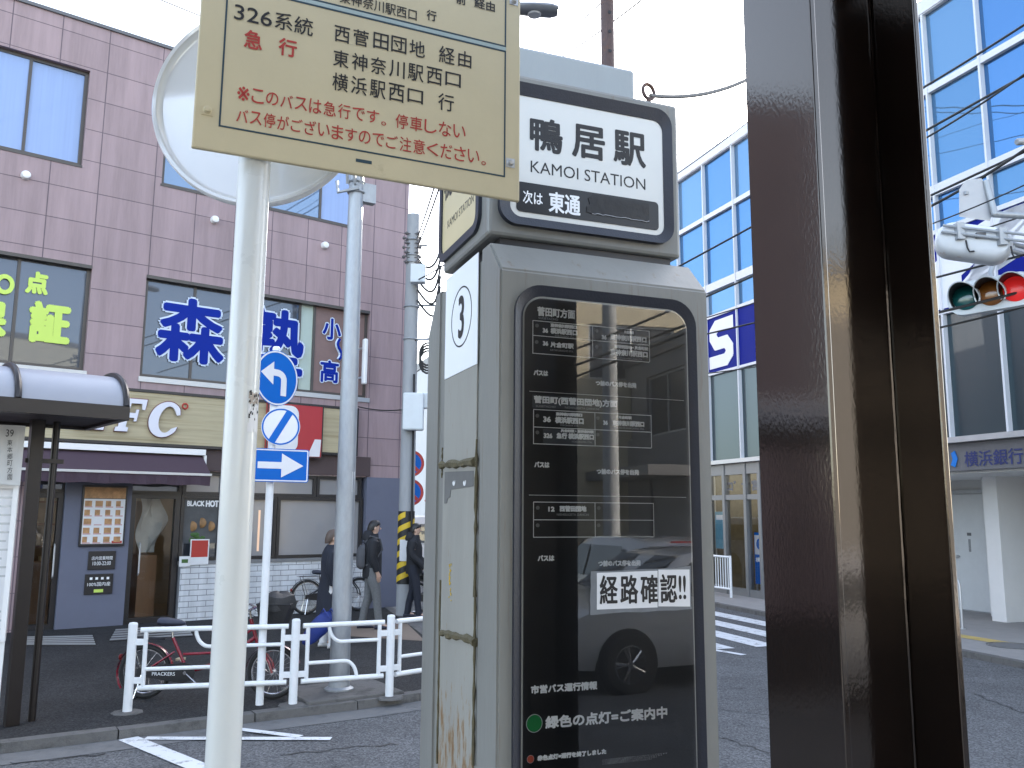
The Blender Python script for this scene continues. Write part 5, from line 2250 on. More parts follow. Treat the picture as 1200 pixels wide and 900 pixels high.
cab('thin grey cable crossing the white sky just left of the holed pipe', 639, 57, 20, 704, 1, 14, .014)
cab('second thin cable passing behind the holed pipe', 661, 63, 20, 748, 0, 14, .016)
cab('thick black cable crossing the glass facade above the blue band', 801, 308, 14, 1200, 87, 9.5, .017, .03)
cab('black cable drooping in front of the glass facade at signal height', 822, 348, 14, 1200, 175, 9.5, .016, .05)
cab('black cable hanging just above the traffic signal', 827, 390, 14, 1200, 296, 9.5, .014, .04)
cab('black cable running through the traffic signal hoods', 1060, 374, 9.4, 1210, 337, 9.2, .016, .02)
cab('lowest black cable running under the traffic signal lenses', 1060, 391, 9.7, 1210, 355, 9.4, .012, .03)
cab('thin cable rising over the roof edge of the glass building', 799, 177, 16, 873, 122, 13, .010, .02)
cab('thin cable high on the glass facade at the upper right', 1088, 98, 11, 1200, 28, 9.5, .016, .02)
cab('thin cable along the top corner of the mauve building', 192, 0, 13, 216, 10, 13.5, .012, .02, 8, 3)
cab('faint cable sloping up through the sky right of the lifting eye', 800, 160, 18, 873, 108, 15, .008, .03)
cab('thin cable just under the glass building roof edge', 803, 196, 15, 878, 140, 12.5, .009, .03)
cab('thin cable crossing the small upper windows beside the bus stop', 822, 372, 14.5, 1200, 250, 10, .010, .05)
cab('thin cable crossing the blue band beside the bus stop', 826, 437, 14.5, 890, 428, 13, .010, .02)
cab('wavy cable bundle crossing the glass facade at the far right', 1082, 160, 10, 1205, 80, 9, .013, .06)
cab('greenish cable sagging across the glass at the far right edge', 1086, 240, 10.2, 1205, 168, 9.2, .018, .07)
cab('thin cable in front of the sign board back', 1086, 262, 9.3, 1205, 212, 8.6, .008, .04)
cab('long thin cable rising behind the cap of the bus stop', 600, 90, 19, 790, -40, 13, .008, .05)
c = BS.w(BS.pu(762, 116, -.20), -.20, BS.pz(762, 112, -.20))
cable('guy_cable', 'pale grey cable tied to the lifting eye on the bus stop', c, depth(905, 76, 3.4), .0075, .05, ROPE, None)

# ------------------------------------------------------------------ street lamp, road sign post, utility pole
lp = ground(397, 812, PAVE)
lamp = thing('street_lamp', 'grey galvanised lamp post on a concrete base behind the guard rail', 'street lamp', lp)
b = MB()
b.cyl(lp, lp + Z3 * 2.2, .106, .100, 24)
b.cyl(lp + Z3 * 2.2, lp + Z3 * 7.7, .100, .070, 24)
b.build('pole', GALV, lamp, smooth=True)
b = MB()
dsq = Frame(lp, 57)
b.box(dsq, -.48, .55, -.42, .42, PAVE - .02, PAVE + .035, .012)
b.build('base_slab', KERB, lamp)
b = MB()
b.lathe(lp, Z3, [(.15, .03), (.15, .05), (.115, .07), (.106, .12)], 24)
b.build('base_collar', GALV, lamp, smooth=True)
hd = depth(636, 12, 9.6)
b = MB()
tp = lp + Z3 * 7.6
b.tube([tp - Z3 * .15, tp + Z3 * .12 + (hd - tp) * .15, tp.lerp(hd, .6) + Z3 * .12, hd], .038, 10)
b.build('arm', GALV, lamp, smooth=True)
b = MB()
hx = (hd - tp)
hx.z = 0
hx.normalize()
hy = hx.cross(Z3)
rings = []
for f, wd, hg in ((-.45, .05, .04), (-.38, .09, .06), (-.1, .12, .07), (.1, .12, .07), (.18, .09, .05), (.2, .03, .02)):
    rings.append([hd + hx * f + hy * wd * math.cos(R(k * 30)) + Z3 * hg * math.sin(R(k * 30)) for k in range(12)])
b.loops(rings)
lh = b.build('lamp_head', M('lamp head grey', (.14, .15, .17), .4, metal=.3), lamp, smooth=True)
b = MB()
b.lathe(hd - Z3 * .062 - hx * .1, -Z3, [(.085, 0), (.075, .015), (.001, .02)], 16)
b.build('lens', ALU, lh)
b = MB()
for z in (5.6, 5.72):
    b.ring(Vector((lp.x, lp.y, z)), Z3, .09, .014, 20, 6)
vq = Vector((lp.x, lp.y, 5.62))
b.box(Frame(vq, 60), .06, .22, -.05, .05, 5.50, 5.72)
b.tube([vq + Vector((.05, -.1, 0)), vq + Vector((-.18, -.12, -.06)), vq + Vector((-.2, -.1, .08))], .02, 6)
for k in range(3):
    b.cyl(vq + Vector((-.08 + .08 * k, -.1, .05)), vq + Vector((-.08 + .08 * k, -.16, .18)), .018)
b.build('clamp', GALV, lamp)
b = MB()
for yy, hh in ((565, .22), (597, .10)):
    z = depth(410, yy, lp.y).z
    a0 = math.atan2(-lp.y, -lp.x) + R(40)
    b.face([(lp.x + .1 * math.cos(a), lp.y + .1 * math.sin(a), q) for a, q in ((a0, z - hh / 2), (a0 + R(22), z - hh / 2), (a0 + R(22), z + hh / 2), (a0, z + hh / 2))])
b.build('sticker', PAPER, lamp)

gp = ground(304, 826, PAVE)
post = thing('road_sign_post', 'thin white post with two round signs and a blue one way arrow plate', 'road sign', gp)
b = MB()
zt_ = depth(325, 408, gp.y).z
b.cyl(gp, Vector((gp.x, gp.y, zt_)), .0385, n=20)
b.build('post', RAILW, post, smooth=True)
b = MB()
b.lathe(Vector((gp.x, gp.y, zt_)), Z3, [(.0385, 0), (.03, .015), (.001, .02)], 16)
b.build('end_cap', RAILW, post, smooth=True)
SF = Frame(Vector((gp.x, gp.y, 0)), 121)


def disc_sign(name, x, y, wpx, hpx, dd, mats, az, shape=None):
    """round plate with a rim; returns its frame and centre"""
    c = depth(x, y, gp.y - .05)
    fr = Frame(c, az)
    r = (depth(x, y - hpx / 2, c.y).z - depth(x, y + hpx / 2, c.y).z) / 2
    b = MB()
    b.poly(fr, circle(0, c.z, r, 48), -.006, 0)
    pl = b.build(name, mats[0], post)
    b = MB()
    b.ringframe(fr, circle(0, c.z, r - .006, 48), circle(0, c.z, r - .022, 48), .0005, .002)
    b.build('rim', mats[1], pl)
    return fr, c, r, pl


AZs = 74
fr, c, r, pl1 = disc_sign('direction_disc', 324.5, 443, 46, 64.5, 0, (SIGNBLUE, SIGNWHITE), 33)
b = MB()
# white arrow: up, bending to the left
st = r * .26
pts = [(r * .46, -r * .62), (r * .46, -.05 * r)]
arcp = [(r * .02 + r * .44 * math.cos(R(a)), -.05 * r + r * .36 * math.sin(R(a))) for a in range(0, 95, 15)]
inner = [(r * .02 + r * .18 * math.cos(R(a)), -.05 * r + r * .12 * math.sin(R(a))) for a in range(90, -5, -15)]
P = [(r * .20, -r * .62), (r * .46, -r * .62)] + arcp[0:] + [(-r * .16, r * .31)] + [(-r * .16, r * .58), (-r * .74, r * .14), (-r * .16, -r * .26), (-r * .16, r * .07)] + inner
b.poly(fr, [(u, c.z + z) for u, z in P], .0006, .002)
b.build('arrow', SIGNWHITE, pl1)
fr, c, r, pl2 = disc_sign('end_of_limit_disc', 329, 500, 44, 44, 0, (SIGNWHITE, SIGNBLUE), AZs)
b = MB()
b.poly(fr, [(u, c.z + z) for u, z in ((-r * .62, -r * .74), (-r * .30, -r * .91), (r * .62, r * .74), (r * .30, r * .91))], .0006, .0018)
b.build('blue_bar', SIGNBLUE, pl2)
F3 = Frame(depth(330, 545, gp.y - .06), 62)
a_, c_ = F3.px(298, 525), F3.px(361, 565)
zlo, zhi = F3.pz(330, 565), F3.pz(330, 526)
b = MB()
b.poly(F3, rrect(a_[0], zlo, c_[0], zhi, .02, 4), -.006, 0)
pl3 = b.build('one_way_plate', SIGNBLUE, post)
b = MB()
ho, wo = zhi - zlo, c_[0] - a_[0]
b.ringframe(F3, rrect(a_[0] + .008, zlo + .008, c_[0] - .008, zhi - .008, .016, 4), rrect(a_[0] + .02, zlo + .02, c_[0] - .02, zhi - .02, .01, 4), .0005, .002)
zm = (zlo + zhi) / 2
b.poly(F3, [(a_[0] + .04, zm - ho * .10), (a_[0] + wo * .50, zm - ho * .10), (a_[0] + wo * .50, zm - ho * .36), (c_[0] - wo * .10, zm), (a_[0] + wo * .50, zm + ho * .36), (a_[0] + wo * .50, zm + ho * .10), (a_[0] + .04, zm + ho * .10)], .0005, .002)
b.build('arrow', SIGNWHITE, pl3)
b = MB()
for yy in (443, 500, 535, 556):
    z = depth(330, yy, gp.y).z
    b.ring(Vector((gp.x, gp.y, z)), Z3, .042, .006, 16, 6)
b.build('clamp', GALV, post)

uq = Vector((-2.02, 16.6, PAVE))
uq = depth(474, 700, 16.4)
uq.z = PAVE
up = thing('utility_pole', 'grey utility pole with a yellow and black striped band and pale boxes', 'utility pole', uq)
zt_ = depth(485, 252, 16.4).z
b = MB()
b.cyl(uq, Vector((uq.x, uq.y, zt_)), .155, .125, 24)
b.build('pole', CONCPOLE, up, smooth=True)
zU = lambda y: depth(478, y, 16.4).z
b = MB()
zs0, zs1 = zU(684), zU(599)
b.cyl(Vector((uq.x, uq.y, zs0)), Vector((uq.x, uq.y, zs1)), .158, .156, 24)
sb = b.build('warning_band', M('black band', (.014, .014, .014), .5), up, smooth=True)
b = MB()
nS = 6
for k in range(nS):
    for i in range(24):
        t0, t1 = i / 24, (i + 1) / 24
        a0, a1 = 2 * math.pi * t0, 2 * math.pi * t1
        ph = (zs1 - zs0) / nS
        for (aa, bb_) in ((0, 0),):
            zz0 = zs0 + ph * (k + t0 * 2) % (zs1 - zs0 + 1e-6) if False else zs0 + (ph * (k + t0 * 2)) % (zs1 - zs0)
            zz1 = zz0 + ph * 2 / 24
            h_ = ph * .48
            if zz1 + h_ > zs1:
                continue
            b.face([(uq.x + .1595 * math.cos(a), uq.y + .1595 * math.sin(a), q) for a, q in ((a0, zz0), (a1, zz1), (a1, zz1 + h_), (a0, zz0 + h_))])
b.build('stripe', YELB, sb)
b = MB()
F4 = Frame(Vector((uq.x, uq.y - .165, 0)), 88)
zp0, zp1 = zU(657), zU(632)
b.box(F4, -.09, .11, 0, .004, zp0, zp1)
b.build('notice_sheet', PAPER, up)
b = MB()
ub_ = F4.pu(474, 485)
b.box(F4, F4.pu(473, 485), F4.pu(497, 485), .01, .22, zU(506), zU(463), .03)
b.box(F4, F4.pu(488, 470), F4.pu(502, 470), -.06, .12, zU(480), zU(462), .015)
b.build('signal_control_box', BOXW, up)
b = MB()
b.box(F4, F4.pu(482, 322), F4.pu(499, 322), .01, .2, zU(336), zU(315), .012)
b.build('junction_box', BOXW, up)
b = MB()
for yy in (282, 300, 360, 398, 480, 308):
    z = zU(yy)
    b.ring(Vector((uq.x, uq.y, z)), Z3, .142, .016, 24, 6)
for yy, L_ in ((358, .55), (288, .3), (398, .4)):
    z = zU(yy)
    b.cyl(Vector((uq.x, uq.y, z)), Vector((uq.x + L_, uq.y - .1, z - .02)), .022, n=8)
b.build('pole_band', GALV, up)
b = MB()
for k in range(7):
    z = zU(276 + k * 5.5)
    for s_ in (-1, 1):
        b.ball(Vector((uq.x + s_ * (.11 + .05 * (k % 2)), uq.y - .14, z)), .035, n=8, m=6)
        b.cyl(Vector((uq.x, uq.y - .1, z)), Vector((uq.x + s_ * .16, uq.y - .15, z)), .009, n=6)
b.build('insulator', M('brown insulator', (.10, .09, .09), .4, var=.2), up, smooth=True)
b = MB()
random.seed(3)
for k in range(5):
    z = zU(305 + k * 12)
    pts = [Vector((uq.x + .12, uq.y - .1, z)), Vector((uq.x + .32 + .06 * k, uq.y - .15, z - .35 - .08 * k)), Vector((uq.x + .5, uq.y - .1, z - .15)), Vector((uq.x + .55, uq.y, z + .3))]
    sm = []
    for i in range(13):
        f = i / 12
        sm.append(pts[0] * (1 - f) ** 3 + pts[1] * 3 * f * (1 - f) ** 2 * 1 + pts[2] * 3 * f * f * (1 - f) + pts[3] * f ** 3)
    b.tube(sm, .022, 6)
for k in range(4):
    z = zU(395)
    sm = [Vector((uq.x + .35 + .16 * math.cos(R(a)), uq.y - .1 + .01 * k, z - .35 - .05 * k + .22 * math.sin(R(a)))) for a in range(60, 330, 22)]
    b.tube(sm, .02, 6)
b.tube([Vector((uq.x + .1, uq.y - .16, zU(440))), Vector((uq.x + .11, uq.y - .17, zU(520))), Vector((uq.x + .13, uq.y - .17, zU(690)))], .022, 6)
b.build('loose_cable', WIRE, up, smooth=True)
pt = Vector((uq.x, uq.y, 0))
for lab, yy, xe, ye, Ye in (('cable leaving the top of the striped pole steeply up behind the route plate', 280, 512, 205, 11), ('second steep cable from the striped pole up behind the route plate', 292, 516, 212, 10.5), ('cable from the middle of the striped pole to the bus stop side', 330, 530, 300, 13), ('lowest cable leaving the striped pole towards the right', 400, 540, 385, 20)):
    p = Vector((uq.x + .1, uq.y - .1, zU(yy)))
    q = depth(xe, ye, Ye)
    cable('overhead_cable', lab, p, q + (q - p) * .8, .013, .06)
cable('overhead_cable', 'cable from the striped pole running left along the mauve wall', Vector((uq.x, uq.y - .1, zU(480))), LF.w(3.2, .2, zU(478) + .1), .012, .05)

# round red bordered signs on their own thin post behind the pole
q = depth(477, 700, 18.5)
q.z = PAVE
t = thing('no_parking_sign', 'two round red bordered signs one above the other behind the striped pole', 'road sign', q)
b = MB()
b.cyl(q, Vector((q.x, q.y, depth(478, 520, 18.5).z)), .035, n=12)
b.build('post', RAILW, t, smooth=True)
for yy in (543, 577):
    cz = depth(478, yy, 18.4).z
    fr = Frame(Vector((q.x + .02, q.y - .06, 0)), 88)
    b = MB()
    b.poly(fr, circle(0, cz, .285, 36), -.006, 0)
    d1 = b.build('disc', SIGNBLUE, t)
    b = MB()
    b.ringframe(fr, circle(0, cz, .284, 36), circle(0, cz, .225, 36), .0005, .002)
    b.poly(fr, [(-.18, cz + .13), (-.13, cz + .18), (.18, cz - .13), (.13, cz - .18)], .0005, .0018)
    b.build('red_border', INKR, d1)

# ------------------------------------------------------------------ guard rail along the kerb
random.seed(11)
g1, g2, g3 = ground(149, 835, PAVE), ground(343, 826, PAVE), ground(456, 817, PAVE)
g4 = g3 + Vector((.95, .95, 0))
g5 = g4 + Vector((.55, 1.6, 0))
RH = .80


def rail_section(label, p, q, posts, full=True):
    t = thing('guard_rail', label, 'guard rail', p, 'white pipe guard rails on the kerb')
    v = (q - p)
    L = v.length
    x = v.normalized()
    for k in posts:
        o_ = p + x * (L * k)
        b = MB()
        b.cyl(o_, o_ + Z3 * RH, .0415, n=20)
        b.lathe(o_ + Z3 * RH, Z3, [(.0415, 0), (.034, .014), (.001, .02)], 20)
        b.build('post', RAILW, t, smooth=True)
    A, B_ = .10, L - .10
    W3 = lambda a, z: p + x * a + Z3 * z
    zt_, zb_ = .745, .215
    for z in (zt_, zb_):
        b = MB()
        b.tube([W3(A - .03, z), W3(B_ + .03, z)], .025, 12)
        b.build('rail', RAILW, t, smooth=True)
    for a in (A + .02, B_ - .02):
        b = MB()
        b.cyl(W3(a, zb_), W3(a, zt_), .0205, n=12)
        b.build('upright', RAILW, t, smooth=True)
    b = MB()
    zu, zl = .575, .385
    a0 = A + (B_ - A) * (.36 if full else .30)
    rr = .13
    arc = [W3(a0 + rr - rr * math.cos(R(t_)), zu + (zt_ - zu) - (zt_ - zu) * math.sin(R(t_))) for t_ in range(0, 91, 10)]
    b.tube(arc + [W3(B_ - .02, zu)], .0185, 10)
    b.build('bent_bar', RAILW, t, smooth=True)
    b = MB()
    a1 = A + (B_ - A) * .68
    arc = [W3(a1 - rr + rr * math.sin(R(t_)), zb_ + (zl - zb_) * math.cos(R(t_))) for t_ in range(0, 91, 10)]
    b.tube([W3(A + .02, zl)] + arc, .0185, 10)
    b.build('bent_bar', RAILW, t, smooth=True)
    for a, s_ in ((A, -1), (B_, 1)):
        for z in (zt_ - .11, zb_ + .07):
            b = MB()
            c = W3(a + s_ * .045, z)
            fr = Frame(Vector((c.x, c.y, 0)), math.degrees(math.atan2(x.x, x.y)))
            b.box(fr, -.06, .06, -.018, .018, c.z - .028, c.z + .028, .004)
            b.build('clamp', RAILW, t)
    return t


rail_section('long white guard rail section in front of the red bicycle', g1, g2, (0,))
rail_section('short white guard rail section in front of the lamp post', g2, g3, (0,), False)
rail_section('white guard rail section turning the corner towards the bus stop', g3, g4, (0, 1))
rail_section('white guard rail section running up the side street behind the bus stop pillar', g4, g5, (1,))
# concrete footing patches
b = MB()
for g in (g1, g2, g3):
    b.lathe(g + Z3 * -.01, Z3, [(.15, 0), (.14, .016), (.08, .022)], 9)
o = b.build('post_footing', KERB)
o['kind'] = 'structure'

# ------------------------------------------------------------------ bus shelter at the left edge
AZS = 50
se = Vector((-3.38, 7.60, 0))
SH = Frame(se, AZS)
sh = thing('bus_shelter', 'brown steel bus shelter with a curved translucent roof at the left edge', 'bus shelter', SH.w(-1.6, -.6, PAVE))
zR0, zR1 = 2.80, 2.925
Ls = 4.6
b = MB()
b.box(SH, -Ls, 0, -.06, 0, zR0, zR1, .004)
b.box(SH, -Ls, 0, -1.30, -1.24, zR0, zR1, .004)
b.box(SH, -.06, 0, -1.24, -.06, zR0 + .002, zR1 - .002)
for k in range(1, 4):
    b.box(SH, -Ls * k / 3.0, -Ls * k / 3.0 + .06, -1.24, -.06, zR0 + .02, zR1 - .03)
b.build('roof_beam', SHELTER, sh)
na = 16
arcpts = [(-.65 + .63 * math.cos(R(180 * i / na)), zR1 + .33 * math.sin(R(180 * i / na))) for i in range(na + 1)]
b = MB()
b.loops([[SH.w(-Ls, d, z) for d, z in arcpts], [SH.w(-.03, d, z) for d, z in arcpts]], closed=False)
b.build('roof_sheet', POLYCARB, sh, smooth=True)
b = MB()
for u in (-.03, -.88, -1.9, -2.95, -4.0):
    b.tube([SH.w(u, -.65 + .64 * math.cos(R(180 * i / na)), zR1 + .345 * math.sin(R(180 * i / na))) for i in range(na + 1)], .028, 8)
b.build('roof_rib', SHELTER, sh, smooth=True)
b = MB()
b.box(SH, -Ls, -.06, -1.24, -.06, zR0 + .03, zR0 + .035)
b.build('soffit', M('shelter soffit', (.06, .05, .05), .6), sh)
p1, p2 = ground(13, 850, PAVE), ground(37, 845, PAVE)
for p_s, r_ in ((p1, .056), (p2, .032)):
    b = MB()
    f_ = Frame(p_s, AZS)
    if r_ > .05:
        b.box(f_, -r_, r_, -r_, r_, PAVE, 2.84, .006)
    else:
        b.cyl(p_s, Vector((p_s.x, p_s.y, 2.84)), r_, n=16)
    b.build('post', SHELTER, sh, smooth=r_ < .05)
for u in (-3.6,):
    b = MB()
    b.box(SH, u, u + .15, -.75, -.6, PAVE, 2.84, .006)
    b.build('post', SHELTER, sh)
b = MB()
cpost = Vector((p2.x, p2.y, 0))
b.box(Frame((p1 + p2) / 2, AZS), -.16, .16, -.02, .02, 2.44, 2.48)
b.build('tie_bar', SHELTER, sh)
# notice case hung on the shelter post
t = thing('shelter_notice', 'white cloth notice numbered 39 hanging from the left bus shelter post', 'notice', depth(12, 530, 7.6))
NF = Frame(depth(12, 530, 7.55), 66)
ua, ub = NF.pu(-30, 530), NF.pu(27, 530)
za, zb2 = NF.pz(10, 566), NF.pz(10, 498)
b = MB()
n = 8
for i in range(n):
    for j in range(4):
        def wv(a, c):
            return .008 * math.sin(a * 5) + .006 * math.sin(c * 4 + a)
        q4 = []
        for (ii, jj) in ((i, j), (i + 1, j), (i + 1, j + 1), (i, j + 1)):
            fu, fz2 = ii / n, jj / 4
            q4.append(NF.w(ua + (ub - ua) * fu, wv(fu, fz2), za + (zb2 - za) * fz2 - .02 * fu * (1 - fz2)))
        b.face(q4)
b.build('sheet', M('notice cloth', (.60, .60, .58), .8, var=.05), t)
b = MB()
b.textpx(NF, .02, '39', 7, 507, 16, 508, 8.5)
for i, ch in enumerate('東本郷町方面'):
    b.textpx(NF, .02, ch, 8.5, 518.5 + i * 8, 14.5, 519 + i * 8, 6.8)
b.build('lettering', INKB, t)
t = thing('timetable_case', 'white framed timetable case standing under the cloth notice at the left edge', 'timetable', NF.w(0, 0, PAVE))
b = MB()
ua, ub = NF.pu(-40, 600), NF.pu(18, 600)
zt_, zb2 = NF.pz(5, 567, -.1), NF.pz(5, 752, -.1)
b.ringframe(NF, [(ua, zb2), (ub, zb2), (ub, zt_), (ua, zt_)], [(ua + .04, zb2 + .04), (ub - .04, zb2 + .04), (ub - .04, zt_ - .04), (ua + .04, zt_ - .04)], -.16, -.08)
for u in (ua + .002, ub - .042):
    b.box(NF, u, u + .04, -.14, -.10, PAVE, zb2 - .002)
b.build('frame', WHITE, t)
b = MB()
b.box(NF, ua + .035, ub - .035, -.13, -.12, zb2 + .035, zt_ - .035)
pp = b.build('board', PAPER, t)
b = MB()
for k in range(16):
    for j in range(2):
        uu = ua + .06 + j * (ub - ua) * .45
        b.box(NF, uu, uu + (ub - ua) * random.uniform(.15, .36), -.119, -.117, zt_ - .128 - k * .075, zt_ - .11 - k * .075)
b.build('print', ALU, pp)

# ------------------------------------------------------------------ bicycles


def bicycle(label, base, az, wr, wb, paint, basket=True, chain_text=None, cover=True, group=None):
    """base = ground point midway between the wheels; az = heading"""
    t = thing('bicycle', label, 'bicycle', base, group)
    f = Frame(Vector((base.x, base.y, 0)), az)
    g = base.z
    P = lambda u, d, z: f.w(u, d, g + z)
    rx, fx_ = -wb / 2, wb / 2
    ax_ = f.N
    for uu in (rx, fx_):
        b = MB()
        b.ring(P(uu, 0, wr), ax_, wr - .022, .022, 40, 8)
        wh = b.build('wheel', TYRE, t, smooth=True)
        b = MB()
        b.ring(P(uu, 0, wr), ax_, wr - .048, .011, 40, 6)
        b.build('rim', CHROME, wh, smooth=True)
        b = MB()
        b.cyl(P(uu, -.045, wr), P(uu, .045, wr), .022, n=10)
        for k in range(24):
            a = 2 * math.pi * k / 24
            b.tube([P(uu + .02 * math.cos(a + 1), .03 * (-1) ** k, wr + .02 * math.sin(a + 1)), P(uu + (wr - .05) * math.cos(a), 0, wr + (wr - .05) * math.sin(a))], .0014, 4)
        b.build('spokes', CHROME, wh)
        b = MB()
        fen = []
        a0, a1 = (10, 215) if uu < 0 else (-5, 150)
        for k in range(17):
            a = R(a0 + (a1 - a0) * k / 16) if uu < 0 else R(20 + (150 - 0) * k / 16)
            fen.append([P(uu + (wr + .02) * math.cos(a) + 0, s_ * .028, wr + (wr + .02) * math.sin(a) - (.006 if s_ else 0)) for s_ in (-1, 0, 1)])
        b.loops(fen, closed=False)
        b.build('fender', paint, t, smooth=True)
    bbx, bbz = rx + .43, wr + .0
    seat = (rx + .26, .62 + wr * .2)
    head = (fx_ - .22, wr + .46)
    b = MB()
    b.tube([P(bbx, 0, bbz), P(seat[0], 0, seat[1] - .08)], .016, 10)
    b.tube([P(head[0] + .02, 0, head[1] - .12), P((head[0] + bbx) / 2 + .04, 0, bbz + .10), P(bbx, 0, bbz)], .021, 10)
    b.tube([P(head[0], 0, head[1] - .03), P((head[0] + bbx) / 2, 0, bbz + .19), P(bbx - .055, 0, bbz + .17)], .014, 10)
    for s_ in (-1, 1):
        b.tube([P(bbx, s_ * .02, bbz), P(rx, s_ * .055, wr)], .010, 8)
        b.tube([P(seat[0] + .02, s_ * .015, seat[1] - .22), P(rx, s_ * .055, wr)], .009, 8)
        b.tube([P(head[0] + .045, s_ * .035, head[1] - .18), P(fx_ - .03, s_ * .05, wr + .1), P(fx_, s_ * .05, wr)], .012, 8)
    b.tube([P(head[0] + .045, -.04, head[1] - .18), P(head[0] + .04, 0, head[1] - .15), P(head[0] + .045, .04, head[1] - .18)], .014, 8)
    b.tube([P(head[0] + .045, 0, head[1] - .17), P(head[0] - .03, 0, head[1] + .06)], .019, 10)
    b.build('frame', paint, t, smooth=True)
    b = MB()
    b.tube([P(seat[0], 0, seat[1] - .1), P(seat[0] - .02, 0, seat[1] + .05)], .0125, 8)
    b.build('seat_post', CHROME, t, smooth=True)
    b = MB()
    sc = (seat[0] - .03, seat[1] + .07)
    rings = []
    for u, wd, hg, zz in ((-.13, .035, .02, .012), (-.11, .085, .04, .01), (-.04, .10, .045, .005), (.04, .06, .038, 0), (.11, .03, .028, -.004), (.15, .012, .014, -.008)):
        rings.append([P(sc[0] + u, wd * math.cos(R(k * 30)), sc[1] + zz + hg * math.sin(R(k * 30))) for k in range(12)])
    b.loops(rings)
    b.build('saddle', M('saddle', (.03, .035, .055), .5, var=.2), t, smooth=True)
    hb = (head[0] - .045, head[1] + .14)
    b = MB()
    b.tube([P(head[0] - .03, 0, head[1] + .05), P(hb[0], 0, hb[1])], .012, 8)
    b.tube([P(hb[0] - .20, -.27, hb[1] + .03), P(hb[0] - .08, -.26, hb[1] + .04), P(hb[0] + .02, -.14, hb[1] + .02), P(hb[0], 0, hb[1]), P(hb[0] + .02, .14, hb[1] + .02), P(hb[0] - .08, .26, hb[1] + .04), P(hb[0] - .20, .27, hb[1] + .03)], .011, 8)
    hbr = b.build('handlebar', CHROME, t, smooth=True)
    b = MB()
    for s_ in (-1, 1):
        b.tube([P(hb[0] - .10, s_ * .263, hb[1] + .038), P(hb[0] - .21, s_ * .27, hb[1] + .028)], .017, 8)
    b.build('grip', BLACK, hbr, smooth=True)
    b = MB()
    for s_ in (-1, 1):
        b.tube([P(hb[0] - .02, s_ * .24, hb[1] + .02), P(hb[0] - .08, s_ * .235, hb[1] - .01), P(hb[0] - .17, s_ * .25, hb[1] + .0)], .006, 6)
        b.tube([P(hb[0], s_ * .15, hb[1]), P(hb[0] + .12, s_ * .08, hb[1] - .06), P(head[0] + .06, s_ * .03, head[1] - .1)], .0035, 5)
    b.build('brake_lever', CHROME, hbr, smooth=True)
    # chain case, crank, pedals
    b = MB()
    cc = [(rx - .05, wr + .045), (rx - .06, wr - .03), (bbx - .02, bbz - .10), (bbx + .07, bbz - .07), (bbx + .10, bbz), (bbx + .06, bbz + .08), (bbx - .02, bbz + .10)]
    b.poly(f, [(u, g + z) for u, z in cc], .062, .074)
    cg = b.build('chain_guard', BLACK, t)
    if chain_text:
        b = MB()
        b.text(f, .0748, chain_text, rx + .10, rx + .33, g + wr - .01, .034)
        b.build('lettering', INKW, cg)
    b = MB()
    b.tube([P(bbx, .08, bbz), P(bbx + .12, .085, bbz - .10)], .009, 6)
    b.tube([P(bbx, -.06, bbz), P(bbx - .12, -.065, bbz + .10)], .009, 6)
    b.cyl(P(bbx, -.07, bbz), P(bbx, .09, bbz), .018, n=10)
    cr = b.build('crank', CHROME, t)
    b = MB()
    b.box(f, bbx + .08, bbx + .16, .09, .17, g + bbz - .115, g + bbz - .09, .004)
    b.box(f, bbx - .16, bbx - .08, -.15, -.07, g + bbz + .09, g + bbz + .115, .004)
    b.build('pedal', M('cream pedal', (.5, .42, .28), .6), cr)
    # carrier, stand, lock
    b = MB()
    zc_ = wr * 2 + .06
    for s_ in (-.06, 0, .06):
        b.tube([P(rx - .18, s_, zc_), P(rx + .20, s_, zc_)], .006, 6)
    for u in (-.18, 0, .2):
        b.tube([P(rx + u, -.06, zc_), P(rx + u, .06, zc_)], .006, 6)
    for s_ in (-1, 1):
        b.tube([P(rx - .12, s_ * .06, zc_), P(rx, s_ * .06, wr)], .006, 6)
    b.build('rear_carrier', CHROME if not basket else DARK, t)
    b = MB()
    for s_ in (-1, 1):
        b.tube([P(rx, s_ * .065, wr), P(rx - .06, s_ * .10, .015)], .008, 6)
    b.tube([P(rx - .06, -.10, .015), P(rx - .06, .10, .015)], .008, 6)
    b.build('stand', CHROME, t)
    b = MB()
    b.lathe(P(rx - wr * .95, 0, wr + .14), f.U * -1, [(.03, 0), (.03, .015), (.001, .03)], 12)
    b.build('reflector', REDREF, t)
    if basket:
        u0 = head[0] + .10
        z0 = head[1] - .02
        b = MB()
        lo_ = [(u0, -.13), (u0 + .22, -.11), (u0 + .22, .11), (u0, .13)]
        hi_ = [(u0 - .03, -.18), (u0 + .30, -.165), (u0 + .30, .165), (u0 - .03, .18)]
        b.loops([[P(u, d, z0) for u, d in lo_], [P(u, d, z0 + .24) for u, d in hi_]], caps=False)
        b.face([P(u, d, z0) for u, d in lo_])
        bk_ = b.build('basket', BASKB, t)
        b = MB()
        b.tube([P(u, d, z0 + .24) for u, d in hi_ + hi_[:1]], .008, 6)
        b.build('basket_rim', BLACK, bk_)
        if cover:
            b = MB()
            rg = []
            for k, (s_, zz) in enumerate(((1.03, .18), (1.04, .25), (.92, .31), (.55, .345), (.12, .35))):
                rg.append([P(u0 + .135 + .165 * s_ * math.cos(R(a)) * (1.0 + .1 * math.cos(R(4 * a))) , .17 * s_ * math.sin(R(a)), z0 + zz + .012 * math.sin(R(a * 3 + k * 40))) for a in range(0, 360, 20)])
            b.loops(rg, caps=False)
            b.build('basket_cover', BASKB, bk_, smooth=True)
    return t


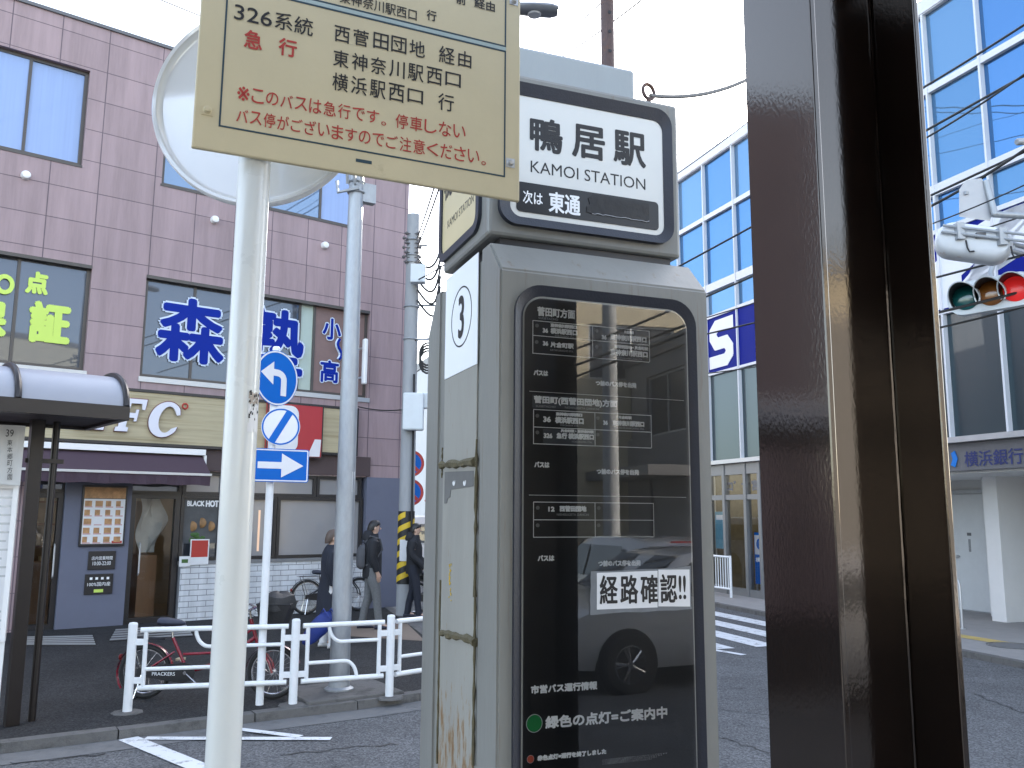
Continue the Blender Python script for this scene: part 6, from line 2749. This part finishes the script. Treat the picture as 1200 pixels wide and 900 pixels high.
random.seed(5)
wb1 = (ground(167, 819, PAVE) + ground(318, 820, PAVE)) / 2
v1 = ground(318, 820, PAVE) - ground(167, 819, PAVE)
bicycle('red bicycle with a black covered basket parked behind the guard rail', Vector((wb1.x, wb1.y + .02, PAVE)), math.degrees(math.atan2(v1.x, v1.y)), .262, v1.length, REDP, True, 'PRACKERS')
k2 = LF.w(2.75, .32, PAVE)
bicycle('black bicycle leaning by the white brick plinth behind the pedestrians', k2, LF.az, .315, 1.08, BLACK, False)
k3 = ground(494, 722, PAVE)
bicycle('dark bicycle wheeled by the pedestrian behind the striped pole', Vector((k3.x + .35, k3.y + .35, PAVE)), 78, .30, 1.05, DARK, True, cover=False)

# blue bag hung on the rear of the guard rail
bp_ = ground(371, 818, PAVE)
t = thing('blue_bag', 'blue cloth bag hanging behind the short guard rail section', 'bag', Vector((bp_.x, bp_.y + .15, PAVE + .72)))
fb = Frame(Vector((bp_.x - .02, bp_.y + .12, 0)), 62)
b = MB()
rg = []
for z, w_, d_, s_ in ((PAVE + .50, .02, .02, -.10), (PAVE + .52, .07, .04, -.09), (PAVE + .60, .12, .06, -.04), (PAVE + .70, .14, .06, .03), (PAVE + .78, .13, .05, .10), (PAVE + .82, .10, .025, .14)):
    rg.append([fb.w(s_ + w_ * math.cos(R(k * 24)) * (1 + .06 * math.sin(k * 2.1 + z * 9)), -.07 + d_ * math.sin(R(k * 24)), z + .01 * math.sin(k * 1.3)) for k in range(15)])
b.loops(rg)
b.build('body', BLUEBAG, t, smooth=True)
b = MB()
for s_ in (.06, .14):
    b.tube([fb.w(s_ - .05, -.08, PAVE + .78), fb.w(s_ - .02, -.03, PAVE + .86), fb.w(s_ + .03, .01, PAVE + .775), ], .008, 6)
b.build('strap', BLUEBAG, t, smooth=True)


# ------------------------------------------------------------------ people
def skinned(name, nodes, edges, parent, mat, off, root=0, sub=2):
    """one continuous surface grown from a skeleton: nodes = [(x,y,z,radius)]"""
    me = bpy.data.meshes.new('sk')
    me.from_pydata([Vector(n_[:3]) for n_ in nodes], edges, [])
    o = bpy.data.objects.new('sk', me)
    COL.objects.link(o)
    m_ = o.modifiers.new('skin', 'SKIN')
    m_.use_smooth_shade = True
    for i, n_ in enumerate(nodes):
        sv = me.skin_vertices[0].data[i]
        r_ = n_[3]
        sv.radius = (r_, r_) if not isinstance(r_, tuple) else r_
        sv.use_root = (i == root)
    s2 = o.modifiers.new('sub', 'SUBSURF')
    s2.levels = s2.render_levels = sub
    dg = bpy.context.evaluated_depsgraph_get()
    m2 = bpy.data.meshes.new_from_object(o.evaluated_get(dg))
    bpy.data.objects.remove(o)
    bpy.data.meshes.remove(me)
    m2.name = name
    for p in m2.polygons:
        p.use_smooth = True
    m2.materials.clear()
    m2.materials.append(mat)
    ob = bpy.data.objects.new(name, m2)
    COL.objects.link(ob)
    ob.parent = parent
    ROOT[ob] = ROOT[parent]
    return ob


def oval(c, rx, ry, n=18, rot=0):
    return [Vector((c[0] + rx * math.cos(2 * math.pi * k / n), c[1] + ry * math.sin(2 * math.pi * k / n), c[2])) for k in range(n)]


def limb(b, pts, rad, n=12):
    b.tube([Vector(p) for p in pts], 0, n, radii=rad)


def person(label, base, az, H, coat, trousers, shoes, hair, long_coat=False, hood=False, backpack=None, hat=False, stride=.10, arm=.10):
    """local axes: +Y forward, +X to the figure's right; origin between the feet"""
    t = thing('person', label, 'person', (0, 0, 0))
    s = H / 1.70
    hipz, kn, an = .90 * s, .48 * s, .08 * s
    sh_, nk, hc = 1.40 * s, 1.48 * s, 1.585 * s
    sw, hw = .185 * s, .09 * s
    N_, E_ = [], []

    def nd(x, y, z, r):
        N_.append((x, y, z, r))
        return len(N_) - 1

    pel = nd(0, 0, hipz, .12 * s)
    wst = nd(0, .0, 1.08 * s, .115 * s)
    chs = nd(0, .0, 1.30 * s, .125 * s)
    nb_ = nd(0, .0, 1.43 * s, .06 * s)
    nk_ = nd(0, .012 * s, 1.50 * s, .052 * s)
    h1 = nd(0, .03 * s, 1.56 * s, .072 * s)
    h2 = nd(0, .03 * s, 1.625 * s, .082 * s)
    h3 = nd(0, .02 * s, 1.675 * s, .055 * s)
    E_ += [(pel, wst), (wst, chs), (chs, nb_), (nb_, nk_), (nk_, h1), (h1, h2), (h2, h3)]
    feet = {}
    for sx, fy in ((-1, -stride), (1, stride)):
        h = nd(sx * hw, 0, hipz - .05 * s, .085 * s)
        k = nd(sx * (hw + .005), fy * .45 + .02, kn, .055 * s)
        a = nd(sx * (hw + .01), fy, an, .036 * s)
        tt = nd(sx * (hw + .02), fy + .13 * s, .035 * s, .030 * s)
        E_ += [(pel, h), (h, k), (k, a), (a, tt)]
        feet[sx] = fy
    hands = {}
    for sx in (-1, 1):
        sh2 = nd(sx * sw, 0, sh_ - .02 * s, .055 * s)
        el = nd(sx * (sw + .045), -.05 * s + arm * .2, 1.13 * s, .042 * s)
        wr_ = nd(sx * (sw + .02), arm * s, .92 * s, .028 * s)
        pa = nd(sx * (sw + .012), (arm + .03) * s, .85 * s, .033 * s)
        E_ += [(chs, sh2), (sh2, el), (el, wr_), (wr_, pa)]
        for q_, (fx2, ln) in enumerate(((-.024, .058), (-.008, .068), (.008, .066), (.024, .052))):
            f1 = nd(sx * (sw + .010), (arm + .03 - fx2) * s, .805 * s, .0085 * s)
            f2 = nd(sx * (sw - .004), (arm + .036 - fx2) * s, (.805 - ln * .6) * s, .0078 * s)
            f3 = nd(sx * (sw - .022), (arm + .036 - fx2) * s, (.805 - ln) * s, .0065 * s)
            E_ += [(pa, f1), (f1, f2), (f2, f3)]
        th = nd(sx * (sw - .01), (arm + .07) * s, .835 * s, .010 * s)
        th2 = nd(sx * (sw - .02), (arm + .075) * s, .80 * s, .008 * s)
        E_ += [(pa, th), (th, th2)]
    body = skinned('body', N_, E_, t, SKIN, None, 0, 2)
    # face: nose, brow, ears and mouth merged into the head as one small mesh
    b = MB()
    b.loops([oval((0, .112 * s, 1.605 * s), .006 * s, .004 * s, 8), oval((0, .122 * s, 1.585 * s), .011 * s, .013 * s, 8), oval((0, .116 * s, 1.572 * s), .013 * s, .011 * s, 8)])
    for sx in (-1, 1):
        b.ball((sx * .083 * s, .022 * s, 1.595 * s), .012 * s, .024 * s, .034 * s, 10, 6)
    b.build('face_relief', SKIN, t, smooth=True)
    b = MB()
    for sx in (-1, 1):
        b.ball((sx * .031 * s, .104 * s, 1.612 * s), .012 * s, .006 * s, .006 * s, 8, 6)
        b.ball((sx * .031 * s, .104 * s, 1.634 * s), .017 * s, .006 * s, .004 * s, 8, 5)
    b.build('eyes', HAIRB, t, smooth=True)
    b = MB()
    b.ball((0, .101 * s, 1.545 * s), .022 * s, .008 * s, .006 * s, 8, 5)
    b.build('mouth', M('lips', (.32, .12, .10), .5), t, smooth=True)
    # hair: cap over skull, open at the face
    b = MB()
    rg = []
    for k, (z, r_, yo) in enumerate(((1.520, .070, -.035), (1.56, .086, -.022), (1.61, .094, -.006), (1.655, .092, .006), (1.69, .078, .012), (1.712, .050, .012), (1.722, .012, .010))):
        pts = []
        for i in range(20):
            a = 2 * math.pi * i / 20
            x, y = math.cos(a) * r_, math.sin(a) * r_ * 1.08
            lim = .055 if z < 1.64 else .11
            y = min(y, lim - .085 * max(0, (1.64 - z) / .12)) if z < 1.64 else y
            pts.append(Vector((x * s * (1 + .03 * math.sin(i * 3.1)), (y + yo + .012) * s, z * s + .004 * math.sin(i * 2.3 + k))))
        rg.append(pts)
    b.loops(rg)
    b.build('hair', hair, t, smooth=True)
    if hat:
        b = MB()
        b.loops([oval((0, .03 * s, 1.625 * s), .101 * s, .110 * s), oval((0, .022 * s, 1.665 * s), .104 * s, .112 * s), oval((0, .01 * s, 1.715 * s), .088 * s, .098 * s), oval((0, .0, 1.738 * s), .045 * s, .05 * s), oval((0, 0, 1.742 * s), .01 * s, .01 * s)])
        b.build('cap', M('taupe cap', (.12, .095, .085), .85, var=.2, bump=.2), t, smooth=True)
    # trousers
    b = MB()
    for sx in (-1, 1):
        fy = feet[sx]
        limb(b, [(sx * hw * .9, 0, hipz + .06 * s), (sx * hw, 0, hipz - .08 * s), (sx * (hw + .004), fy * .25 + .012, .66 * s), (sx * (hw + .006), fy * .45 + .02, kn), (sx * (hw + .01), fy * .75, .28 * s), (sx * (hw + .01), fy, .065 * s)], [.10 * s, .105 * s, .085 * s, .070 * s, .062 * s, .060 * s], 14)
    b.build('trousers', trousers, t, smooth=True)
    b = MB()
    for sx in (-1, 1):
        fy = feet[sx]
        x = sx * (hw + .014)
        rings = []
        for y, w_, h in ((-.075, .03, .05), (-.05, .042, .075), (0, .044, .085), (.07, .046, .06), (.14, .048, .045), (.185, .036, .03), (.20, .012, .015)):
            rings.append([Vector((x + w_ * s * math.cos(R(k * 30)), fy + y * s, max(.004, h * s * .55 + h * s * .55 * math.sin(R(k * 30))))) for k in range(12)])
        b.loops(rings)
    b.build('shoes', shoes, t, smooth=True)
    # coat or jacket with sleeves
    b = MB()
    if long_coat:
        pr = [(.40, .215, .20, 0), (.60, .205, .19, 0), (.85, .19, .17, 0), (1.05, .172, .135, 0), (1.25, .185, .14, -.005), (1.38, .185, .12, -.01), (1.45, .11, .095, -.005), (1.50, .075, .075, .01)]
    else:
        pr = [(.80, .175, .15, 0), (.84, .185, .155, 0), (.98, .175, .148, 0), (1.12, .178, .148, 0), (1.27, .192, .15, -.005), (1.38, .19, .128, -.01), (1.45, .115, .10, -.008), (1.505, .08, .08, .005)]
    rg = []
    for k, (z, rx_, ry_, yo) in enumerate(pr):
        rg.append([Vector((rx_ * s * math.cos(2 * math.pi * i / 22) * (1 + .02 * math.sin(i * 1.9 + k * 2)), yo * s + ry_ * s * math.sin(2 * math.pi * i / 22) * (1 + .025 * math.sin(i * 2.3 + k)), z * s)) for i in range(22)])
    b.loops(rg)
    for sx in (-1, 1):
        limb(b, [(sx * (sw - .04), -.005, sh_ + .0 * s), (sx * (sw + .012), 0, sh_ - .045 * s), (sx * (sw + .035), -.03 * s, 1.25 * s), (sx * (sw + .048), -.048 * s + arm * .2, 1.13 * s), (sx * (sw + .035), arm * .6 * s - .01, 1.02 * s), (sx * (sw + .02), arm * s, .915 * s)], [.06 * s, .078 * s, .068 * s, .062 * s, .057 * s, .05 * s], 14)
    b.build('coat' if long_coat else 'jacket', coat, t, smooth=True)
    if hood:
        b = MB()
        rg = []
        for z, rx_, ry_, yo in ((1.40, .12, .07, -.10), (1.44, .135, .10, -.085), (1.49, .125, .095, -.075), (1.54, .10, .07, -.075), (1.56, .06, .04, -.08)):
            rg.append(oval((0, yo * s, z * s), rx_ * s, ry_ * s, 16))
        b.loops(rg)
        b.build('hood', coat, t, smooth=True)
    if backpack:
        b = MB()
        rg = []
        for y, w_, z0, z1 in ((-.12, .11, .98, 1.30), (-.14, .135, .95, 1.34), (-.20, .135, .94, 1.32), (-.245, .11, .97, 1.25), (-.255, .07, 1.02, 1.18)):
            rg.append([Vector((u, y * s, z)) for u, z in rrect(-w_ * s, z0 * s, w_ * s, z1 * s, .06 * s, 4)])
        b.loops(rg)
        bpk = b.build('backpack', backpack, t, smooth=True)
        b = MB()
        for sx in (-1, 1):
            b.tube([(sx * .10 * s, -.14 * s, 1.36 * s), (sx * .12 * s, -.06 * s, 1.47 * s), (sx * .135 * s, .10 * s, 1.42 * s), (sx * .14 * s, .14 * s, 1.25 * s), (sx * .15 * s, .02 * s, 1.08 * s), (sx * .12 * s, -.12 * s, 1.0 * s)], .014 * s, 8)
        b.build('strap', backpack, bpk, smooth=True)
    t.location = base
    t.rotation_euler = (0, 0, -R(az))
    ROOT[t] = Vector()
    return t


random.seed(9)
pA = ground(384, 759, PAVE)
person('person in a long black coat with short brown hair half hidden behind the lamp post', pA, 70, 1.60, CLOTHN, CLOTHW, M('pale shoes', (.5, .5, .5), .6), HAIRBR, long_coat=True, stride=.05, arm=.02)
pB = ground(434, 737, PAVE)
person('person in a black hooded jacket with a grey backpack and grey trousers', pB, 74, 1.72, CLOTHB, CLOTHG, SHOEB, HAIRB, hood=True, backpack=BAGG, stride=.13, arm=.05)
pC = ground(484, 724, PAVE)
person('person in dark clothes standing behind the yellow and black striped pole', pC, 92, 1.66, CLOTHB, CLOTHN, SHOEB, HAIRB, hood=True, stride=.12, arm=.22)

# ------------------------------------------------------------------ cars


def car(label, base, az, paint, L=4.1, Wd=1.70, Ht=1.52, hatch=True, name='parked_car', van=False, group=None, brake=False):
    """base on the road under the centre; az = heading of the nose"""
    t = thing(name, label, 'van' if van else 'car', base, group)
    f = Frame(Vector((base.x, base.y, 0)), az)
    g = base.z
    hw = Wd / 2
    P = lambda u, d, z: f.w(u, d, g + z)
    if van:
        top = [(-L / 2, .55), (-L / 2, 1.0), (-L / 2 + .03, Ht * .8), (-L / 2 + .12, Ht), (0, Ht + .02), (L / 2 - .75, Ht), (L / 2 - .12, 1.05), (L / 2, .85), (L / 2, .5)]
    else:
        top = [(-L / 2, .55), (-L / 2 + .02, .92), (-L / 2 + .22, 1.10), (-L / 2 + .45, Ht - .08), (-L / 2 + .95, Ht), (0, Ht), (.35, Ht - .05), (1.05, 1.02), (1.6, .92), (L / 2 - .08, .78), (L / 2, .55)]
    belt = .98 if not van else 1.05
    # body: sections along the length
    st = []
    n = 30
    def ht(u):
        for a, c in zip(top[:-1], top[1:]):
            if a[0] <= u <= c[0] and c[0] > a[0]:
                return a[1] + (c[1] - a[1]) * (u - a[0]) / (c[0] - a[0])
        return .6
    rings = []
    for i in range(n + 1):
        u = -L / 2 + L * i / n
        e = abs(2 * i / n - 1)
        wl = hw * (1 - .10 * e ** 5)
        h = max(ht(u), .6)
        zb_ = .24 + .05 * e ** 6
        hb = min(h - .02, belt - .05)
        wr_ = wl * (1 - .22 * max(0, (h - belt)) / (Ht - belt)) if h > belt else wl * .97
        ring_ = [(-wl * .92, zb_), (-wl, zb_ + .14), (-wl, .62), (-wl * .985, hb), (-wr_ * .97, max(hb + .01, h - .10)), (-wr_ * .86, h - .01), (0, h + .02), (wr_ * .86, h - .01), (wr_ * .97, max(hb + .01, h - .10)), (wl * .985, hb), (wl, .62), (wl, zb_ + .14), (wl * .92, zb_)]
        rings.append([P(u, d, z) for d, z in ring_])
    b = MB()
    b.loops(rings)
    body = b.build('body', paint, t, smooth=True)
    wx = (-L / 2 + .78, L / 2 - .80)
    wr = .315
    b = MB()
    for u in wx:
        for s_ in (-1, 1):
            b.lathe(P(u, s_ * (hw - .12), wr), f.N * s_, [(wr + .06, 0), (wr + .065, .128), (wr + .05, .130), (.001, .128)], 32)
    b.build('wheel_arch', BLACK, t, smooth=True)
    for u in wx:
        for s_ in (-1, 1):
            c = P(u, s_ * (hw - .10), wr)
            b = MB()
            b.lathe(c, f.N * s_, [(wr * .6, 0), (wr * .98, .005), (wr, .04), (wr, .13), (wr * .96, .155), (wr * .66, .158), (wr * .64, .13)], 36)
            wh = b.build('wheel', TYRE, t, smooth=True)
            b = MB()
            b.lathe(c, f.N * s_, [(wr * .66, .10), (wr * .66, .150), (wr * .60, .152), (wr * .58, .11)], 36)
            for k in range(5):
                a = 2 * math.pi * k / 5
                e1 = f.U * math.cos(a) + Z3 * math.sin(a)
                for da in (-.16, .16):
                    e2 = f.U * math.cos(a + da) + Z3 * math.sin(a + da)
                    b.tube([c + f.N * s_ * .145 + e1 * .03, c + f.N * s_ * .14 + e2 * wr * .62], .017, 6)
            b.cyl(c + f.N * s_ * .11, c + f.N * s_ * .155, .045, n=12)
            b.build('rim', CHROME, wh, smooth=True)
    # glass
    def gl_(nm, pts):
        b_ = MB()
        b_.prism(pts, [q + (q - P(0, 0, 1.0)).normalized() * .012 for q in pts])
        return b_.build(nm, CARGL, t)
    if not van:
        for s_ in (-1, 1):
            k_ = lambda u, z: P(u, s_ * (hw * (1 - .22 * max(0, z - belt) / (Ht - belt)) * .985 + .006), z)
            gl_('side_window', [k_(-1.25, 1.02), k_(-.10, 1.00), k_(-.12, Ht - .14), k_(-1.05, Ht - .14)])
            gl_('side_window', [k_(-.04, 1.00), k_(.85, 1.02), k_(.28, Ht - .14), k_(-.05, Ht - .14)])
        gl_('windscreen', [P(1.02, -hw * .84, 1.05), P(1.02, hw * .84, 1.05), P(.40, hw * .70, Ht - .08), P(.40, -hw * .70, Ht - .08)])
        gl_('rear_window', [P(-L / 2 + .20, -hw * .80, 1.08), P(-L / 2 + .20, hw * .80, 1.08), P(-L / 2 + .44, hw * .68, Ht - .12), P(-L / 2 + .44, -hw * .68, Ht - .12)])
    else:
        gl_('rear_window', [P(-L / 2 + .0, -hw * .78, 1.10), P(-L / 2 + .0, hw * .78, 1.10), P(-L / 2 + .06, hw * .72, Ht - .22), P(-L / 2 + .06, -hw * .72, Ht - .22)])
        gl_('windscreen', [P(L / 2 - .10, -hw * .8, 1.08), P(L / 2 - .10, hw * .8, 1.08), P(L / 2 - .68, hw * .72, Ht - .1), P(L / 2 - .68, -hw * .72, Ht - .1)])
        for s_ in (-1, 1):
            k_ = lambda u, z: P(u, s_ * (hw * (1 - .22 * max(0, z - belt) / (Ht - belt)) * .985 + .008), z)
            gl_('side_window', [k_(-L / 2 + .25, 1.12), k_(L / 2 - .8, 1.12), k_(L / 2 - .95, Ht - .22), k_(-L / 2 + .28, Ht - .22)])
    for s_ in (-1, 1):
        b = MB()
        b.box(f, -L / 2 - .015, -L / 2 + .10, s_ * hw * .80 - .12, s_ * hw * .80 + .12, g + .68, g + (.95 if not van else 1.25), .02)
        b.build('tail_light', REDL, t)
        b = MB()
        b.box(f, L / 2 - .20, L / 2 - .005, s_ * hw * .74 - .14, s_ * hw * .74 + .14, g + .62, g + .76, .03)
        b.build('headlight', CHROME, t)
        b = MB()
        b.ball(P(.72, s_ * (hw + .09), 1.03), .05, .10, .07, rot=-R(az))
        b.build('wing_mirror', paint, t, smooth=True)
    if brake:
        b = MB()
        b.box(f, -L / 2 + .38, -L / 2 + .43, -.22, .22, g + Ht - .07, g + Ht - .045)
        b.build('brake_light', REDON, t)
    b = MB()
    b.box(f, -L / 2 - .02, -L / 2 + .02, -.17, .17, g + .56, g + .66)
    b.build('number_plate', PAPER, t)
    b = MB()
    b.box(f, -L / 2 - .02, -L / 2 + .06, -hw * .9, hw * .9, g + .30, g + .42, .02)
    b.box(f, L / 2 - .06, L / 2 + .015, -hw * .9, hw * .9, g + .28, g + .42, .02)
    b.build('bumper', BLACK, t)
    return t


def mir(p):
    """the place whose reflection in the bus stop window appears at p"""
    d = (p - BS.P).dot(BS.N)
    return p - BS.N * (2 * d)


def miraz(az):
    a = R(az)
    v = Vector((math.sin(a), math.cos(a), 0))
    v = v - BS.N * (2 * v.dot(BS.N))
    return math.degrees(math.atan2(v.x, v.y))


ca = mir(Vector((2.06, 11.1, 0)))
car('silver hatchback waiting across the road, mirrored low in the bus stop window', Vector((ca.x, ca.y, ZR)), miraz(-115), SILVER)
cb = mir(depth(735, 605, 14.3))
car('silver hatchback with a lit brake light, mirrored behind the taped notice', Vector((cb.x, cb.y, ZR)), miraz(-22), SILVER, Ht=1.60, brake=True)
cv = depth(488, 660, 27)
car('white van with red tail lights in the side street beyond the striped pole', Vector((cv.x, cv.y, ZR)), -16, WHITE, L=3.4, Wd=1.5, Ht=1.85, name='delivery_van', van=True)

# ------------------------------------------------------------------ buildings at the end of the side street


def block(name, label, P, az, w_, dep, h, wall, rows=3, cols=3, win=WINDARK, z0=3.0, wh=1.3, parapet=.3, trim=GREYFAS, wfrac=.62):
    f = Frame(Vector((P[0], P[1], 0)), az)
    t = thing(name, label, 'building', f.w(0, 0, 0))
    hs = []
    fh = (h - z0 - .3) / max(rows, 1)
    for r_ in range(rows):
        for c_ in range(cols):
            cw = w_ / cols
            a = c_ * cw + cw * (1 - wfrac) / 2
            zz = z0 + r_ * fh + fh * .25
            hs.append((a, zz, a + cw * wfrac, zz + wh))
    b = MB()
    b.wall(f, 0, w_, 0, h, hs, reveal=.12)
    b.box(f, 0, w_, -dep, -.14, 0, h - .02)
    b.build('wall', wall, t)
    b = MB()
    b.box(f, -.05, w_ + .05, -dep - .05, .05, h, h + parapet)
    b.build('roof', trim, t)
    for a, zz, c, ze in hs:
        b = MB()
        m_ = .05
        b.ringframe(f, [(a, zz), (c, zz), (c, ze), (a, ze)], [(a + m_, zz + m_), (c - m_, zz + m_), (c - m_, ze - m_), (a + m_, ze - m_)], -.13, -.06)
        b.box(f, (a + c) / 2 - .02, (a + c) / 2 + .02, -.125, -.065, zz + m_, ze - m_)
        fr_ = b.build('window', ALU, t)
        b = MB()
        b.face([f.w(a, -.10, zz), f.w(c, -.10, zz), f.w(c, -.10, ze), f.w(a, -.10, ze)])
        b.build('pane', win, fr_)
    return t, f


q = depth(500, 600, 34)
t1, f1 = block('shop_house', 'white three storey shop house on the right of the side street', (q.x + .1, q.y), 70, 9, 8, 8.0, WALLW, 3, 5, win=WINDARK, z0=2.6, wh=1.0)
b = MB()
for k in range(5):
    b.box(f1, .02 + k * .9, .06 + k * .9, .01, .05, 3.0, 7.7)
for z in (4.2, 5.9, 7.4):
    b.box(f1, 0, 9, .01, .6, z, z + .10)
b.build('balcony_bars', DARK, t1)
t = thing('hanging_shop_sign', 'turquoise upright shop sign on the white shop house in the side street', 'shop sign', f1.w(.3, .3, 4.2))
b = MB()
b.box(f1, -.12, .24, .02, .12, 3.2, 5.0)
b.build('case', M('turquoise sign', (.02, .30, .36), .4), t)
b = MB()
for k, ch in enumerate('薬局'):
    b.text(f1, .122, ch, -.03, .15, 4.6 - k * .45, .3)
b.build('lettering', INKW, t)
t = thing('red_shop_awning', 'red shop awning low in the side street beyond the van', 'awning', f1.w(.6, .3, 2.4))
b = MB()
b.hexa([f1.w(-.2, .9, 2.1), f1.w(3.5, .9, 2.1), f1.w(3.5, .01, 2.5), f1.w(-.2, .01, 2.5), f1.w(-.2, .9, 2.14), f1.w(3.5, .9, 2.14), f1.w(3.5, .01, 2.54), f1.w(-.2, .01, 2.54)])
b.build('cloth', INKR, t)
q = depth(455, 600, 62)
block('apartment_house', 'pale apartment house closing the far end of the side street', (q.x - 6, q.y), 84, 16, 8, 9.0, BEIGE, 3, 6, z0=2.0)
q = depth(560, 600, 46)
block('corner_shop', 'grey two storey shop further along the side street', (q.x - 1.2, q.y), 72, 10, 8, 8.0, WALLG, 2, 5)

# buildings behind the viewer, seen only as reflections in glass and gloss paint
pb_ = mir(depth(775, 605, 18.0))
f2 = Frame(Vector((pb_.x, pb_.y, 0)), 153)
P0_ = f2.w(-1.6, 0, 0)
tg, fg = block('station_shop', 'grey two storey shop building opposite, mirrored in the bus stop window', (P0_.x, P0_.y), 153, 24, 9, 5.35, WALLG, 1, 9, win=WINDARK, z0=3.2, wh=1.3, wfrac=.7)
b = MB()
b.box(fg, 0, 24, .01, 1.0, 2.75, 2.95)
b.build('canopy', GREYFAS, tg)
for k in range(12):
    b = MB()
    b.box(fg, k * 2, k * 2 + .08, .0, .06, 0, 2.74)
    b.build('pilaster', GREYFAS, tg)


def polar(az, dist):
    return (dist * math.sin(R(az)), 2 + dist * math.cos(R(az)))


block('low_block', 'sunlit beige low block to the right behind the viewer, mirrored in the steel column', polar(96, 27), 240, 17, 8, 7.4, BEIGE, 1, 5, z0=4.4)
block('tall_block', 'sunlit beige block far down the opposite side, mirrored high in the bus stop window', polar(124, 42), 244, 22, 9, 14.0, BEIGE, 2, 6, z0=6.0, wh=1.1)
block('station_building', 'wide pale station building behind the viewer', (1, -22), 262, 26, 10, 9.0, WALLG, 2, 8, z0=3.2)
pu2 = mir(depth(716, 605, 15.5))
t = thing('utility_pole', 'plain concrete utility pole opposite, mirrored near the top of the bus stop window', 'utility pole', Vector((pu2.x, pu2.y, 0)))
b = MB()
b.cyl(Vector((pu2.x, pu2.y, 0)), Vector((pu2.x, pu2.y, 9)), .16, .11, 16)
b.build('pole', CONCPOLE, t, smooth=True)
for k, (ya, yb2) in enumerate(((400, 350), (418, 375), (432, 384))):
    p = mir(depth(660, ya + 12, 15.2))
    q = mir(depth(812, yb2, 13.0))
    cable('overhead_cable', ('upper', 'middle', 'lower')[k] + ' one of three cables opposite, mirrored across the bus stop window', p + (p - q) * 1.2, q + (q - p) * .8, .02, .05)

# ------------------------------------------------------------------ added unseen roof over the viewer, blocks sky light from bus stop and column
t = thing('sky_blocker_roof', 'added dark roof above the viewer that blocks sky light, resting on the steel column', 'light blocker', CL.w(.14, -.1, 3.4))
b = MB()
b.box(CL, -1.5, .45, .5, 4.2, 3.62, 3.70, .01)
b.box(CL, -6.5, -1.503, 1.1, 4.2, 3.62, 3.70, .01)
b.build('deck', SHELTER, t)
b = MB()
b.box(CL, -6.5, .42, 1.12, 1.28, 3.46, 3.616, .004)
b.build('beam', SHELTER, t)
b = MB()
b.box(CL, .08, .20, -.20, 4.1, 3.396, 3.455, .004)
b.build('beam', SHELTER, t)
for u in (-.7, -1.4):
    b = MB()
    b.box(CL, u, u + .1, 1.29, 4.1, 3.46, 3.612, .004)
    b.build('beam', SHELTER, t)
